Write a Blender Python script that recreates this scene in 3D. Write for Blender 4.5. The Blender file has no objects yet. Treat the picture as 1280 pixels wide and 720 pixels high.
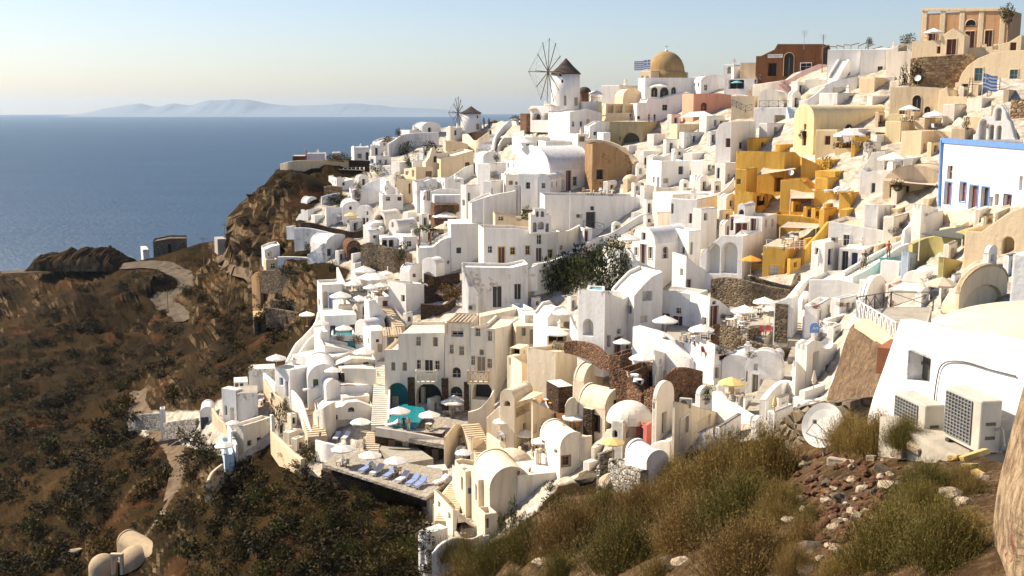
import bpy, bmesh, math, random
import numpy as np
from mathutils import Vector, geometry, noise
from mathutils.bvhtree import BVHTree
rnd = random.Random(7)
sc = bpy.context.scene
COL = sc.collection
rad = math.radians
FPX = 1372.0
CAM = Vector((0, 0, 110.0))
PITCH = math.atan((360 - 135.5) / FPX)
FW = Vector((0, math.cos(PITCH), -math.sin(PITCH)))
UP = Vector((0, math.sin(PITCH), math.cos(PITCH)))
RT = Vector((1, 0, 0))
cam = bpy.data.objects.new('camera', bpy.data.cameras.new('camera'))
COL.objects.link(cam)
cam.location = CAM
cam.rotation_euler = (math.pi / 2 - PITCH, 0, 0)
cam.data.sensor_width = 36
cam.data.lens = 36 * FPX / 1280
cam.data.clip_start = 0.5
cam.data.clip_end = 80000
sc.camera = cam
def ray(px, py):
 return RT * ((px - 640) / FPX) + UP * (-(py - 360) / FPX) + FW
def W(px, py, d):
 return CAM + ray(px, py) * d
def zat(px, py, y):
 r = ray(px, py)
 return CAM.z + r.z / r.y * (y - CAM.y)
def onz(px, py, z):
 r = ray(px, py)
 return CAM + r * ((z - CAM.z) / r.z)
M = {}
def newmat(name):
 m = bpy.data.materials.new(name)
 m.use_nodes = True
 nt = m.node_tree
 b = nt.nodes['Principled BSDF']
 M[name] = m
 return m, nt, b
def N(nt, typ, **kw):
 n = nt.nodes.new(typ)
 for k, v in kw.items():
  if k in n.inputs.keys():
   n.inputs[k].default_value = v
  else:
   setattr(n, k, v)
 return n
def ramp(nt, fac, stops):
 r = N(nt, 'ShaderNodeValToRGB')
 el = r.color_ramp.elements
 while len(el) < len(stops):
  el.new(0.5)
 for e, (p, c) in zip(el, stops):
  e.position = p
  e.color = (c[0], c[1], c[2], 1) if not isinstance(c, (int, float)) else (c, c, c, 1)
 nt.links.new(fac, r.inputs['Fac'])
 return r.outputs['Color']
def pos(nt, sx=1, sy=1, sz=1):
 g = N(nt, 'ShaderNodeNewGeometry')
 mp = N(nt, 'ShaderNodeMapping')
 mp.inputs['Scale'].default_value = (sx, sy, sz)
 nt.links.new(g.outputs['Position'], mp.inputs['Vector'])
 return mp.outputs['Vector']
def noi(nt, vec, scale, detail=4, rough=.55, dist=0):
 n = N(nt, 'ShaderNodeTexNoise', Scale=scale, Detail=detail, Roughness=rough, Distortion=dist)
 nt.links.new(vec, n.inputs['Vector'])
 return n.outputs['Fac']
def mix(nt, fac, a, b, mode='MIX'):
 n = N(nt, 'ShaderNodeMix', data_type='RGBA', blend_type=mode)
 for s, v in ((0, fac), (6, a), (7, b)):
  if isinstance(v, (int, float)):
   n.inputs[s].default_value = v
  elif isinstance(v, tuple):
   n.inputs[s].default_value = (v[0], v[1], v[2], 1)
  else:
   nt.links.new(v, n.inputs[s])
 return n.outputs[2]
def bump(nt, b, h, strength=.3, dist=.1):
 n = N(nt, 'ShaderNodeBump', Strength=strength, Distance=dist)
 nt.links.new(h, n.inputs['Height'])
 nt.links.new(n.outputs['Normal'], b.inputs['Normal'])
def plaster(name, col, stain=.5, patch=None, bumps=.35):
 m, nt, b = newmat(name)
 p = pos(nt)
 st = pos(nt, 1.3, 1.3, .16)
 n1 = noi(nt, p, .25, 5)
 n2 = noi(nt, st, 1.1, 5, .6)
 n3 = noi(nt, p, 2.5, 5, .6)
 dk = tuple(c * f for c, f in zip(col, (.60, .555, .49)))
 c = mix(nt, ramp(nt, n1, [(.38, 0), (.7, .55)]), col, tuple(x * .88 for x in col))
 c = mix(nt, ramp(nt, n3, [(.56, 0), (.7, .4)]), c, tuple(x * .8 for x in col))
 c = mix(nt, ramp(nt, n2, [(.47, 0), (.74, stain)]), c, dk)
 if patch:
  pm = mix(nt, 1.0, ramp(nt, noi(nt, p, .33, 3), [(.55, 0), (.6, 1)]), ramp(nt, n3, [(.5, 0), (.56, 1)]), 'MULTIPLY')
  c = mix(nt, pm, c, patch)
 nt.links.new(c, b.inputs['Base Color'])
 b.inputs['Roughness'].default_value = .92
 b.inputs['Specular IOR Level'].default_value = .15
 bump(nt, b, n3, bumps, .12)
 bv = N(nt, 'ShaderNodeBevel', samples=6)
 bv.inputs['Radius'].default_value = .16
 bn = [n for n in nt.nodes if n.type == 'BUMP'][0]
 nt.links.new(bv.outputs[0], bn.inputs['Normal'])
 return m
def flat(name, col, rough=.7, metal=0, var=.12, scale=3):
 m, nt, b = newmat(name)
 n1 = noi(nt, pos(nt), scale, 4)
 c = mix(nt, ramp(nt, n1, [(.3, 0), (.75, 1)]), col, tuple(x * (1 - var * 2) for x in col))
 nt.links.new(c, b.inputs['Base Color'])
 b.inputs['Roughness'].default_value = rough
 b.inputs['Metallic'].default_value = metal
 return m
def stone(name, cols, scale=1.6, mortar=(.3, .26, .2), mw=.04, bstr=.8):
 m, nt, b = newmat(name)
 p = pos(nt, 1, 1, 1.5)
 v = N(nt, 'ShaderNodeTexVoronoi', Scale=scale)
 v.inputs['Randomness'].default_value = .9
 e = N(nt, 'ShaderNodeTexVoronoi', Scale=scale, feature='DISTANCE_TO_EDGE')
 e.inputs['Randomness'].default_value = .9
 nt.links.new(p, v.inputs['Vector'])
 nt.links.new(p, e.inputs['Vector'])
 sep = N(nt, 'ShaderNodeSeparateColor')
 nt.links.new(v.outputs['Color'], sep.inputs['Color'])
 k = len(cols)
 c = ramp(nt, sep.outputs[0], [(i / max(1, k - 1), x) for i, x in enumerate(cols)])
 c = mix(nt, ramp(nt, noi(nt, p, 5, 4), [(.3, 0), (.8, .5)]), c, (.06, .05, .04))
 c = mix(nt, ramp(nt, e.outputs['Distance'], [(0, 1), (mw, 0)]), c, mortar)
 nt.links.new(c, b.inputs['Base Color'])
 b.inputs['Roughness'].default_value = .95
 b.inputs['Specular IOR Level'].default_value = .08
 bump(nt, b, ramp(nt, e.outputs['Distance'], [(0, 0), (.25, 1)]), bstr, .2)
 return m
plaster('w', (.81, .785, .735), .45)
plaster('wp', (.74, .725, .70), .8, (.42, .37, .31))
plaster('c', (.76, .65, .48), .55)
plaster('cw', (.78, .715, .60), .55)
plaster('e', (.78, .62, .40), .4)
plaster('py', (.74, .61, .36), .4)
plaster('y', (.66, .40, .085), .8)
plaster('t', (.60, .40, .20), .5)
plaster('tp', (.62, .50, .34), .6)
plaster('pk', (.66, .33, .22), .4)
plaster('rose', (.66, .44, .38), .4)
plaster('rust', (.17, .08, .036), .8)
plaster('or', (.60, .34, .17), .5)
plaster('chap', (.42, .325, .21), .6)
plaster('gy', (.42, .36, .15), .6)
plaster('wn', (.80, .785, .755), .7, (.55, .5, .43), .7)
plaster('old', (.42, .34, .19), .9, (.30, .25, .15))
plaster('grey', (.40, .37, .33), .5)
plaster('vault', (.66, .645, .63), .6)
plaster('rocky', (.36, .225, .115), .9, (.17, .10, .05), 1)
plaster('bluew', (.50, .60, .68), .6)
plaster('teal', (.05, .25, .26), .4)
plaster('sandf', (.62, .50, .33), .4)
plaster('pave', (.40, .36, .29), .7)
plaster('dome', (.36, .24, .11), .7)
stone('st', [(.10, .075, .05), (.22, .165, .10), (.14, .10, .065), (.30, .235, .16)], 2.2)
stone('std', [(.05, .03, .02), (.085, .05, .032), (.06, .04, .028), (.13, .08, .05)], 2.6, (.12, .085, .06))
stone('stb', [(.16, .07, .035), (.24, .12, .065), (.12, .06, .035), (.28, .17, .10)], 2.6, (.30, .22, .16))
stone('stl', [(.42, .29, .16), (.52, .38, .22), (.34, .22, .12), (.26, .16, .09)], 1.7, (.20, .13, .07))
stone('flag', [(.46, .41, .33), (.40, .35, .27), (.5, .45, .38), (.36, .31, .25)], 1.3, (.22, .19, .15), .05, .3)
stone('stw', [(.5, .46, .4), (.4, .36, .3), (.2, .17, .13), (.6, .56, .5)], 2.2, (.42, .38, .32))
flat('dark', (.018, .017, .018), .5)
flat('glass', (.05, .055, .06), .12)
flat('shut', (.30, .26, .19), .6)
flat('brown', (.13, .035, .02), .55)
flat('wood', (.25, .14, .07), .6)
flat('woodl', (.52, .40, .25), .7)
flat('woodd', (.085, .055, .04), .7)
flat('red', (.42, .06, .04), .6)
flat('rasp', (.50, .13, .09), .7)
flat('blue', (.06, .16, .42), .5)
flat('navy', (.02, .035, .10), .5)
flat('bluet', (.13, .27, .62), .5)
flat('tealw', (.06, .20, .27), .4)
flat('green', (.07, .13, .05), .6)
flat('slate', (.055, .07, .085), .6)
flat('steel', (.35, .35, .34), .45, .3)
flat('iron', (.05, .05, .055), .5)
flat('white', (.80, .79, .76), .5, 0, .04)
flat('canvas', (.80, .76, .68), .85, 0, .05)
flat('canvasy', (.70, .52, .20), .85, 0, .05)
flat('canvasb', (.56, .47, .34), .85, 0, .05)
flat('orange', (.80, .30, .03), .8, 0, .05)
flat('aqua', (.18, .50, .55), .7, 0, .05)
flat('cushb', (.24, .31, .52), .9, 0, .05)
flat('cush', (.70, .70, .72), .9, 0, .05)
flat('thatch', (.085, .062, .045), .95, 0, .3, 6)
flat('skin', (.45, .27, .18), .6)
flat('hair', (.03, .02, .015), .6)
flat('shirto', (.60, .16, .06), .8)
flat('shirtw', (.65, .62, .58), .8)
flat('shirtd', (.03, .03, .035), .8)
flat('shirtr', (.45, .06, .05), .8)
flat('trous', (.22, .16, .10), .8)
flat('terra', (.36, .13, .06), .8)
flat('bronze', (.07, .06, .04), .5, .4)
flat('acw', (.52, .48, .40), .5)
flat('grille', (.085, .078, .065), .5)
flat('greenf', (.10, .11, .05), .9)
flat('sail', (.62, .50, .36), .85)
flat('olive', (.10, .105, .085), .85)
m, nt, b = newmat('pool')
b.inputs['Base Color'].default_value = (.02, .24, .27, 1)
b.inputs['Roughness'].default_value = .08
bump(nt, b, noi(nt, pos(nt), 2.2, 4), .5, .1)
m, nt, b = newmat('poolp')
b.inputs['Base Color'].default_value = (.20, .46, .46, 1)
b.inputs['Roughness'].default_value = .08
def leaf(name, c1, c2, c3):
 m, nt, b = newmat(name)
 g = N(nt, 'ShaderNodeNewGeometry')
 oi = N(nt, 'ShaderNodeObjectInfo')
 c = ramp(nt, g.outputs['Random Per Island'], [(0, c1), (.5, c2), (1, c3)])
 c = mix(nt, ramp(nt, noi(nt, pos(nt), .35, 3), [(.35, 0), (.7, .5)]), c, c3)
 c = mix(nt, ramp(nt, oi.outputs['Random'], [(0, 0), (1, .45)]), c, c1)
 nt.links.new(c, b.inputs['Base Color'])
 b.inputs['Roughness'].default_value = .75
 b.inputs['Specular IOR Level'].default_value = .15
 return m
leaf('scrub', (.042, .034, .007), (.09, .066, .013), (.15, .10, .022))
leaf('scrubd', (.015, .0125, .0035), (.036, .027, .0068), (.07, .048, .013))
leaf('scrubg', (.032, .038, .007), (.065, .068, .012), (.105, .095, .02))
leaf('dry', (.13, .07, .022), (.19, .12, .045), (.11, .06, .02))
leaf('hedge', (.018, .026, .009), (.035, .045, .014), (.065, .065, .02))
leaf('tree', (.03, .04, .014), (.055, .06, .02), (.09, .085, .03))
leaf('flow', (.30, .04, .03), (.12, .07, .03), (.06, .07, .02))
def tag(o, label, cat, group=None, kind=None):
 if label:
  o['label'] = label
 if cat:
  o['category'] = cat
 if group:
  o['group'] = group
 if kind:
  o['kind'] = kind
 return o
def empty(name, loc, label=None, cat=None, group=None):
 o = bpy.data.objects.new(name, None)
 o.empty_display_size = .2
 COL.objects.link(o)
 o.location = loc
 return tag(o, label, cat, group)
SURF = []     # meshes that furniture may stand on
class MB:
 def __init__(s):
  s.v = []
  s.f = []
  s.mi = []
  s.cur = 0
 def add(s, vs, fs):
  k = len(s.v)
  s.v += [Vector(a) for a in vs]
  for f in fs:
   s.f.append([i + k for i in f])
   s.mi.append(s.cur)
 def box(s, c, sx, sy, sz, rz=0, tilt=None):
  """centre, sizes, rotation about z"""
  cs, sn = math.cos(rz), math.sin(rz)
  vs = []
  for dz in (-.5, .5):
   for dx, dy in ((-.5, -.5), (.5, -.5), (.5, .5), (-.5, .5)):
    x, y = dx * sx, dy * sy
    vs.append((c[0] + x * cs - y * sn, c[1] + x * sn + y * cs, c[2] + dz * sz))
  s.add(vs, [(3, 2, 1, 0), (4, 5, 6, 7), (0, 1, 5, 4), (1, 2, 6, 5), (2, 3, 7, 6), (3, 0, 4, 7)])
 def bar(s, a, b, w, h=None):
  a, b = Vector(a), Vector(b)
  h = h or w
  d = b - a
  if d.length < 1e-6:
   return
  d.normalize()
  q = Vector((0, 0, 1)) if abs(d.z) < .9 else Vector((1, 0, 0))
  x = d.cross(q).normalized() * (w / 2)
  y = x.cross(d).normalized() * (h / 2)
  vs = [a - x - y, a + x - y, a + x + y, a - x + y, b - x - y, b + x - y, b + x + y, b - x + y]
  s.add(vs, [(3, 2, 1, 0), (4, 5, 6, 7), (0, 1, 5, 4), (1, 2, 6, 5), (2, 3, 7, 6), (3, 0, 4, 7)])
 def tube(s, a, b, r0, r1=None, n=8, cap=True):
  a, b = Vector(a), Vector(b)
  r1 = r0 if r1 is None else r1
  d = (b - a).normalized()
  q = Vector((0, 0, 1)) if abs(d.z) < .9 else Vector((1, 0, 0))
  x = d.cross(q).normalized()
  y = x.cross(d)
  vs = []
  for c, r in ((a, r0), (b, r1)):
   for i in range(n):
    t = 2 * math.pi * i / n
    vs.append(c + x * (r * math.cos(t)) + y * (r * math.sin(t)))
  fs = [(i, (i + 1) % n, n + (i + 1) % n, n + i) for i in range(n)]
  if cap:
   fs += [tuple(range(n))[::-1], tuple(range(n, 2 * n))]
  s.add(vs, fs)
 def lathe(s, prof, n=16, c=(0, 0, 0)):
  """prof: list of (r,z)"""
  vs, fs = [], []
  for r, z in prof:
   for i in range(n):
    t = 2 * math.pi * i / n
    vs.append((c[0] + r * math.cos(t), c[1] + r * math.sin(t), c[2] + z))
  for j in range(len(prof) - 1):
   for i in range(n):
    a, b2 = j * n + i, j * n + (i + 1) % n
    fs.append((a, b2, b2 + n, a + n))
  s.add(vs, fs)
 def poly(s, vs):
  s.add(vs, [tuple(range(len(vs)))])
 def mesh(s, name, mats, smooth=False):
  me = bpy.data.meshes.new(name)
  me.from_pydata(s.v, [], s.f)
  for m in (mats if isinstance(mats, (list, tuple)) else [mats]):
   me.materials.append(M[m])
  if max(s.mi or [0]) > 0:
   me.polygons.foreach_set('material_index', s.mi)
  if smooth:
   me.polygons.foreach_set('use_smooth', [True] * len(me.polygons))
  me.update()
  return me
 def build(s, name, mats, parent=None, loc=None, smooth=False, surf=False):
  o = bpy.data.objects.new(name, s.mesh(name, mats, smooth))
  COL.objects.link(o)
  if parent is not None:
   o.parent = parent
  if loc is not None:
   o.location = loc
  if surf:
   SURF.append(o)
  return o
def inst(name, me, parent=None, loc=(0, 0, 0), rz=0, sc_=1):
 o = bpy.data.objects.new(name, me)
 COL.objects.link(o)
 if parent is not None:
  o.parent = parent
 o.location = loc
 o.rotation_euler = (0, 0, rz)
 if sc_ != 1:
  o.scale = (sc_, sc_, sc_) if isinstance(sc_, (int, float)) else sc_
 return o
_bvh = None
def freeze():
 """gather everything standing so far for S()"""
 global _bvh
 vs, fs = [], []
 for o in SURF:
  off = Vector(o.location)
  p = o.parent
  while p:
   off = off + p.location
   p = p.parent
  k = len(vs)
  vs += [v.co + off for v in o.data.vertices]
  fs += [[i + k for i in p.vertices] for p in o.data.polygons]
 _bvh = BVHTree.FromPolygons(vs, fs)
def S(px, py):
 """the first surface seen at that pixel"""
 r = ray(px, py).normalized()
 h, n, i, d = _bvh.ray_cast(CAM, r, 900)
 if h is None:
  h = W(px, py, D(px, py))
  n = Vector((0, 0, 1))
 return h, n
def down(p, up=1.0, n=6):
 h, nn, i, d = _bvh.ray_cast(Vector(p) + Vector((0, 0, up)), Vector((0, 0, -1)), 60)
 return h if h is not None else Vector(p)
CP = [
 (-300, 345, 380), (-100, 345, 350), (0, 345, 320), (100, 335, 300), (200, 330, 285), (240, 320, 285), (280, 308, 283),
 (225, 400, 238), (100, 400, 250), (0, 420, 245), (-200, 450, 245), (0, 500, 208), (120, 500, 202), (200, 480, 200),
 (0, 600, 175), (120, 600, 162), (220, 590, 152), (0, 720, 150), (165, 720, 136), (-200, 720, 160), (-250, 600, 190),
 (300, 345, 236), (320, 335, 228), (300, 400, 216), (330, 405, 205), (250, 470, 190), (230, 540, 165),
 (280, 600, 136), (300, 700, 120), (400, 650, 118), (500, 680, 108), (450, 720, 105), (330, 560, 141),
 (0, 850, 125), (300, 850, 103), (550, 850, 86), (-300, 850, 140),
 (300, 300, 232), (320, 270, 229), (340, 300, 222), (345, 215, 238), (380, 240, 224),
 (290, 530, 148), (250, 520, 158), (340, 500, 152), (400, 540, 140), (440, 580, 130), (545, 615, 121), (540, 690, 106),
 (600, 640, 108), (680, 600, 103), (440, 520, 141), (400, 470, 158), (400, 430, 172), (470, 380, 174), (440, 340, 190),
 (350, 330, 208), (390, 310, 207), (400, 270, 212), (480, 290, 200), (380, 200, 248), (480, 180, 264), (440, 220, 236),
 (520, 210, 232), (560, 270, 200), (540, 320, 184), (560, 160, 272), (600, 160, 264),
 (490, 545, 136), (560, 545, 133), (560, 500, 142), (560, 395, 160), (620, 560, 126), (640, 500, 133), (660, 420, 149),
 (600, 380, 163), (560, 340, 178), (620, 330, 172), (650, 300, 174), (700, 560, 112), (750, 590, 97), (720, 490, 125),
 (700, 420, 143), (760, 450, 122), (720, 370, 153), (700, 330, 166), (740, 290, 170), (700, 250, 184), (640, 230, 198),
 (740, 200, 200), (660, 190, 217), (640, 150, 245), (700, 150, 228), (760, 140, 232),
 (800, 590, 85), (850, 540, 82), (830, 470, 105), (880, 430, 111), (830, 380, 129), (830, 330, 141), (860, 270, 156),
 (800, 210, 184), (830, 150, 214), (830, 110, 238), (900, 520, 83), (940, 480, 93), (960, 400, 109), (920, 350, 125),
 (900, 290, 143), (900, 220, 166), (900, 150, 194), (900, 110, 217), (950, 95, 226),
 (990, 440, 98), (1020, 400, 103), (1000, 330, 123), (1000, 260, 140), (1000, 200, 154), (1010, 150, 172), (1000, 100, 197),
 (1060, 470, 78), (1080, 420, 80), (1060, 370, 105), (1080, 320, 115), (1070, 240, 133), (1070, 180, 149), (1090, 120, 169),
 (1080, 75, 191), (1150, 380, 80), (1150, 330, 97), (1160, 290, 109), (1150, 220, 129), (1160, 150, 151), (1170, 90, 169),
 (1180, 60, 176), (1230, 370, 66), (1240, 330, 76), (1240, 280, 95), (1230, 200, 121), (1240, 130, 143), (1250, 80, 159),
 (1300, 60, 164), (1400, 300, 80), (1400, 150, 125), (1400, 60, 150), (1500, 400, 60), (1600, 60, 140),
 (900, 600, 68), (1000, 520, 74), (1100, 500, 64), (1200, 450, 56), (1000, 700, 58), (1280, 500, 50), (1280, 700, 46),
 (700, 700, 85), (800, 700, 74), (800, 850, 66), (1300, 850, 40), (1600, 600, 42),
]
_P = np.array([(a, b) for a, b, c in CP], float) / 300
_y = np.log(np.array([c for a, b, c in CP], float))
def _U(r2):
 return np.where(r2 > 1e-12, r2 * np.log(r2 + 1e-12), 0)
def _fit():
 n = len(_P)
 K = _U(((_P[:, None] - _P[None]) ** 2).sum(-1)) + np.eye(n) * .004
 A = np.zeros((n + 3, n + 3))
 A[:n, :n] = K
 A[:n, n] = A[n, :n] = 1
 A[:n, n + 1:] = _P
 A[n + 1:, :n] = _P.T
 return np.linalg.solve(A, np.concatenate([_y, np.zeros(3)]))
_w = _fit()
def Dn(px, py):
 q = np.stack([np.asarray(px, float), np.asarray(py, float)], -1) / 300
 K = _U(((q[..., None, :] - _P) ** 2).sum(-1))
 return np.exp(K @ _w[:-3] + _w[-3] + q @ _w[-2:])
def D(px, py):
 return float(Dn(px, py))
SUN_AZ = 68      # degrees left of the view direction
SUN_EL = 40
sd = Vector((-math.sin(rad(SUN_AZ)) * math.cos(rad(SUN_EL)), math.cos(rad(SUN_AZ)) * math.cos(rad(SUN_EL)), math.sin(rad(SUN_EL))))
sun = bpy.data.objects.new('sun', bpy.data.lights.new('sun', 'SUN'))
COL.objects.link(sun)
sun.data.energy = 5
sun.data.angle = rad(.5)
sun.data.color = (1, .87, .69)
sun.rotation_euler = sd.to_track_quat('Z', 'Y').to_euler()
sun.location = (0, 0, 300)
wd = bpy.data.worlds.new('World')
sc.world = wd
wd.use_nodes = True
nt = wd.node_tree
sky = nt.nodes.new('ShaderNodeTexSky')
sky.sky_type = 'NISHITA'
sky.sun_disc = False
sky.sun_elevation = rad(SUN_EL)
sky.sun_rotation = rad(-SUN_AZ)
sky.altitude = 100
sky.air_density = 1.0
sky.dust_density = .8
sky.ozone_density = 1.6
nt.links.new(mix(nt, 1.0, sky.outputs[0], (.93, .915, 1.0), 'MULTIPLY'), nt.nodes['Background'].inputs['Color'])
nt.nodes['Background'].inputs['Strength'].default_value = .08
sc.view_settings.view_transform = 'Standard'
sc.view_settings.look = 'None'
sc.view_settings.gamma = 1
sc.view_settings.exposure = .86
sc.cycles.max_bounces = 6
sc.cycles.diffuse_bounces = 4
sc.cycles.glossy_bounces = 2
sc.cycles.volume_bounces = 0
sc.cycles.use_denoising = True
sc.cycles.use_adaptive_sampling = True
sc.cycles.adaptive_threshold = .02
RIDGE = [(-300, 338), (0, 337), (60, 333), (130, 331), (200, 320), (250, 304), (284, 299), (290, 284), (298, 262), (312, 244), (336, 228), (345, 212),
 (375, 203), (440, 196), (480, 174), (500, 170), (520, 162), (560, 156), (600, 154), (640, 148), (700, 145), (760, 132),
 (800, 118), (860, 112), (900, 104), (950, 98), (1000, 86), (1050, 76), (1100, 72), (1150, 66), (1280, 62), (1700, 62)]
VILL = [(262, 560), (160, 537), (160, 512), (250, 510), (285, 490), (354, 456), (394, 406), (427, 356), (440, 332), (405, 324), (378, 300), (384, 264), (430, 225), (480, 200), (440, 200), (445, 185), (520, 160),
  (640, 130), (800, 100), (1000, 70), (1290, 40), (1700, 0), (1700, 560), (1280, 520), (1060, 520), (850, 560), (700, 600), (640, 660), (520, 720), (530, 625), (390, 590), (345, 545), (300, 575)]
def inpoly(px, py, poly):
 """signed distance, + inside"""
 x = np.asarray(px, float)
 y = np.asarray(py, float)
 ins = np.zeros(x.shape, bool)
 dm = np.full(x.shape, 1e9)
 n = len(poly)
 for i in range(n):
  x0, y0 = poly[i]
  x1, y1 = poly[(i + 1) % n]
  c = ((y0 > y) != (y1 > y)) & (x < (x1 - x0) * (y - y0) / (y1 - y0 + 1e-9) + x0)
  ins ^= c
  t = np.clip(((x - x0) * (x1 - x0) + (y - y0) * (y1 - y0)) / ((x1 - x0) ** 2 + (y1 - y0) ** 2), 0, 1)
  dm = np.minimum(dm, np.hypot(x - x0 - t * (x1 - x0), y - y0 - t * (y1 - y0)))
 return np.where(ins, dm, -dm)
def fbm(x, y, s, o=5):
 return noise.fractal(Vector((x / s, y / s, 0)), .9, 2.1, o)
ROADS = {
 'road': ([(150, 333, 5), (190, 331, 5), (215, 336, 5), (233, 350, 5), (228, 362, 5.5), (208, 371, 6.5), (205, 378, 6), (225, 388, 6), (233, 402, 6)], 'road'),
 'road ': ([(0, 339, 3), (70, 336, 4), (120, 333, 4), (160, 332, 5)], 'road'),
 'path': ([(278, 318, 3), (284, 333, 3.5), (300, 340, 3.5), (318, 345, 4), (322, 356, 4)], 'path'),
 'footpath': ([(178, 488, 4.5), (172, 500, 4), (176, 512, 3), (182, 524, 3), (198, 538, 2.6), (214, 558, 2.4), (224, 580, 2.6), (222, 600, 2.8), (214, 622, 2.2)], 'path'),
 'footpath ': ([(214, 622, 1.1), (200, 645, 1), (184, 668, .9), (170, 684, .9)], 'path'),
}
def crm(pts, k=8):
 """Catmull-Rom through tuples"""
 out = []
 n = len(pts)
 for i in range(n - 1):
  p0, p1, p2, p3 = (pts[max(0, i - 1)], pts[i], pts[i + 1], pts[min(n - 1, i + 2)])
  for j in range(k):
   t = j / k
   out.append(tuple(.5 * (2 * b + (c - a) * t + (2 * a - 5 * b + 4 * c - d) * t * t + (3 * b - a - 3 * c + d) * t ** 3)
 for a, b, c, d in zip(p0, p1, p2, p3)))
 out.append(tuple(pts[-1]))
 return out
def roaddist(px, py):
 dm = np.full(np.asarray(px).shape, 1e9)
 for pts, m in ROADS.values():
  for x, y, w in crm(pts, 6):
   dm = np.minimum(dm, np.hypot(px - x, (py - y) * 1.5))
 return dm
def make_land():
 xs = np.concatenate([np.arange(-300, 700, 5), np.arange(700, 1700, 10)]).astype(float)
 rx = np.interp(xs, [a for a, b in RIDGE], [b for a, b in RIDGE])
 NR = 120
 tt = np.linspace(0, 1, NR) ** 1.25
 PX = np.repeat(xs[:, None], NR, 1)
 PY = rx[:, None] + tt[None] * (860 - rx[:, None])
 DD = np.stack([Dn(PX[i], PY[i]) for i in range(len(xs))])
 ZN = inpoly(PX, PY, VILL)
 RD = roaddist(PX, PY)
 verts, zone = [], []
 nx = len(xs)
 for i in range(nx):
  col = []
  for j in range(NR):
   p = W(PX[i, j], PY[i, j], DD[i, j])
   wild = min(1, max(0, -ZN[i, j] / 18)) * min(1, max(0, (RD[i, j] - 5) / 14))
   amp = wild * (1.0 + min(2.5, max(0, p.y - 100) / 80))
   k = fbm(p.x, p.y + p.z, 26, 6) * .9 + abs(fbm(p.x + 90, p.y - p.z, 11, 4)) * .55
   edge = min(1, j / 6)
   sq = p.z / 3.4 + .9 * fbm(p.x, p.y, 38, 3)
   f = sq - math.floor(sq)
   p.z += 1.5 * ((f * f * f * (f * (f * 6 - 15) + 10)) - f) * wild * edge
   vl = (1 - wild) * .35 * min(1, j / 4)
   p.z += vl * fbm(p.x * 3, p.y * 3, 5, 4)
   p = p + Vector((0, -.35, .8)) * (amp * 1.5 * k * edge)
   if 282 < PX[i, j] < 350 and PY[i, j] < 350:
    e_ = edge * min(1, (350 - PX[i, j]) / 14) * min(1, (350 - PY[i, j]) / 20)
    p += Vector((-.6, -1, 0)) * (e_ * (2.6 * fbm(p.x * 2.2, p.z * .7, 9, 6) + 1.6 * abs(fbm(p.x * 3, p.z * 3, 7, 4))))
   p.z -= .5 * (1 - wild)
   col.append(p)
   zone.append(max(0, min(1, .5 + ZN[i, j] / 12)))
  top = col[0]
  back = []
  cliff = 284 < xs[i] < 560
  for q in range(1, 9):
   drop = (q * 14 + q * q * 3.0) if xs[i] < 700 else (q * 2.2 + q * q * 1.4)
   f = fbm(top.x, q * 9, 15, 4) * 3
   y = top.y + q * (9 if xs[i] < 700 else 14) + f
   sx = top.x + q * (2 if cliff else 0)
   z = top.z - drop * .55 - 1
   back.append(Vector((sx, y, max(z, -.9))))
  verts += back[::-1] + col
  zone_col = [zone[-NR]] * 8
  zone[-NR:-NR] = zone_col
 R = NR + 8
 fs = []
 for i in range(nx - 1):
  for j in range(R - 1):
   a = i * R + j
   fs.append((a, a + 1, a + R + 1, a + R))
 mb = MB()
 mb.v = verts
 mb.f = fs
 mb.mi = [0] * len(fs)
 m, nt, b = newmat('soil')
 at = N(nt, 'ShaderNodeAttribute')
 at.attribute_name = 'zone'
 p = pos(nt)
 n1 = noi(nt, p, .045, 6, .6)
 n2 = noi(nt, p, .35, 6, .65)
 n3 = noi(nt, p, 1.8, 6, .7)
 c = ramp(nt, n1, [(.35, (.010, .0057, .0023)), (.5, (.027, .015, .0048)), (.62, (.054, .029, .009)), (.75, (.11, .07, .028))])
 c = mix(nt, ramp(nt, n2, [(.42, 0), (.66, 1)]), c, (.028, .020, .006))
 c = mix(nt, ramp(nt, noi(nt, p, .12, 4), [(.56, 0), (.7, .7)]), c, (.085, .034, .013))
 c = mix(nt, ramp(nt, n3, [(.62, 0), (.74, .7)]), c, (.17, .125, .08))
 gn = N(nt, 'ShaderNodeNewGeometry')
 sx = N(nt, 'ShaderNodeSeparateXYZ')
 nt.links.new(gn.outputs['Normal'], sx.inputs[0])
 rk = ramp(nt, noi(nt, pos(nt, 1, 1, .35), .9, 6, .7), [(.35, (.05, .03, .015)), (.5, (.16, .105, .055)), (.66, (.30, .21, .12))])
 c = mix(nt, ramp(nt, sx.outputs[2], [(.3, .9), (.62, 0)]), c, rk)
 pv = ramp(nt, noi(nt, p, .7, 5), [(.3, (.30, .25, .18)), (.5, (.46, .41, .33)), (.68, (.60, .56, .49))])
 zz = mix(nt, .55, at.outputs['Color'], n2)
 c = mix(nt, ramp(nt, at.outputs['Fac'], [(.35, 0), (.65, 1)]), c, pv)
 nt.links.new(c, b.inputs['Base Color'])
 b.inputs['Roughness'].default_value = 1
 b.inputs['Specular IOR Level'].default_value = .05
 bump(nt, b, mix(nt, .5, n2, n3), .9, .7)
 o = mb.build('hillside', 'soil', smooth=False, surf=True)
 o['kind'] = 'structure'
 ca = o.data.attributes.new('zone', 'FLOAT', 'POINT')
 ca.data.foreach_set('value', zone)
 return o
land = make_land()
freeze()
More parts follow.
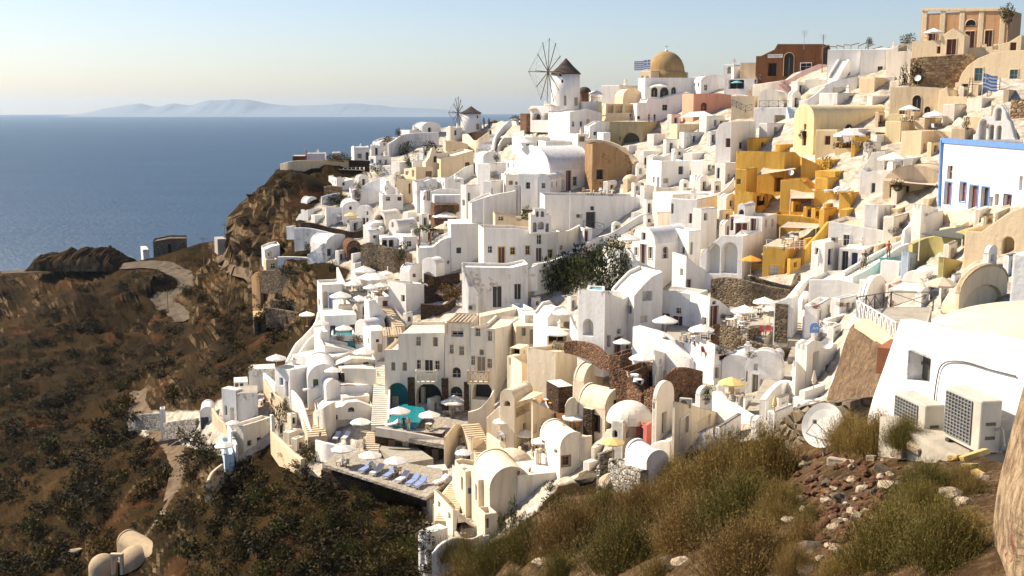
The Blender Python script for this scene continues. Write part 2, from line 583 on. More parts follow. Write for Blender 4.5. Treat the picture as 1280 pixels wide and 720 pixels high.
def road_strip(name, pts, mat):
 mb = MB()
 cs = crm(pts, 10)
 P = []
 for x, y, w in cs:
  h, n = S(x, y)
  P.append((h, w))
 row = []
 for i, (h, w) in enumerate(P):
  a = P[max(0, i - 1)][0]
  b2 = P[min(len(P) - 1, i + 1)][0]
  t = Vector((b2.x - a.x, b2.y - a.y, 0))
  t = t.normalized() if t.length > 1e-3 else Vector((0, 1, 0))
  sde = Vector((-t.y, t.x, 0))
  w = w * (1 + .12 * noise.noise(h * .3))
  r = []
  for k in (-.5, -.3, -.1, .1, .3, .5):
   q = h + sde * (w * k)
   g = down(q, 6)
   z = min(max(g.z, q.z - .5), q.z + 1.0)
   r.append(Vector((q.x, q.y, z + .14 - (abs(k) > .4) * .2)))
  row.append(r)
 for a in row:
  mb.v += a
 for i in range(len(row) - 1):
  for j in range(5):
   k = i * 6 + j
   mb.f.append([k, k + 1, k + 7, k + 6])
   mb.mi.append(0)
 o = mb.build(name.strip(), mat, surf=True)
 o['kind'] = 'structure'
 return o
m, nt, b = newmat('road')
p = pos(nt)
c = ramp(nt, noi(nt, p, .5, 6, .65), [(.3, (.045, .03, .017)), (.5, (.085, .06, .034)), (.7, (.13, .095, .056))])
nt.links.new(c, b.inputs['Base Color'])
b.inputs['Roughness'].default_value = 1
bump(nt, b, noi(nt, p, 2, 5), .5, .2)
m, nt, b = newmat('path')
p = pos(nt)
c = ramp(nt, noi(nt, p, .9, 6, .65), [(.3, (.06, .037, .018)), (.5, (.125, .082, .042)), (.7, (.19, .135, .075))])
nt.links.new(c, b.inputs['Base Color'])
b.inputs['Roughness'].default_value = 1
bump(nt, b, noi(nt, p, 3, 5), .5, .2)
for nm, (pts, mt) in ROADS.items():
 road_strip(nm, pts, mt)
E2 = [(480, 760, 74), (560, 722, 70), (640, 668, 64), (700, 622, 58), (770, 615, 49), (850, 622, 40), (930, 598, 33), (1000, 556, 28), (1060, 528, 25.5), (1100, 530, 24),
 (1160, 552, 19.5), (1250, 578, 16), (1330, 600, 13), (1450, 640, 11)]
CP2 = E2 + [(1000, 640, 18), (1000, 720, 13.5), (850, 720, 19), (700, 720, 34), (1150, 640, 13.5), (1150, 720, 10.5), (1250, 720, 9), (1000, 850, 9), (1300, 850, 6.5), (600, 850, 34),
   (1400, 720, 8), (1060, 580, 21), (920, 660, 21)]
P2 = np.array([(a, b) for a, b, c in CP2], float) / 300
y2 = np.log(np.array([c for a, b, c in CP2], float))
def _fit2():
 n = len(P2)
 A = np.zeros((n + 3, n + 3))
 A[:n, :n] = _U(((P2[:, None] - P2[None]) ** 2).sum(-1)) + np.eye(n) * .002
 A[:n, n] = A[n, :n] = 1
 A[:n, n + 1:] = P2
 A[n + 1:, :n] = P2.T
 return np.linalg.solve(A, np.concatenate([y2, np.zeros(3)]))
_w2 = _fit2()
def D2(px, py):
 q = np.array((px, py), float) / 300
 return float(np.exp(_U(((q - P2) ** 2).sum(-1)) @ _w2[:-3] + _w2[-3] + q @ _w2[-2:]))
def make_ledge():
 mb = MB()
 xs = list(range(480, 1451, 10))
 NR = 60
 for x in xs:
  e = float(np.interp(x, [a for a, b, c in E2], [b for a, b, c in E2]))
  col = []
  for j in range(NR):
   y = e + (860 - e) * (j / (NR - 1)) ** 1.2
   p = W(x, y, D2(x, y))
   k = fbm(p.x + 40, p.y, 6, 5)
   p.z += k * .35 * min(1, j / 4)
   col.append(p)
  top = col[0]
  back = []
  for q in range(1, 6):
   back.append(Vector((top.x + q * .1, top.y + q * 1.6 + fbm(top.x, q * 3, 5) * .6, top.z - q * q * 1.1 - q * .8)))
  mb.v += back[::-1] + col
 R = NR + 5
 for i in range(len(xs) - 1):
  for j in range(R - 1):
   a = i * R + j
   mb.f.append((a, a + 1, a + R + 1, a + R))
   mb.mi.append(0)
 m, nt, b = newmat('ledge')
 p = pos(nt)
 n2 = noi(nt, p, .5, 6, .65)
 n3 = noi(nt, p, 4, 6, .7)
 c = ramp(nt, n2, [(.32, (.045, .028, .014)), (.5, (.085, .05, .024)), (.66, (.13, .08, .038))])
 c = mix(nt, ramp(nt, n3, [(.5, 0), (.7, .7)]), c, (.26, .19, .12))
 nt.links.new(c, b.inputs['Base Color'])
 b.inputs['Roughness'].default_value = 1
 b.inputs['Specular IOR Level'].default_value = .05
 bump(nt, b, n3, .9, .25)
 o = mb.build('rocky_ledge', 'ledge', surf=True)
 o['kind'] = 'structure'
make_ledge()
def make_sea():
 mb = MB()
 Rr = [0, 150, 300, 500, 800, 1300, 2200, 4000, 8000, 15000, 21000]
 n = 48
 mb.v = [Vector((0, 300, 0))]
 for r in Rr[1:]:
  for i in range(n):
   t = 2 * math.pi * i / n
   mb.v.append(Vector((r * math.cos(t), 300 + r * math.sin(t), 0)))
 for i in range(n):
  mb.f.append((0, 1 + i, 1 + (i + 1) % n))
 for k in range(len(Rr) - 2):
  for i in range(n):
   a = 1 + k * n + i
   b2 = 1 + k * n + (i + 1) % n
   mb.f.append((a, a + n, b2 + n, b2))
 mb.mi = [0] * len(mb.f)
 m, nt, b = newmat('water')
 p1 = pos(nt, .5, 1.0, 1)
 g1 = noi(nt, p1, .35, 6, .62)
 g2 = noi(nt, pos(nt, .16, 1, 1), .012, 5, .6)
 c = ramp(nt, g2, [(.3, (.014, .050, .10)), (.7, (.024, .074, .135))])
 c = mix(nt, ramp(nt, g1, [(.35, 0), (.7, .6)]), c, (.006, .026, .06))
 nt.links.new(c, b.inputs['Base Color'])
 b.inputs['Roughness'].default_value = 1
 b.inputs['Specular IOR Level'].default_value = 0
 gl = N(nt, 'ShaderNodeBsdfGlossy', Roughness=.3)
 ms = N(nt, 'ShaderNodeMixShader', Fac=.17)
 nt.links.new(b.outputs[0], ms.inputs[1])
 nt.links.new(gl.outputs[0], ms.inputs[2])
 nt.links.new(ms.outputs[0], nt.nodes['Material Output'].inputs['Surface'])
 bump(nt, b, mix(nt, .4, g1, noi(nt, p1, .06, 4)), 1, 3)
 for l in list(b.inputs['Normal'].links):
  nt.links.new(l.from_socket, gl.inputs['Normal'])
 o = mb.build('sea', 'water')
 o['kind'] = 'structure'
make_sea()
flat('isle', (.19, .235, .28), 1)  # blue-grey land colour carries part of the distance haze
def island(name, y, prof):
 """far island: heights (px position, px top) at distance y, a ridge with two slopes"""
 mb = MB()
 n = 0
 pts = crm(prof, 10)
 for px, py in pts:
  x = ray(px, 135).x / ray(px, 135).y * y
  h = max(2, zat(px, py, y) + 6)
  k = 1 + .12 * fbm(x, 0, 700, 4)
  h *= k * .88
  mb.v += [Vector((x, y - 900, -1)), Vector((x, y - 380 + 100 * fbm(x, 50, 400), h * .5)), Vector((x, y, h)), Vector((x, y + 700, -1))]
  n += 1
 for i in range(n - 1):
  for j in range(3):
   a = i * 4 + j
   mb.f.append((a, a + 1, a + 5, a + 4))
   mb.mi.append(0)
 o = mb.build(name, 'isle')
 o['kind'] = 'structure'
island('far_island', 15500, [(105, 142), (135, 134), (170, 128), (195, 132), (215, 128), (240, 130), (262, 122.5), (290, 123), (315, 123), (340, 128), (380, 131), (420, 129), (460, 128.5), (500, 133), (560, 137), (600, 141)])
m = bpy.data.materials.new('haze')
m.use_nodes = True
M['haze'] = m
nt = m.node_tree
nt.nodes.clear()
out = nt.nodes.new('ShaderNodeOutputMaterial')
pv = nt.nodes.new('ShaderNodeVolumePrincipled')
pv.inputs['Color'].default_value = (.62, .80, 1, 1)
pv.inputs['Density'].default_value = 3.6e-5
pv.inputs['Anisotropy'].default_value = .35
nt.links.new(pv.outputs[0], out.inputs['Volume'])
mb = MB()
mb.box((0, 0, 140), 46000, 46000, 284)
hz = mb.build('haze', 'haze')
hz['kind'] = 'stuff'
WARN = []
def arc(w, h, n=9, full=1.0):
 return [(w / 2 + w / 2 * math.cos(math.pi * i / n), h * math.sin(math.pi * i / n)) for i in range(n + 1)]
def proj(P):
 v = P - CAM
 d = v.dot(FW)
 return 640 + v.x / d * FPX, 360 - v.dot(UP) / d * FPX
def meet(o, n, px, py):
 r = ray(px, py)
 return CAM + r * ((o - CAM).dot(n) / r.dot(n))
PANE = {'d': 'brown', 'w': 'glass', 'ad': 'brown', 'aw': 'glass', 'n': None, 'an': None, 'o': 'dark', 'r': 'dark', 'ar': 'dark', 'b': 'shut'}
ONAME = {'d': 'door', 'ad': 'door', 'w': 'window', 'aw': 'window', 'o': 'window', 'n': 'niche', 'an': 'niche', 'r': 'doorway', 'ar': 'archway', 'b': 'window'}
def face(wallmb, root, org, o, t, n, outer, ops, mat):
 """one wall with openings. org: root location, o: face origin, ops in pixels"""
 Z = Vector((0, 0, 1))
 L2 = lambda u, z, d=0: (o - org) + t * u + Z * z - n * d
 us = [a for a, b in outer]
 umin, umax = min(us), max(us)
 loops = [[Vector((a, b, 0)) for a, b in outer]]
 used = []
 for op in ops:
  k, x0, y0, x1, y1 = op[:5]
  pm = op[5] if len(op) > 5 and op[5] else PANE[k]
  fm = op[6] if len(op) > 6 else None
  xm, ym = (x0 + x1) / 2, (y0 + y1) / 2
  ua = (meet(o, n, x0, ym) - o).dot(t)
  ub = (meet(o, n, x1, ym) - o).dot(t)
  u0, u1 = min(ua, ub), max(ua, ub)
  z1 = (meet(o, n, xm, y0) - o).z
  z0 = (meet(o, n, xm, y1) - o).z
  u0, u1 = max(u0, umin + .06), min(u1, umax - .06)
  if u1 - u0 < .12 or z1 - z0 < .12:
   WARN.append(('tiny opening', root.name, op))
   continue
  if any(not (u1 < a - .02 or u0 > b2 + .02 or z1 < c - .02 or z0 > d + .02) for a, b2, c, d in used):
   WARN.append(('overlap', root.name, op))
   continue
  ztop = max(b for a, b in outer)
  if z1 > ztop - .05:
   z1 = ztop - .05
   if z1 - z0 < .15:
    WARN.append(('high opening', root.name, op))
    continue
  used.append((u0, u1, z0, z1))
  w = u1 - u0
  if k in ('ad', 'aw', 'an', 'ar'):
   r = min(w / 2, (z1 - z0) * .9)
   sp = z1 - r
   lp = [(u0, z0), (u1, z0)] + [(u0 + a, sp + b2 * r / (w / 2) if False else sp + b2) for a, b2 in arc(w, r, 8)]
   lp[2] = (u1, sp)
  elif k == 'o':
   lp = [((u0 + u1) / 2 + w / 2 * math.cos(2 * math.pi * i / 12), (z0 + z1) / 2 + w / 2 * math.sin(2 * math.pi * i / 12)) for i in range(12)]
  else:
   lp = [(u0, z0), (u1, z0), (u1, z1), (u0, z1)]
  loops.append([Vector((a, b2, 0)) for a, b2 in lp])
  deep = {'n': .9, 'an': 1.2, 'r': 1.2, 'ar': 1.5}.get(k, .3)
  m = len(lp)
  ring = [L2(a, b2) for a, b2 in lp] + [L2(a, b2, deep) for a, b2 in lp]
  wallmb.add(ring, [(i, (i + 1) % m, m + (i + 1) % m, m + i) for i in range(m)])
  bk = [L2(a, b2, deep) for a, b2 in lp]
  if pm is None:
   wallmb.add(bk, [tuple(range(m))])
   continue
  pb = MB()
  pb.poly(bk)
  if k in ('w', 'aw', 'd', 'ad', 'b') and w > .5:
   pb.cur = 1
   d0 = deep - .035
   zt = z1 - (w / 2 if k in ('aw', 'ad') else 0)
   bw = .05
   um = (u0 + u1) / 2
   for a0, a1, c0, c1 in ([(um - bw / 2, um + bw / 2, z0, zt)] + ([(u0, u1, (z0 * .45 + zt * .55) - bw / 2, (z0 * .45 + zt * .55) + bw / 2)] if k in ('w', 'aw', 'b') else [])):
    pb.poly([L2(a0, c0, d0), L2(a1, c0, d0), L2(a1, c1, d0), L2(a0, c1, d0)])
  mats = [pm, fm or ('white' if pm in ('glass', 'tealw') else ('shut' if pm == 'dark' else pm))]
  part = pb.build(ONAME[k], mats, root)
  if fm:
   fb = MB()
   fw = .13
   if k in ('ad', 'aw'):
    c = Vector(((u0 + u1) / 2, (z0 + z1) / 2, 0))
    big = [(u0 - fw, z0), (u1 + fw, z0)] + [(u0 - fw + a * (w + 2 * fw) / w, sp + b2 * (r + fw) / r) for a, b2 in arc(w, r, 8)]
    big[2] = (u1 + fw, sp)
   else:
    lo = 0 if k == 'd' else fw
    big = [(u0 - fw, z0 - lo), (u1 + fw, z0 - lo), (u1 + fw, z1 + fw), (u0 - fw, z1 + fw)]
   for dd in (-.05,):
    q = [L2(a, b2, dd) for a, b2 in lp] + [L2(a, b2, dd) for a, b2 in big]
    fb.add(q, [(i, (i + 1) % m, m + (i + 1) % m, m + i) for i in range(m)])
    q = [L2(a, b2, dd) for a, b2 in big] + [L2(a, b2, .01) for a, b2 in big]
    fb.add(q, [(i, (i + 1) % m, m + (i + 1) % m, m + i) for i in range(m)])
   fb.build('frame', fm, part)
 flatv = [v for lp in loops for v in lp]
 if len(loops) == 1 and len(outer) == 4:
  tris = [(0, 1, 2), (0, 2, 3)]
 else:
  tris = geometry.tessellate_polygon(loops)
 wallmb.add([L2(v.x, v.y) for v in flatv], tris)
def H(label, xl, xc, xr, yt, yb, phi=20, m='w', r='flat', L=(), R=(), dep=5.5, name='house', cat='house', group=None, d=None,
 rise=None, par=.4, rm=None, root=None, dn=2.5, topL=None, topR=None, side=None, partlabel=None, keep=0, loc=None):
 flip = 0
 if xc > 895 and phi >= 48 and r not in ('vL', 'gL') and xr - xc > 2 * (xc - xl) and not keep:
  L, R, topL, topR = R, (), topR, None
  flip = 1
  r = {'vR': 'vL', 'gR': 'gL'}.get(r, r)
  xc = xr
  phi = 26 + (xl - 900) * .04
 wide = phi >= 48 and not keep and r not in ('vL', 'gL') and xr - xc > 2 * (xc - xl) and not keep
 if wide:
  phi = min(84, phi + 17)
 f = rad(phi)
 nL = Vector((-math.sin(f), -math.cos(f), 0))
 tL = Vector((-math.cos(f), math.sin(f), 0))
 nR = -tL
 tR = -nL
 Pc = W(xc, yb, d or D(xc, yb)) if loc is None else Vector(loc)
 ym = (yt + yb) / 2
 wL = (meet(Pc, nL, xl, ym) - Pc).dot(tL) if xl < xc else dep
 wR = (meet(Pc, nR, xr, ym) - Pc).dot(tR) if xr > xc else (side or dep)
 if wide:
  wL = max(dep, wL if wL < 12 else 0)
 elif not .08 < wL < 45:
  WARN.append(('wL', label, wL))
  wL = dep
 if not .08 < wR < 60:
  WARN.append(('wR', label, wR))
  wR = dep
 h = zat(xc, yt, Pc.y) - Pc.z
 if h < .2:
  WARN.append(('h', label, h))
  h = .4
 if root is None:
  root = empty(name, Pc, label, cat, group)
 org = root.location.copy()
 wb = MB()
 Z = Vector((0, 0, 1))
 lo = Pc - org
 Q = lambda u, v, z: lo + tL * u + tR * v + Z * z
 oL = [(0, -dn), (wL, -dn), (wL, h), (0, h)]
 oR = [(0, -dn), (wR, -dn), (wR, h), (0, h)]
 rb = MB()
 NA = 12
 if r == 'vL':
  rise = min(rise or wL * .3, wL * (.32 if flip else .5))
  ar = [(wL * (1 - math.cos(math.pi * i / NA)) / 2, h + rise * math.sin(math.pi * i / NA)) for i in range(NA + 1)]
  oL = [(0, -dn), (wL, -dn)] + [(wL - a if False else a, b2) for a, b2 in ar[::-1]]
 elif r == 'vR':
  rise = min(rise or wR * .3, wR * .5)
  ar = [(wR * (1 - math.cos(math.pi * i / NA)) / 2, h + rise * math.sin(math.pi * i / NA)) for i in range(NA + 1)]
  oR = [(0, -dn), (wR, -dn)] + ar[::-1]
 elif r == 'gL':
  rise = rise or wL * .3
  ar = [(0, h), (wL / 2, h + rise), (wL, h)]
  oL = [(0, -dn), (wL, -dn), (wL, h), (wL / 2, h + rise), (0, h)]
 elif r == 'gR':
  rise = rise or wR * .3
  ar = [(0, h), (wR / 2, h + rise), (wR, h)]
  oR = [(0, -dn), (wR, -dn), (wR, h), (wR / 2, h + rise), (0, h)]
 prof = None
 if topL or topR:
  pm_ = 'R' if topR and (wR >= wL or not topL or wide) else 'L'
  tp, nn, tt, ww = (topR, nR, tR, wR) if pm_ == 'R' else (topL, nL, tL, wL)
  prof = []
  for a, b2 in tp:
   P = meet(Pc, nn, a, b2) - Pc
   prof.append((min(ww, max(0, P.dot(tt))), P.z))
  prof.sort()
  prof = [p for i, p in enumerate(prof) if i == 0 or p[0] > prof[i - 1][0] + .01]
  if prof[0][0] > 0:
   prof.insert(0, (0, prof[0][1]))
  if prof[-1][0] < ww:
   prof.append((ww, prof[-1][1]))
  h0, h1 = prof[0][1], prof[-1][1]
  if pm_ == 'R':
   oR = [(0, -dn), (wR, -dn)] + prof[::-1]
   oL = [(0, -dn), (wL, -dn), (wL, h0), (0, h0)]
  else:
   oL = [(0, -dn), (wL, -dn)] + prof[::-1]
   oR = [(0, -dn), (wR, -dn), (wR, h0), (0, h0)]
  r = 'p' + pm_
 if label and cat == 'house' and h > 1.9 and m != 'std' and rnd.random() < .8:
  def auto(t, n, w):
   out, u = [], rnd.uniform(.5, .9)
   while u < min(w, 9) - .9:
    k = rnd.choice('dww')
    z0 = .15 if k == 'd' else rnd.uniform(.9, 1.1)
    z1 = min(h - .35, z0 + (1.9 if k == 'd' else .95))
    x0, y0 = proj(Pc + t * u + Vector((0, 0, z1)))
    x1, y1 = proj(Pc + t * (u + .75) + Vector((0, 0, z0)))
    out.append((k, x0, y0, x1, y1, rnd.choice(['slate', 'brown', 'dark', 'shut', 'tealw', 'brown'] if k == 'd' else ['dark', 'slate', 'glass', 'brown']), 'w' if m == 'w' and rnd.random() < .4 else None))
    u += rnd.uniform(1.7, 3.6)
   return out
  if not R and wR > 1.6 and (label and nR.dot(Pc - CAM) < 0) and (not L or wR > wL):
   R = auto(tR, nR, wR)
  if not L and wL > 1.6 and nL.dot(Pc - CAM) < 0 and (not R or wL > wR):
   L = auto(tL, nL, wL)
 face(wb, root, org, Pc, tL, nL, oL, L, m)
 face(wb, root, org, Pc, tR, nR, oR, R, m)
 if r in ('vR', 'gR', 'pR'):
  wb.add([Q(wL, v, z) for v, z in oR], [tuple(range(len(oR)))])
 else:
  hh = h1 if r == 'pL' else h
  wb.add([Q(wL, 0, -dn), Q(wL, wR, -dn), Q(wL, wR, hh), Q(wL, 0, hh)], [(0, 1, 2, 3)])
 if r in ('vL', 'gL', 'pL'):
  wb.add([Q(u, wR, z) for u, z in oL], [tuple(range(len(oL)))])
 else:
  hh = h1 if r == 'pR' else h
  wb.add([Q(0, wR, -dn), Q(wL, wR, -dn), Q(wL, wR, hh), Q(0, wR, hh)], [(0, 1, 2, 3)])
 if prof:
  G = (lambda a, k, z: Q(k, a, z)) if r == 'pR' else (lambda a, k, z: Q(a, k, z))
  dpt = wL if r == 'pR' else wR
  th = min(.3, dpt * .3)
  k = len(prof)
  for d0, d1 in ((0, th), (dpt - th, dpt)):
   vs = [G(a, d0, z) for a, z in prof] + [G(a, d1, z) for a, z in prof]
   di = d1 if d0 == 0 else d0
   vs += [G(a, di, z) for a, z in prof] + [G(a, di, z - par - .03) for a, z in prof]
   wb.add(vs, [(i, i + 1, k + i + 1, k + i) for i in range(k - 1)] + [(2 * k + i, 2 * k + i + 1, 3 * k + i + 1, 3 * k + i) for i in range(k - 1)])
  pq = par if par < .9 else .4
  vs = [G(a, th, z - pq) for a, z in prof] + [G(a, dpt - th, z - pq) for a, z in prof]
  rb.add(vs, [(i, i + 1, k + i + 1, k + i) for i in range(k - 1)])
 if r in ('flat', 'dome'):
  i1, i2 = .07, .28
  i2 = min(i2, wL * .3, wR * .3)
  rings = []
  for ins, z in ((0, h), (i1, h + .07), (i2 - .05, h + .07), (i2, h - par)):
   rings.append([Q(ins, ins, z), Q(wL - ins, ins, z), Q(wL - ins, wR - ins, z), Q(ins, wR - ins, z)])
  wb.add([p for rg in rings for p in rg], [(k * 4 + i, k * 4 + (i + 1) % 4, k * 4 + 4 + (i + 1) % 4, k * 4 + 4 + i) for k in range(3) for i in range(4)])
  rb.poly(rings[3])
  if r == 'dome':
   R_ = rise or min(wL, wR) * .4
   rb.lathe([(R_ * math.cos(a * math.pi / 16), h - par + R_ * .85 * math.sin(a * math.pi / 16)) for a in range(9)], 18, lo + tL * wL / 2 + tR * wR / 2)
 elif r == 'slab':
  rb.poly([Q(0, 0, h), Q(wL, 0, h), Q(wL, wR, h), Q(0, wR, h)])
 elif r in ('vL', 'gL'):
  e = .12
  k = len(ar)
  vs = [Q(u, .25, z - e) for u, z in ar] + [Q(u, wR - .25, z - e) for u, z in ar]
  rb.add(vs, [(i, i + 1, k + i + 1, k + i) for i in range(k - 1)])
  for v0, v1 in ((0, .25), (wR - .25, wR)):       # gable copings
   vs = [Q(u, v0, z) for u, z in ar] + [Q(u, v1, z) for u, z in ar] + [Q(u, v0 if v0 else v1, z - e - .02) for u, z in ar]
   wb.add(vs, [(i, i + 1, k + i + 1, k + i) for i in range(k - 1)] + [(i + (k if not v0 else 0), i + 1 + (k if not v0 else 0), 2 * k + i + 1, 2 * k + i) for i in range(k - 1)])
 elif r in ('vR', 'gR'):
  e = .12
  k = len(ar)
  vs = [Q(.25, v, z - e) for v, z in ar] + [Q(wL - .25, v, z - e) for v, z in ar]
  rb.add(vs, [(i, i + 1, k + i + 1, k + i) for i in range(k - 1)])
  for u0, u1 in ((0, .25), (wL - .25, wL)):
   vs = [Q(u0, v, z) for v, z in ar] + [Q(u1, v, z) for v, z in ar] + [Q(u0 if u0 else u1, v, z - e - .02) for v, z in ar]
   wb.add(vs, [(i, i + 1, k + i + 1, k + i) for i in range(k - 1)] + [(i + (k if not u0 else 0), i + 1 + (k if not u0 else 0), 2 * k + i + 1, 2 * k + i) for i in range(k - 1)])
 wb.build('wall', m, root, surf=True)
 if rb.v:
  ro = rb.build('roof', rm or ('vault' if r[0] == 'v' and m in ('w', 'wp') else ('cw' if m in ('w', 'wp') else m)), root, surf=True,
 smooth=(r in ('vL', 'vR')))
 if label and r in ('flat', 'slab', 'vL', 'vR') and m in ('w', 'wp', 'cw', 'c', 'e', 'tp') and wL > 2 and wR > 2 and cat == 'house' and rnd.random() < .45:
  cb = MB()
  u, v, s_ = wL * rnd.uniform(.2, .8), wR * rnd.uniform(.55, .85), rnd.uniform(.35, .6)
  z0, z1 = h - .8, h + rnd.uniform(.5, 1.1)
  q = Q(u, v, (z0 + z1) / 2)
  cb.box(q, s_, s_, z1 - z0, -f)
  q.z = z1 + .06 + lo.z
  cb.box(q, s_ * 1.25, s_ * 1.25, .12, -f)
  q.z += .2
  cb.box(q, s_ * .6, s_ * .6, .28, -f)
  cb.build('chimney', m, root)
 return root
def F(label, pts, m='w', th=.35, name='wall', cat='wall', group=None, dn=1.6, smooth=True, kind=None, k=6, root=None):
 """a wall along a line: (px, ytop, ybottom[, depth])"""
 P = []
 for p in pts:
  d = p[3] if len(p) > 3 else D(p[0], p[2])
  b = W(p[0], p[2], d)
  P.append((b.x, b.y, b.z, zat(p[0], p[1], b.y)))
 if smooth and len(P) > 2:
  P = crm(P, k)
 c = Vector(P[len(P) // 2][:3])
 mb = MB()
 n = len(P)
 rows = []
 for i, (x, y, z, zt) in enumerate(P):
  a, b = P[max(0, i - 1)], P[min(n - 1, i + 1)]
  t = Vector((b[0] - a[0], b[1] - a[1], 0))
  t = t.normalized() if t.length > 1e-5 else Vector((1, 0, 0))
  nn = Vector((-t.y, t.x, 0))
  p = Vector((x, y, 0))
  if nn.dot(p - Vector((CAM.x, CAM.y, 0))) < 0:
   nn = -nn
  p -= Vector((c.x, c.y, 0))
  z0, z1 = z - dn - c.z, zt - c.z
  rows.append([p + Vector((0, 0, z0)), p + Vector((0, 0, z1 - .06)), p + nn * (th * .25) + Vector((0, 0, z1)), p + nn * (th * .75) + Vector((0, 0, z1)),
 p + nn * th + Vector((0, 0, z1 - .06)), p + nn * th + Vector((0, 0, z0))])
 for r in rows:
  mb.v += r
 for i in range(n - 1):
  for j in range(5):
   a = i * 6 + j
   mb.f.append((a, a + 1, a + 7, a + 6))
   mb.mi.append(0)
 for e in (0, (n - 1) * 6):
  mb.f.append(tuple(range(e, e + 6)))
  mb.mi.append(0)
 if root is not None:
  return mb.build(name, m, root, c - root.location, surf=True)
 o = mb.build(name, m, None, c, surf=True)
 return tag(o, label, cat, group, kind)
def T(label, pts, m='flag', d=None, par=None, pm='w', ph=.8, th=3, name='terrace', cat='terrace', dz=0, group=None, pth=.28):
 """flat terrace; pts in pixels, the first one fixes the height. par: edges with a parapet"""
 p0 = W(pts[0][0], pts[0][1], d or D(*pts[0]))
 z = p0.z + dz
 V = [onz(x, y, z) for x, y in pts]
 root = empty(name, p0, label, cat, group)
 mb = MB()
 n = len(V)
 A = [v - p0 for v in V]
 B = [v - Vector((0, 0, th)) for v in A]
 mb.add(A + B, [tuple(range(n))] + [(i, (i + 1) % n, n + (i + 1) % n, n + i) for i in range(n)])
 mb.build('floor', m, root, surf=True)
 if par:
  c = sum(A, Vector()) / n
  for e in par:
   hh = ph
   if isinstance(e, tuple):
    e, hh = e
   a, b = A[e], A[(e + 1) % n]
   t = (b - a).normalized()
   nn = Vector((-t.y, t.x, 0))
   if nn.dot(c - a) < 0:
    nn = -nn
   pb = MB()
   a0, b0 = a - t * .01 - nn * .012, b + t * .01 - nn * .012
   prof = [(0, -.6), (0, hh - .05), (pth * .3, hh), (pth * .7, hh), (pth, hh - .05), (pth, -.02)]
   vs = [a0 + nn * u + Vector((0, 0, w_)) for u, w_ in prof] + [b0 + nn * u + Vector((0, 0, w_)) for u, w_ in prof]
   pb.add(vs, [(i, i + 1, 7 + i, 6 + i) for i in range(5)] + [(0, 1, 2, 3, 4, 5), (6, 7, 8, 9, 10, 11)])
   pb.build('parapet', pm, root, surf=True)
 return root
def ST(label, a, b, w=1.4, n=10, m='cw', da=None, db=None, wall=None, wm='w', name='stairs', cat='stairs', flip=1, group=None):
 A = W(a[0], a[1], da or D(*a))
 B = W(b[0], b[1], db or D(*b))
 root = empty(name, A, label, cat, group)
 mb = MB()
 h = Vector((B.x - A.x, B.y - A.y, 0))
 t = h.normalized()
 s = Vector((-t.y, t.x, 0))
 run = h.length / n
 rise = (B.z - A.z) / n
 ang = math.atan2(t.y, t.x)
 for i in range(n):
  c = t * (run * (i + .5))
  zt = rise * (i + 1)
  zb = min(0, rise * i) - 1.5 if i < 3 else rise * (i - 3) - 1
  mb.box((c.x, c.y, (zt + zb) / 2), run * 1.0, w, zt - zb, ang)
 mb.build('step', m, root, surf=True)
 if wall:
  for sgn in wall:
   pb = MB()
   off = s * (sgn * (w / 2 + .13))
   q = []
   for i in range(0, n + 1, max(1, n // 6)):
    q.append((t * (run * i) + off, rise * i))
   for (p, z), (p2, z2) in zip(q[:-1], q[1:]):
    vs = []
    for pp, zz in ((p, z), (p2, z2)):
     for dx, dz_ in ((-.12, -2), (.12, -2), (.12, .75), (-.12, .75)):
      vs.append(pp + s * dx + Vector((0, 0, zz + dz_)))
    pb.add(vs, [(0, 1, 5, 4), (1, 2, 6, 5), (2, 3, 7, 6), (3, 0, 4, 7), (0, 3, 2, 1), (4, 5, 6, 7)])
   pb.build('side_wall', wm, root, surf=True)
 return root
def RL(label, pts, m='iron', h=1.0, name='railing', style='x', cat='railing', group=None, step=1.0, dz=0):
 """railing along points (px,py,depth) at foot level"""
 P = [W(x, y, d) + Vector((0, 0, dz)) for x, y, d in pts]
 c = P[0].copy()
 root = empty(name, c, label, cat, group)
 rb, pb = MB(), MB()
 w = .05
 for a, b in zip(P[:-1], P[1:]):
  a, b = a - c, b - c
  Ln = (b - a).length
  k = max(1, int(Ln / step))
  for z in (.12, h - .02):
   rb.bar(a + Vector((0, 0, z)), b + Vector((0, 0, z)), w)
  for i in range(k + 1):
   q = a.lerp(b, i / k)
   pb.bar(q + Vector((0, 0, -.1)), q + Vector((0, 0, h)), w * 1.2)
   if i < k:
    q2 = a.lerp(b, (i + 1) / k)
    if style == 'x':
     pb.bar(q + Vector((0, 0, .15)), q2 + Vector((0, 0, h - .05)), w * .6)
     pb.bar(q2 + Vector((0, 0, .15)), q + Vector((0, 0, h - .05)), w * .6)
    elif style == 'bars':
     for j in range(1, 5):
      q3 = q.lerp(q2, j / 5)
      pb.bar(q3 + Vector((0, 0, .1)), q3 + Vector((0, 0, h)), w * .5)
    elif style == 'h':
     for j in range(1, 4):
      rb.bar(q + Vector((0, 0, h * j / 4)), q2 + Vector((0, 0, h * j / 4)), w * .8)
 rb.build('rail', m, root)
 pb.build('baluster', m, root)
 return root
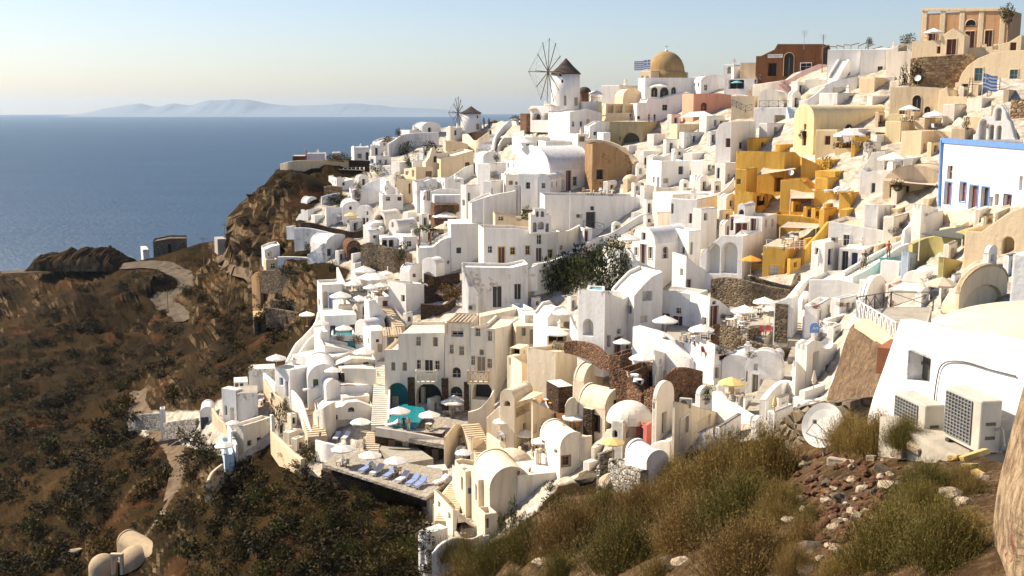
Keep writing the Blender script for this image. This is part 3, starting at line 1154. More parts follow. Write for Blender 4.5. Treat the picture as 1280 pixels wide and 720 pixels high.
def SAIL(label, pts, m='sail', name='shade_sail', cat='awning', posts=(), sag=.25, group=None):
 """cloth stretched between corner points (px,py,depth)"""
 P = [W(*p) for p in pts]
 c = P[0].copy()
 root = empty(name, c, label, cat, group)
 mb = MB()
 n = 6
 if len(P) == 3:
  P = P + [P[2]]
 for th in (0, -.03):
  k = len(mb.v)
  vs = []
  for i in range(n + 1):
   for j in range(n + 1):
    u, v = i / n, j / n
    p = P[0].lerp(P[1], u).lerp(P[3].lerp(P[2], u), v) - c
    p.z += th - sag * 16 * u * (1 - u) * v * (1 - v) * .6
    vs.append(p)
  mb.add(vs, [(i * (n + 1) + j, i * (n + 1) + j + 1, (i + 1) * (n + 1) + j + 1, (i + 1) * (n + 1) + j) for i in range(n) for j in range(n)])
 mb.build('canopy', m, root)
 for i in posts:
  pb = MB()
  pb.tube(P[i] - c, P[i] - c - Vector((0, 0, 2.4)), .05, n=6)
  pb.build('pole', 'white', root)
 return root
def PERG(label, pts, m='woodl', slat=8, post=2.3, group=None, name='pergola'):
 """slatted pergola over four corner points (px,py,depth)"""
 P = [W(*p) for p in pts]
 c = P[0].copy()
 root = empty(name, c, label, 'pergola', group)
 sb, pb = MB(), MB()
 q = [p - c for p in P]
 for i in range(slat + 1):
  u = i / slat
  sb.bar(q[0].lerp(q[1], u), q[3].lerp(q[2], u), .22, .06)
 for a, b in ((q[0], q[1]), (q[3], q[2])):
  sb.bar(a - Vector((0, 0, .1)), b - Vector((0, 0, .1)), .1, .14)
 sb.build('slats', m, root)
 for p in q:
  pb.bar(p - Vector((0, 0, .15)), p - Vector((0, 0, post)), .12)
 pb.build('post', m, root)
 return root
_cache = {}
def cached(key, fn):
 if key not in _cache:
  _cache[key] = fn()
 return _cache[key]
def canopy_mesh(m, n=8, droop=.42, val=.10):
 def fn():
  mb = MB()
  rings = [(0, 0), (.34, -.13), (.68, -.27), (1.0, -droop)]
  vs = [(0, 0, 0)]
  for r, z in rings[1:]:
   for i in range(n * 2):
    t = 2 * math.pi * i / (n * 2)
    rr = r * (1 if i % 2 == 0 else .935)
    vs.append((rr * math.cos(t), rr * math.sin(t), z - (.012 if i % 2 else 0) * r))
  k = n * 2
  fs = [(0, 1 + i, 1 + (i + 1) % k) for i in range(k)]
  for j in range(2):
   fs += [(1 + j * k + i, 1 + (j + 1) * k + i, 1 + (j + 1) * k + (i + 1) % k, 1 + j * k + (i + 1) % k) for i in range(k)]
  b0 = len(vs)
  for i in range(k):
   x, y, z = vs[1 + 2 * k + i]
   vs.append((x * 1.005, y * 1.005, z - val))
  fs += [(1 + 2 * k + i, b0 + i, b0 + (i + 1) % k, 1 + 2 * k + (i + 1) % k) for i in range(k)]
  mb.add(vs, fs)
  mb.add([(x * .97, y * .97, z - .03) for x, y, z in vs[:b0]], [tuple(reversed(f)) for f in fs[:k * 3]])
  mb.lathe([(.0, .06), (.03, .03), (.035, 0), (.0, -.02)], 6)
  return mb.mesh('canopy', m)
 return cached(('can', m, n), fn)
def U(label, px, py, wpx, m='canvas', base=None, h=2.5, d=None, group=None, cat='parasol', rot=None, lean=0, n=8, name='parasol'):
 """parasol: tip pixel, canopy width in pixels; base pixel optional"""
 if d is None:
  d0 = D(px, py + 25)
  yb = base if base else py + h * FPX / d0
  g, nn = S(px, yb)
  d = (g - CAM).dot(FW)
  if abs(nn.z) < .5:
   g = g + Vector((ray(px, yb).x, 1, 0)).normalized() * .5
   g = down(g + Vector((0, 0, .3)), 1.5)
 else:
  g = W(px, base if base else py + h * FPX / d, d)
  g = down(g + Vector((0, 0, .6)), .6) if _bvh else g
 ht = zat(px, py, g.y) - g.z
 ht = min(max(ht, 1.7), 4.2)
 R_ = wpx / 2 * ((g - CAM).dot(FW)) / FPX
 root = empty(name, g, label, cat, group)
 rz = rnd.random() * .8 if rot is None else rot
 o = inst('canopy', canopy_mesh(m, n), root, (0, 0, ht), rz)
 o.scale = (R_, R_, min(R_, 2.2))
 if lean:
  o.rotation_euler = (lean, 0, rz)
 pm = cached('upole', lambda: (lambda b_: (b_.tube((0, 0, 0), (0, 0, 1), .035, n=6), b_.mesh('pole', 'woodl'))[1])(MB()))
 p = inst('pole', pm, root)
 p.scale = (1, 1, ht - .03)
 bm_ = cached('ubase', lambda: (lambda b_: (b_.lathe([(.0, .12), (.1, .11), (.28, .06), (.28, 0)], 10), b_.mesh('base', 'pave'))[1])(MB()))
 inst('base', bm_, root)
 rm_ = cached('urib', lambda: (lambda b_: ([b_.bar((0, 0, -.2), (.93 * math.cos(i * math.pi / 4), .93 * math.sin(i * math.pi / 4), -.43), .018) for i in range(8)], b_.mesh('ribs', 'woodl'))[1])(MB()))
 q = inst('ribs', rm_, root, (0, 0, ht), rz)
 q.scale = (R_, R_, min(R_, 2.2))
 return root
def UC(label, px, py, m='canvasb', h=2.3, hpx=None, group=None, name='closed_parasol'):
 """closed parasol, foot at the pixel"""
 g, nn = S(px, py)
 d = (g - CAM).dot(FW)
 if hpx:
  h = hpx * d / FPX
 root = empty(name, g, label, 'parasol', group)
 b_ = MB()
 b_.lathe([(.0, h), (.06, h - .05), (.17, h * .55), (.2, h * .42), (.1, h * .36), (.16, h * .3), (.0, h * .3)], 8)
 b_.build('canopy', m, root)
 b_ = MB()
 b_.tube((0, 0, 0), (0, 0, h * .4), .035, n=6)
 b_.build('pole', 'woodl', root)
 return root
def lounger_meshes(m):
 def fn():
  f, c = MB(), MB()
  for x in (-.3, .3):
   f.bar((x, -.95, .28), (x, .35, .28), .06)
   f.bar((x, .35, .28), (x, 1.0, .62), .05)
   for y in (-.8, .3):
    f.bar((x, y, 0), (x, y, .28), .06)
   f.bar((x, .85, .02), (x, .8, .5), .04)
  for y in (-.95, .35):
   f.bar((-.3, y, .28), (.3, y, .28), .05)
  c.box((0, -.3, .35), .62, 1.3, .10)
  c2 = MB()
  a = math.atan2(.34, .65)
  for s_ in (1,):
   v = [(-.31, .36, .33), (.31, .36, .33), (.31, 1.02, .67), (-.31, 1.02, .67)]
   up = [(x, y - .04, z + .10) for x, y, z in v]
   c2.add(v + up, [(0, 3, 2, 1), (4, 5, 6, 7), (0, 1, 5, 4), (1, 2, 6, 5), (2, 3, 7, 6), (3, 0, 4, 7)])
  return f.mesh('frame', 'white'), c.mesh('seat', m), c2.mesh('backrest', m)
 return cached(('lg', m), fn)
def LG(label, px, py, rz=0, m='cush', group=None, s=1.0):
 g, nn = S(px, py)
 root = empty('sun_lounger', g, label, 'sun lounger', group)
 root.rotation_euler = (0, 0, rad(rz))
 root.scale = (s, s, s)
 for nm, me in zip(('frame', 'seat', 'backrest'), lounger_meshes(m)):
  inst(nm, me, root)
 return root
def TB(label, px, py, m='white', r=.4, group=None, sq=False, h=.74):
 g, nn = S(px, py)
 root = empty('cafe_table', g, label, 'table', group)
 def fn():
  a, b = MB(), MB()
  if sq:
   a.box((0, 0, h - .02), r * 2, r * 2, .04)
  else:
   a.lathe([(0, h), (r, h), (r, h - .04), (0, h - .04)], 14)
  b.tube((0, 0, 0), (0, 0, h - .04), .035, n=6)
  b.lathe([(0, .04), (.22, .03), (.22, 0)], 8)
  return a.mesh('tabletop', m), b.mesh('pedestal', 'iron')
 a, b = cached(('tb', m, r, sq, h), fn)
 inst('tabletop', a, root)
 inst('pedestal', b, root)
 return root
def CH(label, px, py, rz=0, m='woodl', group=None, s=1.0, cm=None):
 g, nn = S(px, py)
 root = empty('cafe_chair', g, label, 'chair', group)
 root.rotation_euler = (0, 0, rad(rz))
 def fn():
  a, b, c = MB(), MB(), MB()
  a.box((0, 0, .45), .46, .46, .05)
  v = [(-.22, .2, .47), (.22, .2, .47), (.22, .29, .92), (-.22, .29, .92)]
  v2 = [(x, y + .04, z) for x, y, z in v]
  b.add(v + v2, [(0, 3, 2, 1), (4, 5, 6, 7), (0, 1, 5, 4), (1, 2, 6, 5), (2, 3, 7, 6), (3, 0, 4, 7)])
  for x in (-.2, .2):
   for y in (-.2, .2):
    c.bar((x, y, 0), (x, y, .45), .045)
  return a.mesh('seat', cm or m), b.mesh('backrest', cm or m), c.mesh('legs', m)
 for nm, me in zip(('seat', 'backrest', 'legs'), cached(('ch', m, cm), fn)):
  inst(nm, me, root)
 root.scale = (s, s, s)
 return root
def leafball(n, mat, size=.13, seed=1, flatz=.8, up=0.0, clump=5, narrow=.55):
 """foliage: many small leaf faces spread through a lumpy volume of radius 1"""
 r = random.Random(seed)
 mb = MB()
 lobes = [(Vector((r.uniform(-.55, .55), r.uniform(-.55, .55), r.uniform(.1, .75))), r.uniform(.35, .6)) for _ in range(clump)] + [(Vector((0, 0, .35)), .65)]
 V, Fc = [], []
 for i in range(n):
  c, rr = r.choice(lobes)
  d = Vector((r.gauss(0, 1), r.gauss(0, 1), r.gauss(0, 1))).normalized()
  p = c + d * rr * (r.random() ** .35)
  p.z = max(p.z * flatz, 0.0)
  a = (d + Vector((r.gauss(0, .5), r.gauss(0, .5), r.gauss(0, .5) + up))).normalized()
  q = a.cross(Vector((r.gauss(0, 1), r.gauss(0, 1), r.gauss(0, 1)))).normalized()
  s_ = size * r.uniform(.6, 1.3)
  k = len(V)
  V += [p - q * s_ * narrow * .5, p + a * s_ * .5 - q * s_ * narrow * .1, p + a * s_, p + a * s_ * .5 + q * s_ * narrow]
  Fc.append((k, k + 1, k + 2, k + 3))
 mb.v, mb.f, mb.mi = V, Fc, [0] * len(Fc)
 return mb.mesh('foliage', mat)
def SH(label, px, py, wpx, hpx=None, m='scrub', group=None, name='shrub', cat='shrub', n=420, g=None, var=None, size=.15, z=0):
 """shrub standing at the pixel, so wide and so high in pixels"""
 if g is None:
  g, nn = S(px, py)
 d = (g - CAM).dot(FW)
 w = wpx * d / FPX / 2
 h = (hpx or wpx * .7) * d / FPX
 v = rnd.randrange(4) if var is None else var
 me = cached(('sh', m, n, v, size), lambda: leafball(n, m, size, 11 + v))
 if name == 'tree':
  root = empty('tree', g, label, cat, group)
  b_ = MB()
  b_.tube((0, 0, -.4), (w * .1, 0, h * .45), w * .12, w * .06, n=7)
  b_.bar((w * .08, 0, h * .3), (-w * .4, w * .1, h * .7), w * .07)
  b_.bar((w * .08, 0, h * .3), (w * .45, -w * .1, h * .7), w * .07)
  b_.build('trunk', 'wood', root)
  o = inst('crown', me, root, (0, 0, h * .22), rnd.random() * 6)
  o.scale = (w * .95, w * .95, h * .78)
  return root
 o = inst(name, me, None, g + Vector((0, 0, z - .05 * h)), rnd.random() * 6.28)
 o.scale = (w * .95, w * .95, h * .95)
 return tag(o, label, cat, group)
def POT(label, px, py, hpx=7, flower=None, group=None, pm='terra'):
 g, nn = S(px, py)
 d = (g - CAM).dot(FW)
 h = hpx * d / FPX
 root = empty('potted_plant', g, label, 'plant', group)
 b_ = MB()
 b_.lathe([(0, 0), (h * .16, 0), (h * .24, h * .38), (h * .2, h * .38), (0, h * .34)], 10)
 b_.build('pot', pm, root)
 mt = flower or 'hedge'
 me = cached(('pf', mt), lambda: leafball(120, mt, .3, 3))
 o = inst('foliage', me, root, (0, 0, h * .36))
 o.scale = (h * .36, h * .36, h * .6)
 return root
def AC(label, px, py, wpx=7, rz=0, g=None, group=None, grill=True):
 if g is None:
  g, nn = S(px, py)
 d = (g - CAM).dot(FW)
 w = wpx * d / FPX
 root = empty('air_conditioner', g, label, 'air conditioner', group)
 root.rotation_euler = (0, 0, rad(rz))
 b_ = MB()
 b_.box((0, 0, w * .4), w, w * .4, w * .74)
 b_.build('casing', 'acw', root)
 b_ = MB()
 b_.lathe([(0, 0), (w * .28, 0), (w * .28, w * .015), (0, w * .015)], 14)
 b_.v = [Vector((v.x - w * .12, -w * .2 - v.z - .002, v.y + w * .4)) for v in b_.v]
 b_.build('fan_grille', 'grille', root)
 b_ = MB()
 for x in (-.35, .35):
  b_.box((w * x, 0, w * .015), w * .1, w * .4, w * .03)
 b_.build('foot', 'iron', root)
 return root
def DISH(label, px, py, dpx, g=None, az=-40, group=None, m='grey', off=0):
 """satellite dish, centre of the bowl at the pixel"""
 if g is None:
  g, nn = S(px, py + dpx * .8)
 d = (g - CAM).dot(FW)
 R_ = dpx / 2 * d / FPX
 root = empty('satellite_dish', g, label, 'satellite dish', group)
 zc = max(R_ * .9, zat(px, py, g.y) - g.z)
 A = Vector((math.sin(rad(az)), -math.cos(rad(az)), .45)).normalized()
 qt = A.to_track_quat('Z', 'Y')
 b_ = MB()
 b_.lathe([(0, 0), (R_ * .4, R_ * .04), (R_ * .75, R_ * .13), (R_, R_ * .24), (R_, R_ * .26), (R_ * .75, R_ * .15), (R_ * .4, R_ * .06), (0, R_ * .02)], 32)
 b_.v = [qt @ v + Vector((0, 0, zc)) for v in b_.v]
 b_.build('bowl', m, root)
 b_ = MB()
 b_.tube((0, 0, -.3), (0, 0, zc - R_ * .1), R_ * .06, n=6)
 b_.build('mast', 'steel', root)
 b_ = MB()
 tip = A * (R_ * .95) + Vector((0, 0, zc))
 for sgn in (-1, 1):
  side = qt @ Vector((sgn * R_ * .7, -R_ * .5, R_ * .2)) + Vector((0, 0, zc))
  b_.bar(side, tip, R_ * .03)
 b_.box(tip, R_ * .16, R_ * .16, R_ * .16)
 b_.build('feed_arm', 'steel', root)
 return root
def person_mesh(pose, cols):
 """one continuous body grown over a skeleton; faces coloured by height"""
 J = {'pel': (0, 0, .95, .135), 'sp': (0, 0, 1.15, .125), 'ch': (0, .01, 1.35, .15), 'nk': (0, 0, 1.5, .06), 'hd': (0, -.02, 1.62, .095), 'tp': (0, -.01, 1.72, .08)}
 st = .12 if pose == 'walk' else .02
 for s_, k in ((-1, 'l'), (1, 'r')):
  J['hip' + k] = (s_ * .09, 0, .9, .1)
  J['kn' + k] = (s_ * .10, -st * s_ * .9, .5, .07)
  J['an' + k] = (s_ * .10, st * s_ * 1.3, .09, .05)
  J['to' + k] = (s_ * .11, st * s_ * 1.3 - .17, .04, .04)
  J['shl' + k] = (s_ * .19, 0, 1.4, .06)
  J['el' + k] = (s_ * .25, .03 + st * s_, 1.12, .045)
  J['wr' + k] = (s_ * .24, -.06 + st * s_ * 1.4, .88, .035)
  J['ha' + k] = (s_ * .24, -.09 + st * s_ * 1.5, .78, .035)
 E = [('pel', 'sp'), ('sp', 'ch'), ('ch', 'nk'), ('nk', 'hd'), ('hd', 'tp')]
 for k in 'lr':
  E += [('pel', 'hip' + k), ('hip' + k, 'kn' + k), ('kn' + k, 'an' + k), ('an' + k, 'to' + k), ('ch', 'shl' + k), ('shl' + k, 'el' + k), ('el' + k, 'wr' + k), ('wr' + k, 'ha' + k)]
 nm = list(J)
 me = bpy.data.meshes.new('body')
 me.from_pydata([J[k][:3] for k in nm], [(nm.index(a), nm.index(b)) for a, b in E], [])
 o = bpy.data.objects.new('tmp', me)
 COL.objects.link(o)
 md = o.modifiers.new('s', 'SKIN')
 for i, k in enumerate(nm):
  v = me.skin_vertices[0].data[i]
  v.radius = (J[k][3], J[k][3] * (.8 if k in ('ch', 'sp', 'pel') else 1))
  v.use_root = (k == 'pel')
 o.modifiers.new('d', 'SUBSURF').levels = 1
 dg = bpy.context.evaluated_depsgraph_get()
 out = bpy.data.meshes.new_from_object(o.evaluated_get(dg))
 out.name = 'body'
 bpy.data.objects.remove(o)
 out.materials.clear()
 for c in cols:
  out.materials.append(M[c])
 for p in out.polygons:
  z, x, y = p.center.z, abs(p.center.x), p.center.y
  k = 0
  if z > 1.66 or (z > 1.56 and y > .02):
   k = 3
  elif z > 1.47:
   k = 0
  elif z < .08:
   k = 3
  elif x > .2 and z < 1.2:
   k = 0
  elif z > .93:
   k = 1
  else:
   k = 2
  p.material_index = k
  p.use_smooth = True
 return out
def MAN(label, px, py, rz=0, top='shirtw', leg='trous', pose='walk', h=1.72, g=None):
 if g is None:
  g, nn = S(px, py)
 me = cached(('man', pose, top, leg), lambda: person_mesh(pose, ['skin', top, leg, 'hair']))
 o = inst('person', me, None, g, rad(rz), h / 1.74)
 return tag(o, label, 'person')
def text_obj(name, body, size, mat, parent, loc, rot, ext=.01):
 cu = bpy.data.curves.new(name, 'FONT')
 cu.body = body
 cu.size = size
 cu.align_x = 'CENTER'
 cu.align_y = 'CENTER'
 cu.extrude = ext
 cu.materials.append(M[mat])
 t = bpy.data.objects.new('tmp', cu)
 COL.objects.link(t)
 me = bpy.data.meshes.new_from_object(t.evaluated_get(bpy.context.evaluated_depsgraph_get()))
 bpy.data.objects.remove(t)
 o = bpy.data.objects.new(name, me)
 COL.objects.link(o)
 o.parent = parent
 o.location = loc
 o.rotation_euler = rot
 return o
def windmill(label, px, ybase, ytop, wbot, wtop, ycone, hub, d, blades, rblade, name='windmill', wins=()):
 base = W(px, ybase, d)
 root = empty(name, base, label, 'windmill')
 k = d / FPX
 rb, rt = wbot / 2 * k, wtop / 2 * k
 h = zat(px, ytop, base.y) - base.z
 hc = zat(px, ycone, base.y) - base.z
 b_ = MB()
 b_.lathe([(rb * 1.02, -3), (rb, 0), (rt * .5 + rb * .5, h * .5), (rt, h), (0, h)], 28)
 b_.build('tower', 'w', root, smooth=True, surf=True)
 b_ = MB()
 b_.lathe([(0, h - .05), (rt * 1.1, h - .1), (rt * 1.08, h + .12), (rt * .55, h + (hc - h) * .48), (rt * .12, h + (hc - h) * .9), (0, hc)], 24)
 b_.build('cap', 'thatch', root)
 for q in wins:
  P = W(q[0], q[1], d) - base
  ang = math.asin(max(-.99, min(.99, P.x / rt)))
  r0 = rt + (rb - rt) * max(0, 1 - P.z / h)
  wb = MB()
  cx, cy = math.sin(ang) * r0, -math.cos(ang) * r0
  wb.box((cx, cy, P.z), q[2] * k, .12, q[3] * k, ang)
  wb.build('window' if q[3] < 6 else 'door', 'dark' if q[3] < 6 else 'shut', root)
 Hb = W(hub[0], hub[1], d) - base
 ax = Vector((-.93, -.37, 0))
 Hb = Vector((Hb.x - .2, Hb.y - rt * .3, Hb.z))
 ab = MB()
 ab.tube(Vector((0, 0, Hb.z)), Hb, .12, n=8)
 ab.tube(Hb - ax * .1, Hb + ax * .25, .3, .2, n=8)
 ab.build('axle', 'woodd', root)
 up = Vector((0, 0, 1))
 R_ = rblade * k
 tipb = Hb + ax * R_ * .66
 sb = MB()
 sb.tube(Hb, tipb, .1, .06, n=6)
 sb.build('bowsprit', 'woodd', root)
 sd_ = ax.cross(up).normalized()
 R_ = rblade * k
 for i in range(blades):
  t = 2 * math.pi * (i + .15) / blades
  v = sd_ * math.cos(t) + up * math.sin(t)
  sb = MB()
  sb.bar(Hb + ax * .05, Hb + ax * .05 + v * R_, .13, .13)
  sb.build('sail_arm', 'woodd', root)
 sb = MB()
 for i in range(blades):
  t0, t1 = 2 * math.pi * (i + .15) / blades, 2 * math.pi * (i + 1.15) / blades
  a = Hb + ax * .05 + (sd_ * math.cos(t0) + up * math.sin(t0)) * R_ * .97
  b2 = Hb + ax * .05 + (sd_ * math.cos(t1) + up * math.sin(t1)) * R_ * .97
  sb.bar(a, b2, .02)
  sb.bar(tipb, a, .02)
 sb.build('rope', 'woodd', root)
 return root
def flag(label, px, yfoot, ytip, d, fx, fy, fw, fh, name='flag'):
 """striped flag on its pole; (fx,fy) the top hoist corner, sizes in pixels, fw may be negative"""
 b0 = W(px, yfoot, d)
 pole = MB()
 hp = zat(px, ytip, b0.y) - b0.z
 pole.tube((0, 0, -.3), (0, 0, hp), .05, .03, n=6)
 pole.lathe([(0, hp + .12), (.08, hp + .06), (.06, hp), (0, hp - .02)], 6)
 po = pole.build('flagpole', 'white', None, b0)
 k = d / FPX
 nx, ny = 18, 9
 ft = W(fx, fy, d) - b0
 mb = MB()
 for side in (0, 1):
  vs = []
  for i in range(nx + 1):
   for j in range(ny * 2 + 1):
    u, v = i / nx, j / (ny * 2)
    vs.append(Vector((u * fw * k, math.sin(u * 9 + v) * .14 * u + side * .015, -v * fh * k - abs(u) * fh * k * .22 + .06 * math.sin(u * 8))))
  kk = len(mb.v)
  mb.v += vs
  for i in range(nx):
   for j in range(ny * 2):
    a = kk + i * (ny * 2 + 1) + j
    mb.f.append((a, a + 1, a + ny * 2 + 2, a + ny * 2 + 1))
    st = j // 2
    c = st % 2
    if st < 5 and i < 7:
     c = 1 if (st == 2 or i == 3) else 0
    mb.mi.append(c)
 fo = mb.build(name, ['bluet', 'white'], None, b0 + Vector((0, 0, ft.z)))
 return po, fo
H('low red-brown hut at the far cliff edge', 364, 366, 381, 195, 207, 70, 'rust', 'slab', rm='t')
F('long tan retaining wall under the red-brown hut', [(350, 205, 213), (368, 201, 215), (400, 200, 214), (436, 200, 212)], 'tp')
F('dark brown stone wall right of the tan retaining wall', [(436, 200, 211), (462, 201, 212)], 'std')
H('flat white roof house right of the red-brown hut', 381, 384, 406, 192, 199, 70, d=250)
H('small white cube house where the far ridge meets the sea', 412, 415, 424, 191, 199, 70, L=[], R=[('d', 416, 193, 419, 198, 'dark')], d=252)
H('white far house with arched front and brown oval stain', 439, 443, 462, 187, 202, 65, 'w', 'vL', rise=.8, R=[('ad', 457, 190, 461, 200, 'dark'), ('w', 447, 192, 452, 198, 'shut')])
H('white far house with two dark doors near the curved wall', 461, 464, 476, 182, 196, 65, R=[('d', 469, 185, 472, 194, 'dark')], L=[])
H('stepped white house at the start of the curved wall', 466, 474, 498, 172, 190, 50, topR=[(474, 178), (482, 174), (490, 172), (498, 172)], R=[('w', 479, 179, 482, 182)])
F('long pale curved retaining wall below the sea ridge', [(486, 180, 194), (497, 173, 189), (506, 168, 183), (525, 166, 180), (548, 165, 179)], 'wp', .5)
H('white ridge house with a domed top and dark door', 517, 528, 551, 159, 167, 40, r='vR', rise=1.3, L=[('w', 521, 161, 524, 165)], R=[('d', 535, 159.5, 539, 165, 'dark')], d=266)
H('low white ridge house stepping down left of the domed one', 500, 512, 528, 163, 171, 45, d=264)
H('small white house above the hedge with a terrace front', 461, 470, 489, 196, 212, 45, R=[('w', 473, 200, 477, 204), ('w', 481, 200, 484, 205)], L=[('w', 463, 199, 467, 204, 'bluet')])
F('white garden wall with round columns below the far hedge', [(462, 205, 213), (475, 207, 215), (488, 206, 215)])
H('white cubes house with blue door below the ridge', 411, 421, 442, 224, 236, 50, R=[('w', 428, 228, 431, 232, 'navy')], topR=[(421, 222), (426, 221), (431, 226), (442, 224)])
PERG('thin pole pergola beside the tan retaining wall', [(404, 211, 240), (455, 212, 236), (455, 209, 240), (404, 208, 244)], 'canvasb', 10, 2.2)
F('rough rubble wall left of the dark gully', [(405, 233, 242), (415, 232, 243), (428, 234, 243)], 'stl')
F('low curved white wall in front of the rubble wall', [(402, 246, 252), (412, 243, 250), (425, 241, 249)], 'wp')
T('small blue pool terrace on a white base by the tan houses', [(514, 202), (533, 202), (536, 191), (518, 190)], 'poolp', d=236, par=[0, 1, 2, 3], ph=.3)
H('white wall house under the small blue pool', 514, 516, 533, 203, 210, 60, 'w', d=232)
H('cream house with scroll gable beside the small pool', 529, 532, 560, 188, 208, 62, 'c', topR=[(532, 203), (537, 196), (540, 185), (543, 183), (546, 192), (560, 190)], R=[('ad', 542, 195, 546, 203, 'dark')], d=226)
H('long cream house below the small windmill', 555, 557, 585, 178, 194, 64, 'e', topR=[(557, 177), (570, 176), (585, 180)], R=[('w', 567, 188, 570, 192, 'dark')])
H('big tan wall house with slanted roof and square window', 540, 551, 592, 206, 223, 58, 'e', 'slab', topR=[(551, 199), (570, 194), (592, 188)], topL=[(540, 206), (551, 199)],
 L=[('w', 546.5, 204, 549, 212, 'dark')], R=[('w', 581.5, 203, 587, 209, 'dark')], rm='cw', dep=7)
H('low tan house with sloping stair wall and shuttered door', 505, 520, 541, 211, 226, 55, 'e', topL=[(505, 211), (520, 209)], topR=[(520, 218), (528, 210), (532, 208), (541, 210)], L=[('w', 507, 214, 511, 219, 'cush'), ('w', 515, 213, 518, 221, 'cush')], R=[('d', 532, 214, 540, 224, 'wood')], d=217)
H('tan tower house with a tall arched window', 496, 514, 521, 225, 252, 25, 'e', L=[('aw', 510.5, 229, 515, 242, 'dark', 'e')], topL=[(496, 220), (500, 224), (521, 226)], d=212)
windmill('small windmill with brown cap and spoked sails by the sea', 589, 167, 141.5, 28, 24, 132.5, (574, 141), 262, 12, 20, wins=[(597, 146, 2, 3), (596.5, 158, 4, 7)])
H('white service house at the foot of the small windmill', 558, 566, 578, 160, 172, 45, R=[('d', 568, 163, 571, 169, 'navy')], d=258)
H('cream square chimney tower left of the small windmill', 560, 563, 567, 158, 178, 45, 'cw', d=252, dep=1.6)
F('cream stepped stair wall under the small windmill', [(578, 168, 182), (584, 168, 184), (592, 176, 187), (600, 172, 186), (612, 164, 180)], 'c', .4)
F('brown earth bank wall at the small windmill', [(584, 167, 175), (596, 164, 173), (612, 163, 171)], 'std', .5)
ST('long grey stairs climbing to the small windmill', (606, 187), (622, 168), 4.0, 18, 'wp')
F('white winding parapet beside the long grey stairs', [(617, 187, 191), (619, 176, 184), (622, 168, 175), (630, 157, 164), (640, 148, 155), (646, 150, 154)], 'w', .5)
H('round tan domed oven house right of the cypresses', 611, 613, 624, 153, 159, 45, 'stb', 'dome', rise=1.1, d=262)
H('small white domed house at the head of the grey stairs', 622, 624, 634, 153, 159, 45, 'w', 'dome', rise=.9, d=258)
F('white outer parapet along the stairs by the umbrellas', [(624, 182, 187), (630, 172, 180), (641, 166, 173), (655, 163, 168)], 'w')
windmill('tall white windmill with brown conical cap and long bare sails', 707, 139, 92.5, 37, 34.5, 72.5, (686.5, 90), 226, 12, 41, wins=[(699.5, 94, 3, 4), (702, 102, 2.4, 4), (718.5, 127, 5, 10), (705.5, 126, 3, 12)])
H('white base house under the tall windmill', 663, 689, 706, 133, 150, 40, L=[('ar', 665, 141, 676, 150, 'wood'), ('ar', 679, 141, 688, 150, 'wood')], R=[('w', 702, 143, 708, 146)], dep=5, d=222)
H('low white terrace house right of the tall windmill', 725, 728, 752, 127, 140, 55, 'w', 'slab', R=[], d=224, rm='pave')
F('curved white parapet wall below the tall windmill', [(688, 142, 152), (705, 140, 152), (718, 136, 150), (735, 132, 146), (752, 133, 144)], 'w')
H('dark thatched round hut right of the windmill', 725, 727, 736, 113, 124, 45, 'stb', 'dome', rise=1.4, d=232, rm='thatch')
H('pale blue-grey domed cistern behind the windmill terrace', 734, 736, 752, 119, 127, 45, 'wp', 'dome', rise=1.6, d=236)
H('white flat house between windmill and dome', 752, 774, 800, 107, 124, 35, R=[('w', 768, 114, 773, 123, 'dark')], L=[('w', 769, 115, 773, 123, 'dark')], d=232)
H('cream barrel vault house left of the domed church', 774, 779, 802, 120, 128, 60, 'e', 'vR', rise=1.6, d=224)
H('long cream terrace house with bell openings', 752, 757, 793, 130, 146, 60, 'e', R=[('n', 760, 131, 767, 141), ('n', 769, 131, 778, 141), ('n', 781, 131, 791, 141)], d=218)
H('domed church drum with arched niches', 800, 813, 860, 89, 118, 45, 'tp', 'dome', rise=1, L=[('an', 802, 95, 804.5, 111), ('an', 807.5, 95, 811, 109)], R=[], d=229, dep=9)
H('white house with umbrella terrace under the big dome', 804, 806, 873, 97, 122, 66, 'w', 'slab', R=[('ad', 814, 109, 822, 121, 'dark', 'cw'), ('ad', 825, 109, 836, 122, 'dark', 'cw'), ('ad', 839, 109, 845, 119, 'dark', 'cw'), ('w', 868, 109, 874, 117, 'dark')], d=221, dep=6)
H('grey-white shaded block house below the big dome', 793, 796, 862, 123, 151, 66, 'w', 'slab', topR=[(796, 129), (808, 128), (810, 123), (830, 123), (845, 118), (862, 115)], R=[('w', 828, 131, 834, 138, 'dark'), ('w', 796, 145, 800, 149, 'brown')], d=216, dep=6)
H('white house stack right of the big dome', 862, 875, 905, 101, 118, 30, R=[], d=224)
H('white house with awning right of the domed church', 873, 876, 906, 101, 114, 60, d=218, r='vR', rise=1.2, R=[('w', 880, 106, 884, 113)])
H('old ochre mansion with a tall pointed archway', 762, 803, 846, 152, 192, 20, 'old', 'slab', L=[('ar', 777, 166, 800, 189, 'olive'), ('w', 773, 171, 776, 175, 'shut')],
 R=[('w', 812, 172, 820, 184, 'slate')], d=204, dep=7, rm='tp')
H('pink house with one small arched window', 860, 866, 914, 116, 155, 62, 'pk', topR=[(866, 117), (900, 116.5), (914, 119)], R=[('aw', 876, 128, 883.5, 138, 'brown', 'pk')], d=203, dep=6)
H('tan block below the pink house', 843, 846, 905, 155, 190, 66, 'tp', 'slab', d=198, dep=5)
H('bright white rounded block right of the ochre mansion', 850, 858, 896, 184, 204, 45, 'w', topR=[(858, 190), (870, 184), (896, 187)], d=186)
SAIL('large cream awning in front of the pink house', [(849, 147, 196), (893, 145, 196), (880, 139, 201), (862, 140, 201)], 'canvas', posts=(0, 1))
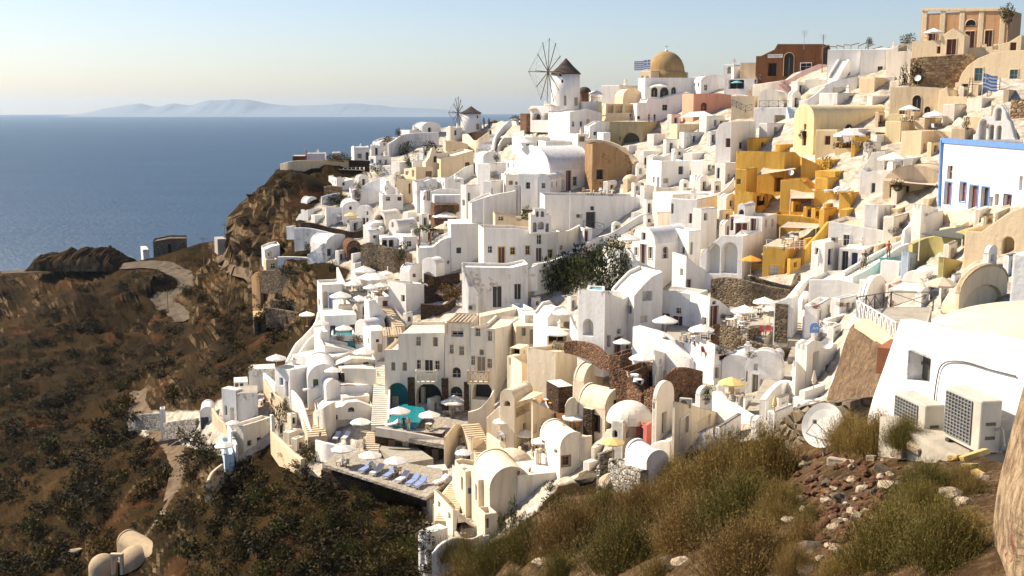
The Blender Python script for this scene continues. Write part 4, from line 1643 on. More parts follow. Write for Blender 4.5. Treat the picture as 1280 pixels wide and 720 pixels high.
H('white stepped house with small blue-grey windows below the windmill', 685, 712, 752, 150, 172, 55, topL=[(685, 152), (712, 140)], topR=[(712, 140), (735, 136), (752, 141)], R=[('w', 715, 152, 718, 158), ('w', 725, 152, 728, 158, 'slate'), ('d', 733, 149, 737, 161, 'canvasb'), ('w', 742, 150, 743.5, 154)], d=214)
H('white house with one low dark window left of the mansion', 735, 737, 763, 158, 178, 66, topR=[(737, 158), (750, 151), (763, 152)], R=[('w', 742, 165, 748, 169, 'dark')], d=207)
H('small white cube beside the ochre mansion', 751, 754, 763, 166, 178, 60, d=203)
H('broad white house with slit window above the vault', 676, 682, 718, 177, 196, 60, R=[('w', 688, 187, 696, 190, 'dark')], d=208)
H('white house with pointed gables among the umbrellas', 718, 722, 735, 168, 178, 55, 'cw', R=[('d', 724, 170, 731, 177, 'wood')], d=206)
H('white terrace house between the stairs and the big vault', 640, 652, 690, 172, 190, 55, L=[], R=[], d=218)
H('white house with three small square vents', 651, 655, 690, 184, 196, 60, R=[('w', 660, 187, 662, 189, 'dark'), ('w', 665, 187, 667, 189, 'dark'), ('w', 669, 187, 671, 189, 'dark')], d=211)
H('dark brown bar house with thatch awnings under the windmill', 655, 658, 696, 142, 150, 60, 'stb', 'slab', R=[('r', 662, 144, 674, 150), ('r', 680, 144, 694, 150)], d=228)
H('big white vaulted church with long grey barrel roof', 642, 687, 741, 213, 238, 62, 'w', 'vL', rise=4.0, L=[('w', 656, 227, 662, 235, 'dark')], R=[('d', 707.5, 211, 714, 239, 'brown', 'w'), ('w', 716, 221, 721, 232, 'dark', 'cw'), ('d', 703, 226, 706, 239, 'tealw')], d=186, dep=14)
H('white box annexe with one dark window at the vaulted church', 648, 672, 678, 218, 244, 25, L=[('w', 657, 228, 662.5, 236, 'dark')], d=182)
H('white vault annexe with small window beside the church box', 672, 687, 710, 225, 243, 20, 'w', 'vL', rise=1.0, L=[('w', 677, 229, 681.5, 235, 'dark', 'w')], d=180)
H('rocky tan cave front with broken masonry beside the church', 731, 740, 791, 186, 238, 60, 'rocky', 'slab', topR=[(740, 180), (752, 178), (770, 184), (785, 194), (791, 206)], R=[('r', 745.5, 212, 754, 224), ('w', 770, 226, 776, 232, 'wood')], d=184, dep=4)
F('cream curved coping wall above the rocky cave front', [(731, 175, 184, 190), (745, 174, 186, 189), (765, 178, 192, 188), (780, 186, 199, 187), (792, 198, 210, 186), (793, 207, 214, 185)], 'tp', .7)
H('small tan domed oven house by the rocky cave front', 779, 784, 797, 224, 238, 45, 'tp', 'dome', rise=1.3, d=177)
T('stone floored dining terrace above the long white wall', [(692, 247), (803, 245), (800, 234), (690, 238)], 'pave', d=173)
H('long white terrace wall house with black door and railing', 678, 681, 803, 245, 288, 68, 'w', 'slab', R=[('d', 733.5, 266, 743, 285, 'dark', 'iron'), ('w', 738, 258, 742.5, 263, 'dark')], d=168, dep=6, topR=[(681, 244), (803, 246)], rm='pave')
H('white buttress tower at the end of the long white wall', 800, 805, 817, 234, 265, 40, topL=[(800, 232), (805, 233)], d=168)
RL('dark criss-cross railing by the black door', [(729, 285, 165), (742, 286, 164), (755, 289, 163)], 'iron', 1.1)
H('tall plain white wall house left of the bell gable', 588, 590, 616, 252, 322, 66, 'w', 'slab', topR=[(590, 256), (600, 250), (616, 244)], d=180, dep=6)
F('long white parapet stepping up to the church box', [(590, 252, 275, 178), (605, 247, 271, 178), (625, 242, 266, 179), (645, 238, 258, 181), (647, 232, 258, 181)], 'w', .5)
H('white house with a narrow tall window and stair front', 576, 583, 600, 232, 262, 45, R=[('w', 585, 241, 588, 251, 'slate'), ('w', 578, 250, 580, 256, 'slate')], L=[('w', 578, 250, 581, 257, 'slate')], d=188)
H('white cube house under the thatched pergola', 597, 612, 633, 205, 228, 35, L=[], R=[('n', 613, 214, 622, 222)], d=194)
H('white arched niche house beside the slim lamp post', 604, 614, 629, 227, 247, 30, R=[('an', 606, 235, 616, 244)], L=[], d=188)
H('white house with slatted pergola front and small window', 629, 632, 648, 219, 237, 60, R=[('w', 636, 226, 641, 231, 'shut'), ('w', 644, 227, 647, 231, 'shut')], d=190)
PERG('dark slatted pergola on the white house', [(630, 218, 188), (652, 218, 188), (650, 214, 192), (632, 214, 192)], 'canvas', 6, 1.5)
H('white house with two slim windows right of the thatch', 640, 645, 664, 202, 218, 50, R=[('w', 648, 202, 651, 209, 'shut'), ('w', 654, 202, 657, 208, 'shut')], d=199)
H('white house with an arched parapet above the tan wall', 598, 604, 626, 196, 212, 55, 'w', 'vR', rise=1.0, R=[], d=214)
F('white ramp wall rising beside the big tan wall house', [(545, 226, 234), (560, 222, 232), (572, 216, 228), (582, 209, 222), (592, 206, 216)], 'wp')
H('pale grey-white wall house below the tan tower', 518, 521, 546, 228, 252, 60, 'wp', topR=[(521, 228), (534, 226), (540, 223), (546, 224)], d=206)
H('white courtyard house with a rounded wall and pots', 527, 530, 560, 234, 252, 60, 'w', topR=[(530, 240), (535, 237), (540, 238), (542, 247), (560, 240)], d=201)
F('long white courtyard wall with recessed panels', [(538, 240, 252, 198), (550, 236, 250, 198), (565, 236, 250, 198), (578, 238, 250, 198)], 'w')
H('white house with a black slot window behind the courtyard', 551, 556, 580, 224, 240, 55, 'w', R=[('w', 569, 224, 575, 227, 'dark')], d=204)
H('pink-white long terrace house above the large parasol', 540, 543, 576, 244, 262, 62, 'wp', 'slab', d=195)
H('dark vine covered porch under the large white parasol', 540, 543, 574, 256, 270, 62, 'stb', 'slab', d=192)
F('white curved balcony wall under the vine porch', [(545, 278, 288), (556, 274, 286), (570, 266, 284), (577, 262, 282)], 'cw')
H('white cube house below the vine porch', 555, 561, 583, 278, 300, 45, 'w', L=[('w', 557, 280, 559, 284)], d=186)
H('tall white facade with sloping curved top above the dark terraces', 521, 523, 566, 309, 344, 66, 'w', 'slab', topR=[(523, 310), (541, 309), (546, 305), (552, 300), (560, 297), (566, 296)], d=178, dep=6)
H('plain white corner house beside the bell gable house', 560, 564, 604, 280, 324, 66, 'w', 'slab', d=178, R=[], dep=5)
H('white house with a lit top left of the arch block', 528, 545, 556, 330, 362, 35, 'w', 'vL', rise=.9, L=[('an', 530, 340, 541, 361)], d=172)
H('small white vault behind the arch block', 500, 512, 530, 340, 356, 40, 'w', 'vR', rise=1.2, d=176)
H('tall white corner house with one window below the parasol terrace', 486, 508, 535, 358, 408, 45, 'w', L=[('w', 501.5, 369, 506, 377, 'dark')], topL=[(486, 364), (492, 358), (508, 355)], topR=[(508, 354), (535, 355)], d=166, dep=6)
for i, (pts, lb) in enumerate([([(530, 342, 362, 172), (548, 346, 360, 172), (575, 340, 358, 174)], 'upper dark stone terrace wall beside the white facade'),
 ([(527, 352, 378, 168), (545, 367, 380, 168), (560, 368, 380, 168), (578, 355, 372, 170)], 'middle dark stone terrace wall under the dry grass'),
 ([(526, 380, 405, 163), (556, 381, 402, 163), (570, 372, 398, 165)], 'lowest dark stone terrace wall above the hotel roof')]):
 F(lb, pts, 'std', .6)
H('white house with red doors, yellow frames and a bell gable', 602, 605, 701, 286, 330, 62, 'w', 'slab', topR=[(605, 285), (650, 286), (651, 287), (697, 290), (701, 290)],
 R=[('w', 610, 308, 615, 316, 'dark', 'w'), ('d', 623, 309, 631, 329, 'brown', 'canvasy'), ('w', 638, 309.5, 643.5, 318, 'dark', 'canvasy'), ('w', 657, 307.5, 662, 318, 'dark', 'canvasy'),
 ('w', 671, 294, 676.5, 305, 'dark', 'w'), ('d', 670, 310, 677, 326.5, 'brown', 'w'), ('w', 685, 312, 690.5, 322, 'dark', 'canvasy')], d=163, dep=5, rm='tp')
F('white curved garden wall right of the bell gable house', [(698, 290, 318, 163), (712, 288, 312, 164), (726, 281, 306, 166)], 'cw', .5)
H('tan earth fill roof behind the bell gable', 617, 619, 728, 268, 284, 68, 'tp', 'slab', topR=[(619, 267), (660, 276), (672, 272), (690, 268), (728, 277)], d=172, dep=4)
H('peeling white house with two dark doorways and curved wall', 579, 581, 660, 334, 386, 66, 'wp', 'slab', R=[('d', 616, 358, 627, 384, 'dark', 'wp'), ('d', 643, 355, 651, 374, 'dark', 'wp')], topR=[(581, 334), (640, 335), (660, 330)], d=156, dep=5)
F('white stepped wing wall left of the peeling house', [(578, 330, 388, 156), (586, 358, 388, 155), (592, 357, 387, 155), (598, 366, 387, 155)], 'wp', .4, smooth=False)
F('long curved white wall beside the hedge, sweeping uphill', [(668, 330, 356, 158), (690, 326, 350, 160), (715, 315, 340, 162), (735, 303, 330, 164), (748, 296, 322, 165), (765, 290, 318, 164), (785, 278, 306, 163), (800, 269, 295, 163), (808, 267, 290, 163)], 'w', .6)
F('low white wall in front of the peeling house corner', [(641, 332, 342, 158), (655, 337, 350, 157), (672, 330, 350, 157)], 'wp')
H('red door stair house beside the curved white wall', 728, 730, 740, 286, 303, 55, R=[('d', 731, 287, 735, 302, 'brown')], d=164, dep=3)
H('white house with a tall narrow slot and roof cubes', 808, 815, 838, 195, 222, 45, R=[('w', 817, 200, 820, 210, 'dark')], d=177, topR=[(815, 196), (823, 193), (828, 196), (838, 192)])
H('white house with grey shutters and inner stair', 820, 826, 862, 202, 238, 58, R=[('w', 848, 208, 854, 218, 'slate'), ('d', 855, 223, 861, 233, 'slate'), ('w', 829, 223, 835, 229, 'canvasb')], d=172)
H('white rounded house beside the grey shutters', 862, 868, 884, 220, 240, 45, R=[('d', 863, 228, 867, 236, 'dark'), ('d', 870, 229, 875, 238, 'dark')], d=168)
F('white parapet in front of the inner stair house', [(820, 232, 246, 168), (830, 235, 248, 168), (848, 233, 246, 168)], 'cw')
H('white tall house with barrel roof and three windows', 894, 912, 944, 168, 222, 30, 'w', 'vR', rise=1.6, L=[('w', 907, 173, 913, 184, 'brown'), ('w', 897, 209, 901, 222, 'navy')], R=[('w', 924, 178, 929, 186, 'brown')], d=167, topL=[(894, 166), (899, 156), (905, 152.5), (912, 152)])
H('white wing house with a dark blue door beside the barrel roof', 894, 906, 924, 205, 234, 40, L=[('d', 896, 210, 899.5, 223, 'navy')], R=[], d=163)
F('white swooping wall running down from the ochre house', [(868, 246, 252, 160), (885, 243, 252, 160), (900, 240, 252, 159), (910, 232, 250, 159), (917, 222, 250, 159)], 'w', .5)
H('long white terrace house at the foot of the swooping wall', 826, 840, 918, 243, 262, 50, 'w', 'slab', d=158)
H('reddish rock house with a white shop sign', 945, 951, 1026, 54, 95, 64, 'rust', 'slab', topR=[(951, 70), (968, 62), (972, 55), (1026, 55)], R=[('r', 960, 79, 970.5, 95), ('ad', 980, 66, 992, 95, 'dark', 't'), ('w', 1001, 79, 1014, 88, 'dark', 'w')], d=206, dep=7, rm='rust')
H('white ruined arch house left of the shop', 904, 908, 917, 81, 100, 50, R=[('an', 909, 83, 914, 92)], d=222)
H('tiny white chapel with pointed front beside the shop', 914, 917, 930, 84, 93, 55, 'w', 'vL', rise=1.6, R=[], L=[('w', 915, 82, 916, 85, 'dark')], d=216)
H('white crenellated terrace house left of the shop', 905, 908, 945, 98, 112, 62, 'w', 'slab', R=[('r', 911, 100, 930, 111)], d=211)
H('cream rough rock house behind the white crenellations', 925, 929, 952, 78, 96, 62, 'tp', 'slab', d=214)
H('pinkish white wall house under the shop', 938, 942, 975, 101, 122, 62, 'cw', 'slab', topR=[(942, 108), (956, 104), (975, 101)], R=[('d', 976, 97, 984, 113, 'dark')], d=201)
H('rose pink stair wall house right of the shop', 975, 984, 1036, 94, 118, 60, 'rose', 'slab', topR=[(984, 100), (1004, 88), (1024, 80), (1036, 81)], R=[('w', 1018, 92, 1023, 96, 'dark')], d=199)
H('pink parapet house below the rose stair wall', 972, 984, 997, 112, 128, 35, 'rose', topL=[(972, 105), (984, 116)], d=193)
H('white square house with big outside stair on the ridge', 1034, 1075, 1100, 62, 94, 18, 'w', L=[('d', 1057, 83, 1062, 94, 'dark')], R=[('w', 1111, 85, 1115, 89, 'dark')], d=186, dep=6)
H('white tower house with one tiny window on the ridge', 1075, 1105, 1135, 62, 107, 18, 'w', L=[('w', 1111, 84, 1116, 89, 'dark'), ('w', 1097, 83, 1103, 95, 'dark')], R=[('w', 1111, 84.5, 1115, 89, 'dark')], d=183, dep=6)
ST('outside white stair against the square house', (1042, 100, 184), (1060, 70, 187), 1.6, 14, 'w', 184, 187, wall=(1,))
H('big white house with a deep arched niche and small door', 1005, 1070, 1116, 96, 131, 20, 'w', 'slab', L=[('n', 1041, 109, 1062, 125), ('d', 1057, 117, 1063, 131, 'dark')], topL=[(1005, 125), (1020, 115), (1034, 105), (1050, 99), (1070, 96)], d=178, dep=6)
F('white curved wall sweeping below the outside stair', [(998, 126, 136, 180), (1012, 122, 134, 179), (1026, 112, 130, 179), (1040, 102, 122, 181)], 'w', .5)
H('grey-white peeling block right of the deep niche', 1066, 1072, 1116, 96, 133, 64, 'wp', 'slab', d=176, dep=6)
F('long white ramp parapet left of the deep niche', [(940, 106, 120, 198), (960, 103, 118, 196), (974, 101, 116, 195)], 'cw')
H('white block with a lit end under the rose wall', 1006, 1010, 1040, 99, 124, 60, 'cw', 'slab', d=188)
H('pale vault house beside the dark railing', 947, 952, 975, 120, 130, 55, 'cw', 'vR', rise=1.2, d=188)
H('grey-white house with orange framed door and iron balcony', 942, 946, 993, 135, 168, 64, 'w', R=[('d', 969, 145, 980, 162, 'shut', 'wood')], d=181, dep=6)
RL('dark balcony railing with scrolls above the orange framed door', [(949, 134, 183), (985, 134, 182)], 'iron', 1.1, step=1.4)
ST('blue painted outside stair beside the balcony', (996, 166, 178), (989, 134, 181), 1.5, 14, 'bluew', 178, 181)
H('tan side house between the pink house and blue railings', 914, 917, 942, 120, 156, 64, 'tp', 'slab', d=192, dep=5)
RL('dark blue railing of the street terrace', [(915, 132, 193), (932, 140, 191), (940, 138, 190)], 'navy', 1.1)
H('pale yellow vaulted house with white barrel roof', 992, 1016, 1112, 147, 186, 58, 'py', 'vL', rise=3.2, L=[('w', 1005, 155, 1008, 162, 'brown'), ('d', 1003, 164, 1008, 182, 'brown')], R=[('ad', 1055, 155, 1066, 184, 'dark', 'py'), ('w', 1090, 166, 1098, 178, 'brown')], d=155, dep=7)
H('pale yellow box house with one brown window', 1019, 1024, 1044, 163, 210, 55, 'py', R=[('w', 1031, 170, 1038, 181, 'brown')], d=151, dep=3)
H('pale yellow terrace wall with plants above the ochre house', 1043, 1045, 1098, 186, 217, 62, 'py', 'slab', d=147, dep=4, rm='tp')
H('pale yellow corner tower with small round holes', 1106, 1124, 1150, 152, 190, 40, 'py', d=147, dep=4)
H('pale yellow rounded pillar house behind the corner tower', 1106, 1110, 1128, 148, 176, 55, 'py', 'vR', rise=.7, d=154)
SAIL('tan shade sail on the pale yellow terrace', [(1083, 164, 150), (1107, 166, 150), (1109, 158, 153), (1088, 160, 153)], 'sail')
om = H('orange mansion with pale pilasters and arched fanlight', 1151, 1153, 1258, 12, 62, 62, 'or', 'slab', R=[('aw', 1207, 24.5, 1220, 33, 'dark', 'e'), ('d', 1206, 39, 1218, 60, 'brown', 'e'), ('d', 1160, 41, 1169, 58, 'brown', 'e'), ('d', 1231, 38, 1240, 58, 'brown', 'e')], d=174, dep=9, rm='t')
b_ = MB()
n_ = Vector((-math.sin(rad(36)), -math.cos(rad(36)), 0))
for xa, xb, ya, yb_, wd in ((1155, 1155, 13, 60, .8), (1178, 1178, 12, 60, .8), (1202, 1202, 11.5, 60, .8), (1226, 1226, 11, 60, .8), (1253, 1253, 11, 60, .8), (1152, 1258, 12, 12, .5)):
 A_, B_ = meet(om.location, n_, xa, ya) - om.location, meet(om.location, n_, xb, yb_) - om.location
 if xa == xb:
  b_.box(((A_.x + B_.x) / 2, (A_.y + B_.y) / 2, (A_.z + B_.z) / 2), wd, .14, A_.z - B_.z, rad(-36))
 else:
  b_.bar(A_, B_, .35, .5)
b_.build('pilaster', 'e', om)
H('cream gate house with pointed gable and brown door', 1176, 1179, 1204, 44, 68, 62, 'e', 'gR', rise=1.1, R=[('d', 1183, 49, 1195, 68, 'brown', 'e')], d=165, dep=3)
H('cream terrace wall below the orange mansion', 1140, 1143, 1182, 50, 72, 62, 'e', 'slab', d=167, dep=3, R=[('w', 1171, 58, 1176, 67, 'brown')])
H('cream terrace wall right of the gate house', 1204, 1207, 1275, 50, 70, 60, 'e', 'slab', topR=[(1207, 60), (1240, 58), (1262, 52), (1275, 44)], d=163, dep=3)
H('white arched chimney house left of the cream terrace', 1108, 1111, 1140, 57, 75, 62, 'cw', 'slab', topR=[(1111, 62), (1128, 55), (1140, 50)], R=[('an', 1123, 54, 1134, 64)], d=176)
H('white flat house with tiny pointed chimneys', 1094, 1100, 1122, 60, 68, 60, 'w', d=182)
F('rough stone retaining wall under the orange mansion', [(1136, 73, 112, 162), (1150, 71, 110, 161), (1170, 70, 108, 160), (1195, 68, 106, 159), (1216, 67, 104, 158)], 'stl', .8)
H('large cream facade with blue shuttered windows and ladders', 1195, 1198, 1300, 63, 122, 60, 'e', 'slab', topR=[(1198, 103), (1202, 92), (1210, 82), (1222, 73), (1240, 66), (1262, 63), (1300, 62)],
 R=[('w', 1218, 85, 1228, 101, 'tealw', 'e'), ('w', 1262, 87, 1272, 102, 'tealw', 'e'), ('d', 1214.5, 105, 1227, 121, 'tealw', 'e'), ('d', 1258, 104, 1271, 121, 'tealw', 'e'), ('r', 1202, 105, 1210, 120)], d=151, dep=7)
H('tan cream house with a tall arched door and umbrellas', 1112, 1116, 1180, 109, 148, 62, 'tp', 'slab', R=[('ad', 1140, 119, 1151, 148, 'dark', 'tp'), ('w', 1124, 135, 1131, 146, 'dark', 'tp'), ('ad', 1155, 133, 1163, 148, 'dark', 'tp')], topR=[(1116, 109), (1145, 108), (1180, 110)], d=154, dep=5)
H('long cream wall house with an arched black door', 1172, 1178, 1280, 121, 162, 60, 'e', 'slab', R=[('ad', 1196, 140, 1208, 162, 'dark', 'e')], topR=[(1178, 112), (1184, 108), (1186, 120), (1280, 123)], d=146, dep=5)
F('cream terrace parapet in front of the umbrellas', [(1148, 162, 178, 142), (1175, 163, 178, 141), (1205, 164, 178, 139)], 'e', .4)
H('cream block under the umbrella terrace', 1126, 1150, 1210, 164, 200, 45, 'e', 'slab', d=139, dep=5)
H('round rock pile house beside the arched black door', 1202, 1206, 1222, 158, 175, 50, 'stl', 'slab', topR=[(1206, 163), (1212, 158), (1220, 155), (1222, 158)], d=136)
H('rough grey rock wall house at the right edge', 1262, 1266, 1300, 124, 176, 55, 'stl', 'slab', d=134, dep=4)
H('tall ochre yellow house with slanting wing walls', 919, 978, 1000, 190, 262, 32, 'y', topL=[(919, 212), (932, 212), (951, 197), (952, 189), (978, 190)], topR=[(978, 190), (994, 190), (1008, 196), (1000, 196)],
 L=[('w', 921, 224, 926, 230, 'brown'), ('r', 968, 222, 978, 240, 'wood')], d=148, dep=5)
H('front ochre cube of the tall yellow house', 919, 932, 946, 212, 244, 30, 'y', d=144, R=[], L=[('w', 921, 224, 926, 230, 'shut')], dep=4)
F('long ochre wall sloping down from the tall house', [(1000, 196, 245, 147), (1018, 204, 245, 147), (1030, 212, 248, 147), (1048, 219, 250, 147), (1060, 226, 252, 146), (1068, 236, 252, 146)], 'y', .5)
H('ochre yellow house with loungers on its roof', 1017, 1019, 1078, 238, 272, 62, 'y', R=[('w', 1030, 255, 1040, 268, 'cush', 'y')], topR=[(1019, 238), (1052, 240), (1054, 247), (1078, 248)], d=135, dep=6, rm='y')
H('ochre chimney pier beside the roof loungers', 1065, 1067, 1073, 231, 246, 55, 'y', d=138, dep=1.6)
H('ochre recessed house under the big shade sail', 975, 979, 1017, 222, 274, 60, 'y', 'slab', topR=[(979, 225), (1000, 224), (1017, 240)], R=[('r', 988, 247, 1014, 272, 'wood')], d=140, dep=4)
H('lower left ochre wall house with rounded corner', 918, 940, 972, 242, 262, 35, 'y', 'slab', topR=[(940, 240), (965, 243), (972, 250)], d=142, dep=4)
H('ochre middle terrace house under the second shade sail', 960, 968, 1036, 270, 304, 58, 'y', 'slab', topR=[(968, 268), (1000, 270), (1022, 274), (1036, 276)], d=133, dep=5)
H('small ochre house with rooftop terrace and pale window', 953, 980, 1008, 309, 347, 25, 'y', 'slab', L=[('w', 961, 332, 973, 344, 'cush', 'y')], d=123, dep=5, rm='sandf')
F('diagonal ochre wall between the yellow terraces', [(1036, 277, 300, 129), (1024, 292, 312, 127), (1012, 305, 325, 125), (1006, 312, 330, 124)], 'y', .4, smooth=False)
H('ochre porch wall under the orange parasol', 917, 922, 953, 330, 350, 58, 'y', 'slab', topR=[(922, 336), (930, 330), (953, 330)], d=127, dep=4)
SAIL('upper cream shade sail over the tall yellow house', [(946, 219, 146), (995, 211, 146), (985, 206, 149), (955, 208, 149)], 'sail')
SAIL('big cream shade sail above the ochre terrace', [(988, 248, 138), (1018, 248, 137), (1019, 236, 141), (988, 236, 141)], 'sail', posts=(0,))
SAIL('lower cream shade sail of the yellow houses', [(975, 284, 130), (1020, 286, 130), (1028, 280, 133), (985, 277, 133)], 'sail', posts=(0, 1))
RL('white rope railing of the small ochre rooftop', [(958, 309, 123), (980, 312, 122.5), (1006, 310, 126)], 'white', .9, style='h')
H('white gallery house with red doors on an upper balcony', 912, 952, 971, 268, 296, 34, 'w', 'slab', L=[('d', 910, 271, 917, 288, 'brown'), ('d', 919, 276.5, 934, 294, 'brown', 'w'), ('d', 938, 273, 945, 291, 'brown', 'w')], d=131, dep=7,
 topL=[(908, 269), (952, 271)])
H('white arched dormer house above the red gallery doors', 922, 931, 944, 259, 270, 30, 'w', 'vL', rise=.7, L=[('aw', 923.5, 262, 930, 268, 'brown')], d=133, dep=3)
H('white arcade house with a wide arched porch', 875, 927, 952, 294, 342, 32, 'w', 'slab', L=[('an', 884, 304, 900, 342), ('an', 902, 303, 922, 342)], d=125, dep=6, topL=[(875, 320), (890, 304), (902, 294), (927, 295)])
H('white cube house with one red door left of the gallery', 838, 870, 896, 250, 283, 30, 'w', L=[('an', 835, 254, 842, 267), ('d', 861, 267, 865, 279, 'brown')], R=[('d', 873, 264, 878, 280, 'brown')], d=143, dep=6)
H('plain white cube house below the red door house', 866, 876, 896, 262, 287, 45, 'w', d=138, dep=4)
H('white church with red arched windows and a grey barrel roof', 790, 818, 863, 305, 362, 52, 'w', 'vL', rise=3.6, L=[('w', 802, 291, 807, 300, 'brown'), ('d', 800, 305, 807.5, 330, 'brown', 'w'), ('w', 793, 309, 797, 319, 'brown', 'w'), ('w', 810.5, 308.5, 815, 323, 'brown', 'w')],
 R=[('aw', 828, 308, 835, 323, 'brown', 'w'), ('aw', 848, 307, 855, 322, 'brown', 'w'), ('w', 848, 328, 853, 338, 'shut')], d=134, dep=9)
H('white block house between the church and arcade', 853, 860, 876, 289, 330, 50, 'w', d=134, R=[('n', 863, 303, 866, 318)], dep=4)
H('white annexe with a small red door right of the church', 855, 857, 886, 322, 358, 58, 'w', 'slab', R=[('d', 858, 349, 864, 360, 'brown', 'w')], topR=[(857, 320), (870, 331), (880, 336), (886, 340)], d=127, dep=4)
H('white stepped house with an arched recess below the church', 768, 774, 820, 312, 350, 50, 'w', 'slab', R=[('an', 775, 341, 793, 370)], topR=[(774, 312), (796, 325), (806, 330), (820, 336)], d=127, dep=4)
F('white curved balcony wall of the church terrace', [(770, 320, 346, 130), (775, 313, 346, 128), (783, 311, 344, 127), (792, 322, 346, 126), (800, 331, 350, 126), (809, 332, 352, 126)], 'w', .4)
F('white stair parapet sloping below the church', [(826, 338, 366, 120), (815, 345, 368, 119), (802, 358, 376, 118), (790, 368, 384, 117)], 'w', .5)
F('white flaring wall left of the church terrace', [(745, 356, 374, 125), (752, 350, 372, 126), (762, 340, 368, 127), (770, 338, 366, 127)], 'w', .5)
H('small white arch house right of the long white wall', 818, 822, 842, 267, 280, 50, 'cw', 'vL', rise=.8, d=150, L=[])
H('big white corner block with red doors and arched green niche', 722, 755, 790, 368, 442, 38, 'w', 'slab', L=[('an', 729, 399, 742, 420), ], R=[('w', 771, 411, 776, 417.5, 'brown', 'w'), ('d', 767.5, 420.5, 778, 446, 'brown', 'w'), ('w', 758.5, 419, 763, 434, 'brown', 'w'), ('w', 782, 431, 788, 439, 'brown', 'w')],
 topL=[(722, 380), (727, 366), (730, 362), (755, 364)], topR=[(755, 366), (780, 374), (786, 370), (790, 367)], d=113, dep=7, rm='pave')
T('small green pool terrace on the big white block', [(733, 364), (756, 366), (756, 360), (736, 359)], 'poolp', d=117, par=[0, 1, 2, 3], ph=.2)
H('white stair wall block rising to the church', 788, 792, 828, 350, 405, 50, 'w', 'slab', R=[('n', 803, 364, 815, 376), ('w', 800, 395, 809, 403, 'cw')], topR=[(792, 370), (803, 358), (815, 346), (828, 340)], d=115, dep=5)
H('white house with red door and small high window', 820, 870, 884, 365, 412, 30, 'w', 'slab', L=[('w', 845, 385, 851.5, 392, 'brown', 'w'), ('d', 841, 395, 853, 422, 'brown', 'w'), ('w', 827, 392, 837, 400, 'brown')], topL=[(820, 370), (825, 363), (832, 363), (870, 368)], d=116, dep=6)
H('white house with sloping shadowed side and red door', 884, 886, 920, 371, 420, 50, 'w', 'slab', topR=[(886, 371), (900, 376), (912, 386), (920, 396)], R=[('d', 887.5, 382, 898, 408, 'brown', 'w'), ('w', 890.5, 376, 895, 381, 'brown'), ('w', 879, 380, 884, 386, 'brown')], d=113, dep=5)
F('long bulging white wall sloping down to the stone terrace', [(790, 408, 450, 106), (800, 411, 452, 105), (822, 418, 462, 103), (845, 436, 474, 101), (862, 448, 482, 100), (868, 450, 470, 100)], 'w', 1.2)
H('white wedge house with red door and two slit windows', 816, 818, 852, 450, 484, 40, 'w', 'slab', R=[('d', 821, 458, 827, 478, 'brown', 'w'), ('w', 817.5, 455, 820, 469, 'brown'), ('w', 829, 463, 832, 471, 'brown'), ('w', 824, 449, 827, 455, 'brown')], topR=[(818, 438), (835, 442), (852, 455)], d=101, dep=4)
F('stone garden wall with a swept white coping', [(805, 488, 504, 95), (818, 480, 508, 94), (832, 468, 510, 93), (845, 461, 506, 93), (860, 460, 496, 94), (878, 464, 490, 95)], 'stb', .5)
H('brown stone terrace box under the red door', 762, 775, 798, 446, 470, 38, 'stb', 'flat', d=106, dep=4, rm='pave')
H('lower brown stone terrace with a green basin', 771, 790, 822, 466, 494, 38, 'stb', 'flat', d=100, dep=4, rm='pave')
T('green stone bench terrace under the white parasol', [(774, 471), (800, 474), (808, 465), (785, 461)], 'poolp', d=104, th=1)
F('brown stone parapet wall beside the lower terrace', [(783, 473, 494, 99), (793, 487, 503, 97), (801, 495, 512, 96), (806, 488, 512, 96)], 'stb', .5, smooth=False)
F('curving brown stone wall with white coping beside the stairs', [(705, 427, 440, 116), (722, 426, 444, 115), (740, 431, 452, 113), (750, 439, 460, 111), (757, 444, 462, 110), (766, 446, 464, 109)], 'stb', .5, dn=.1)
ST('white edged stone steps down past the brown wall', (753, 464), (738, 436), 1.4, 12, 'tp')
ST('broad pale stone steps at the bend', (771, 484), (756, 462), 1.9, 7, 'tp')
F('upper dry stone retaining wall below the arcade', [(888, 349, 372, 120), (905, 347, 374, 119), (930, 351, 378, 117), (960, 358, 384, 116), (986, 363, 388, 115)], 'st', .7)
F('dry stone wall below the small ochre house', [(934, 343, 352, 119), (960, 352, 362, 118), (990, 357, 372, 117), (1000, 342, 366, 118)], 'st', .6)
T('upper stone dining terrace with white parasols', [(906, 412), (955, 424), (978, 398), (940, 378), (912, 382)], 'pave', d=106)
F('front stone wall of the upper dining terrace', [(899, 406, 424, 107), (915, 410, 430, 105), (930, 418, 432, 104), (950, 424, 436, 103)], 'st', .6)
F('lower curving stone wall with a pale coping', [(918, 420, 446, 102), (935, 426, 448, 101), (955, 431, 448, 100), (972, 434, 446, 99), (988, 434, 442, 99)], 'st', .6)
T('middle stone dining terrace with round tables', [(830, 424), (875, 436), (905, 412), (885, 398), (840, 396)], 'pave', d=110)
F('stone parapet with steps below the middle terrace', [(848, 428, 442, 105), (865, 436, 448, 103), (885, 448, 462, 101), (895, 452, 470, 99)], 'stb', .5)
T('lower red terrace below the stone parapet', [(868, 458), (900, 470), (905, 440), (880, 430)], 'stb', d=101)
H('brown stone pier wall beside the red chair', 888, 890, 899, 408, 462, 45, 'stb', d=100, dep=3)
H('low stone pier in front of the upper dining terrace', 934, 936, 951, 412, 426, 45, 'st', 'slab', d=102, dep=2)
H('tall white leaning tower wall beside the dark stairs', 967, 989, 997, 376, 430, 30, 'w', 'slab', topL=[(967, 378), (985, 372), (989, 372)], d=101, dep=3)
H('stone faced block on the white tower', 969, 984, 987, 381, 396, 30, 'st', 'slab', d=100.6, dep=1)
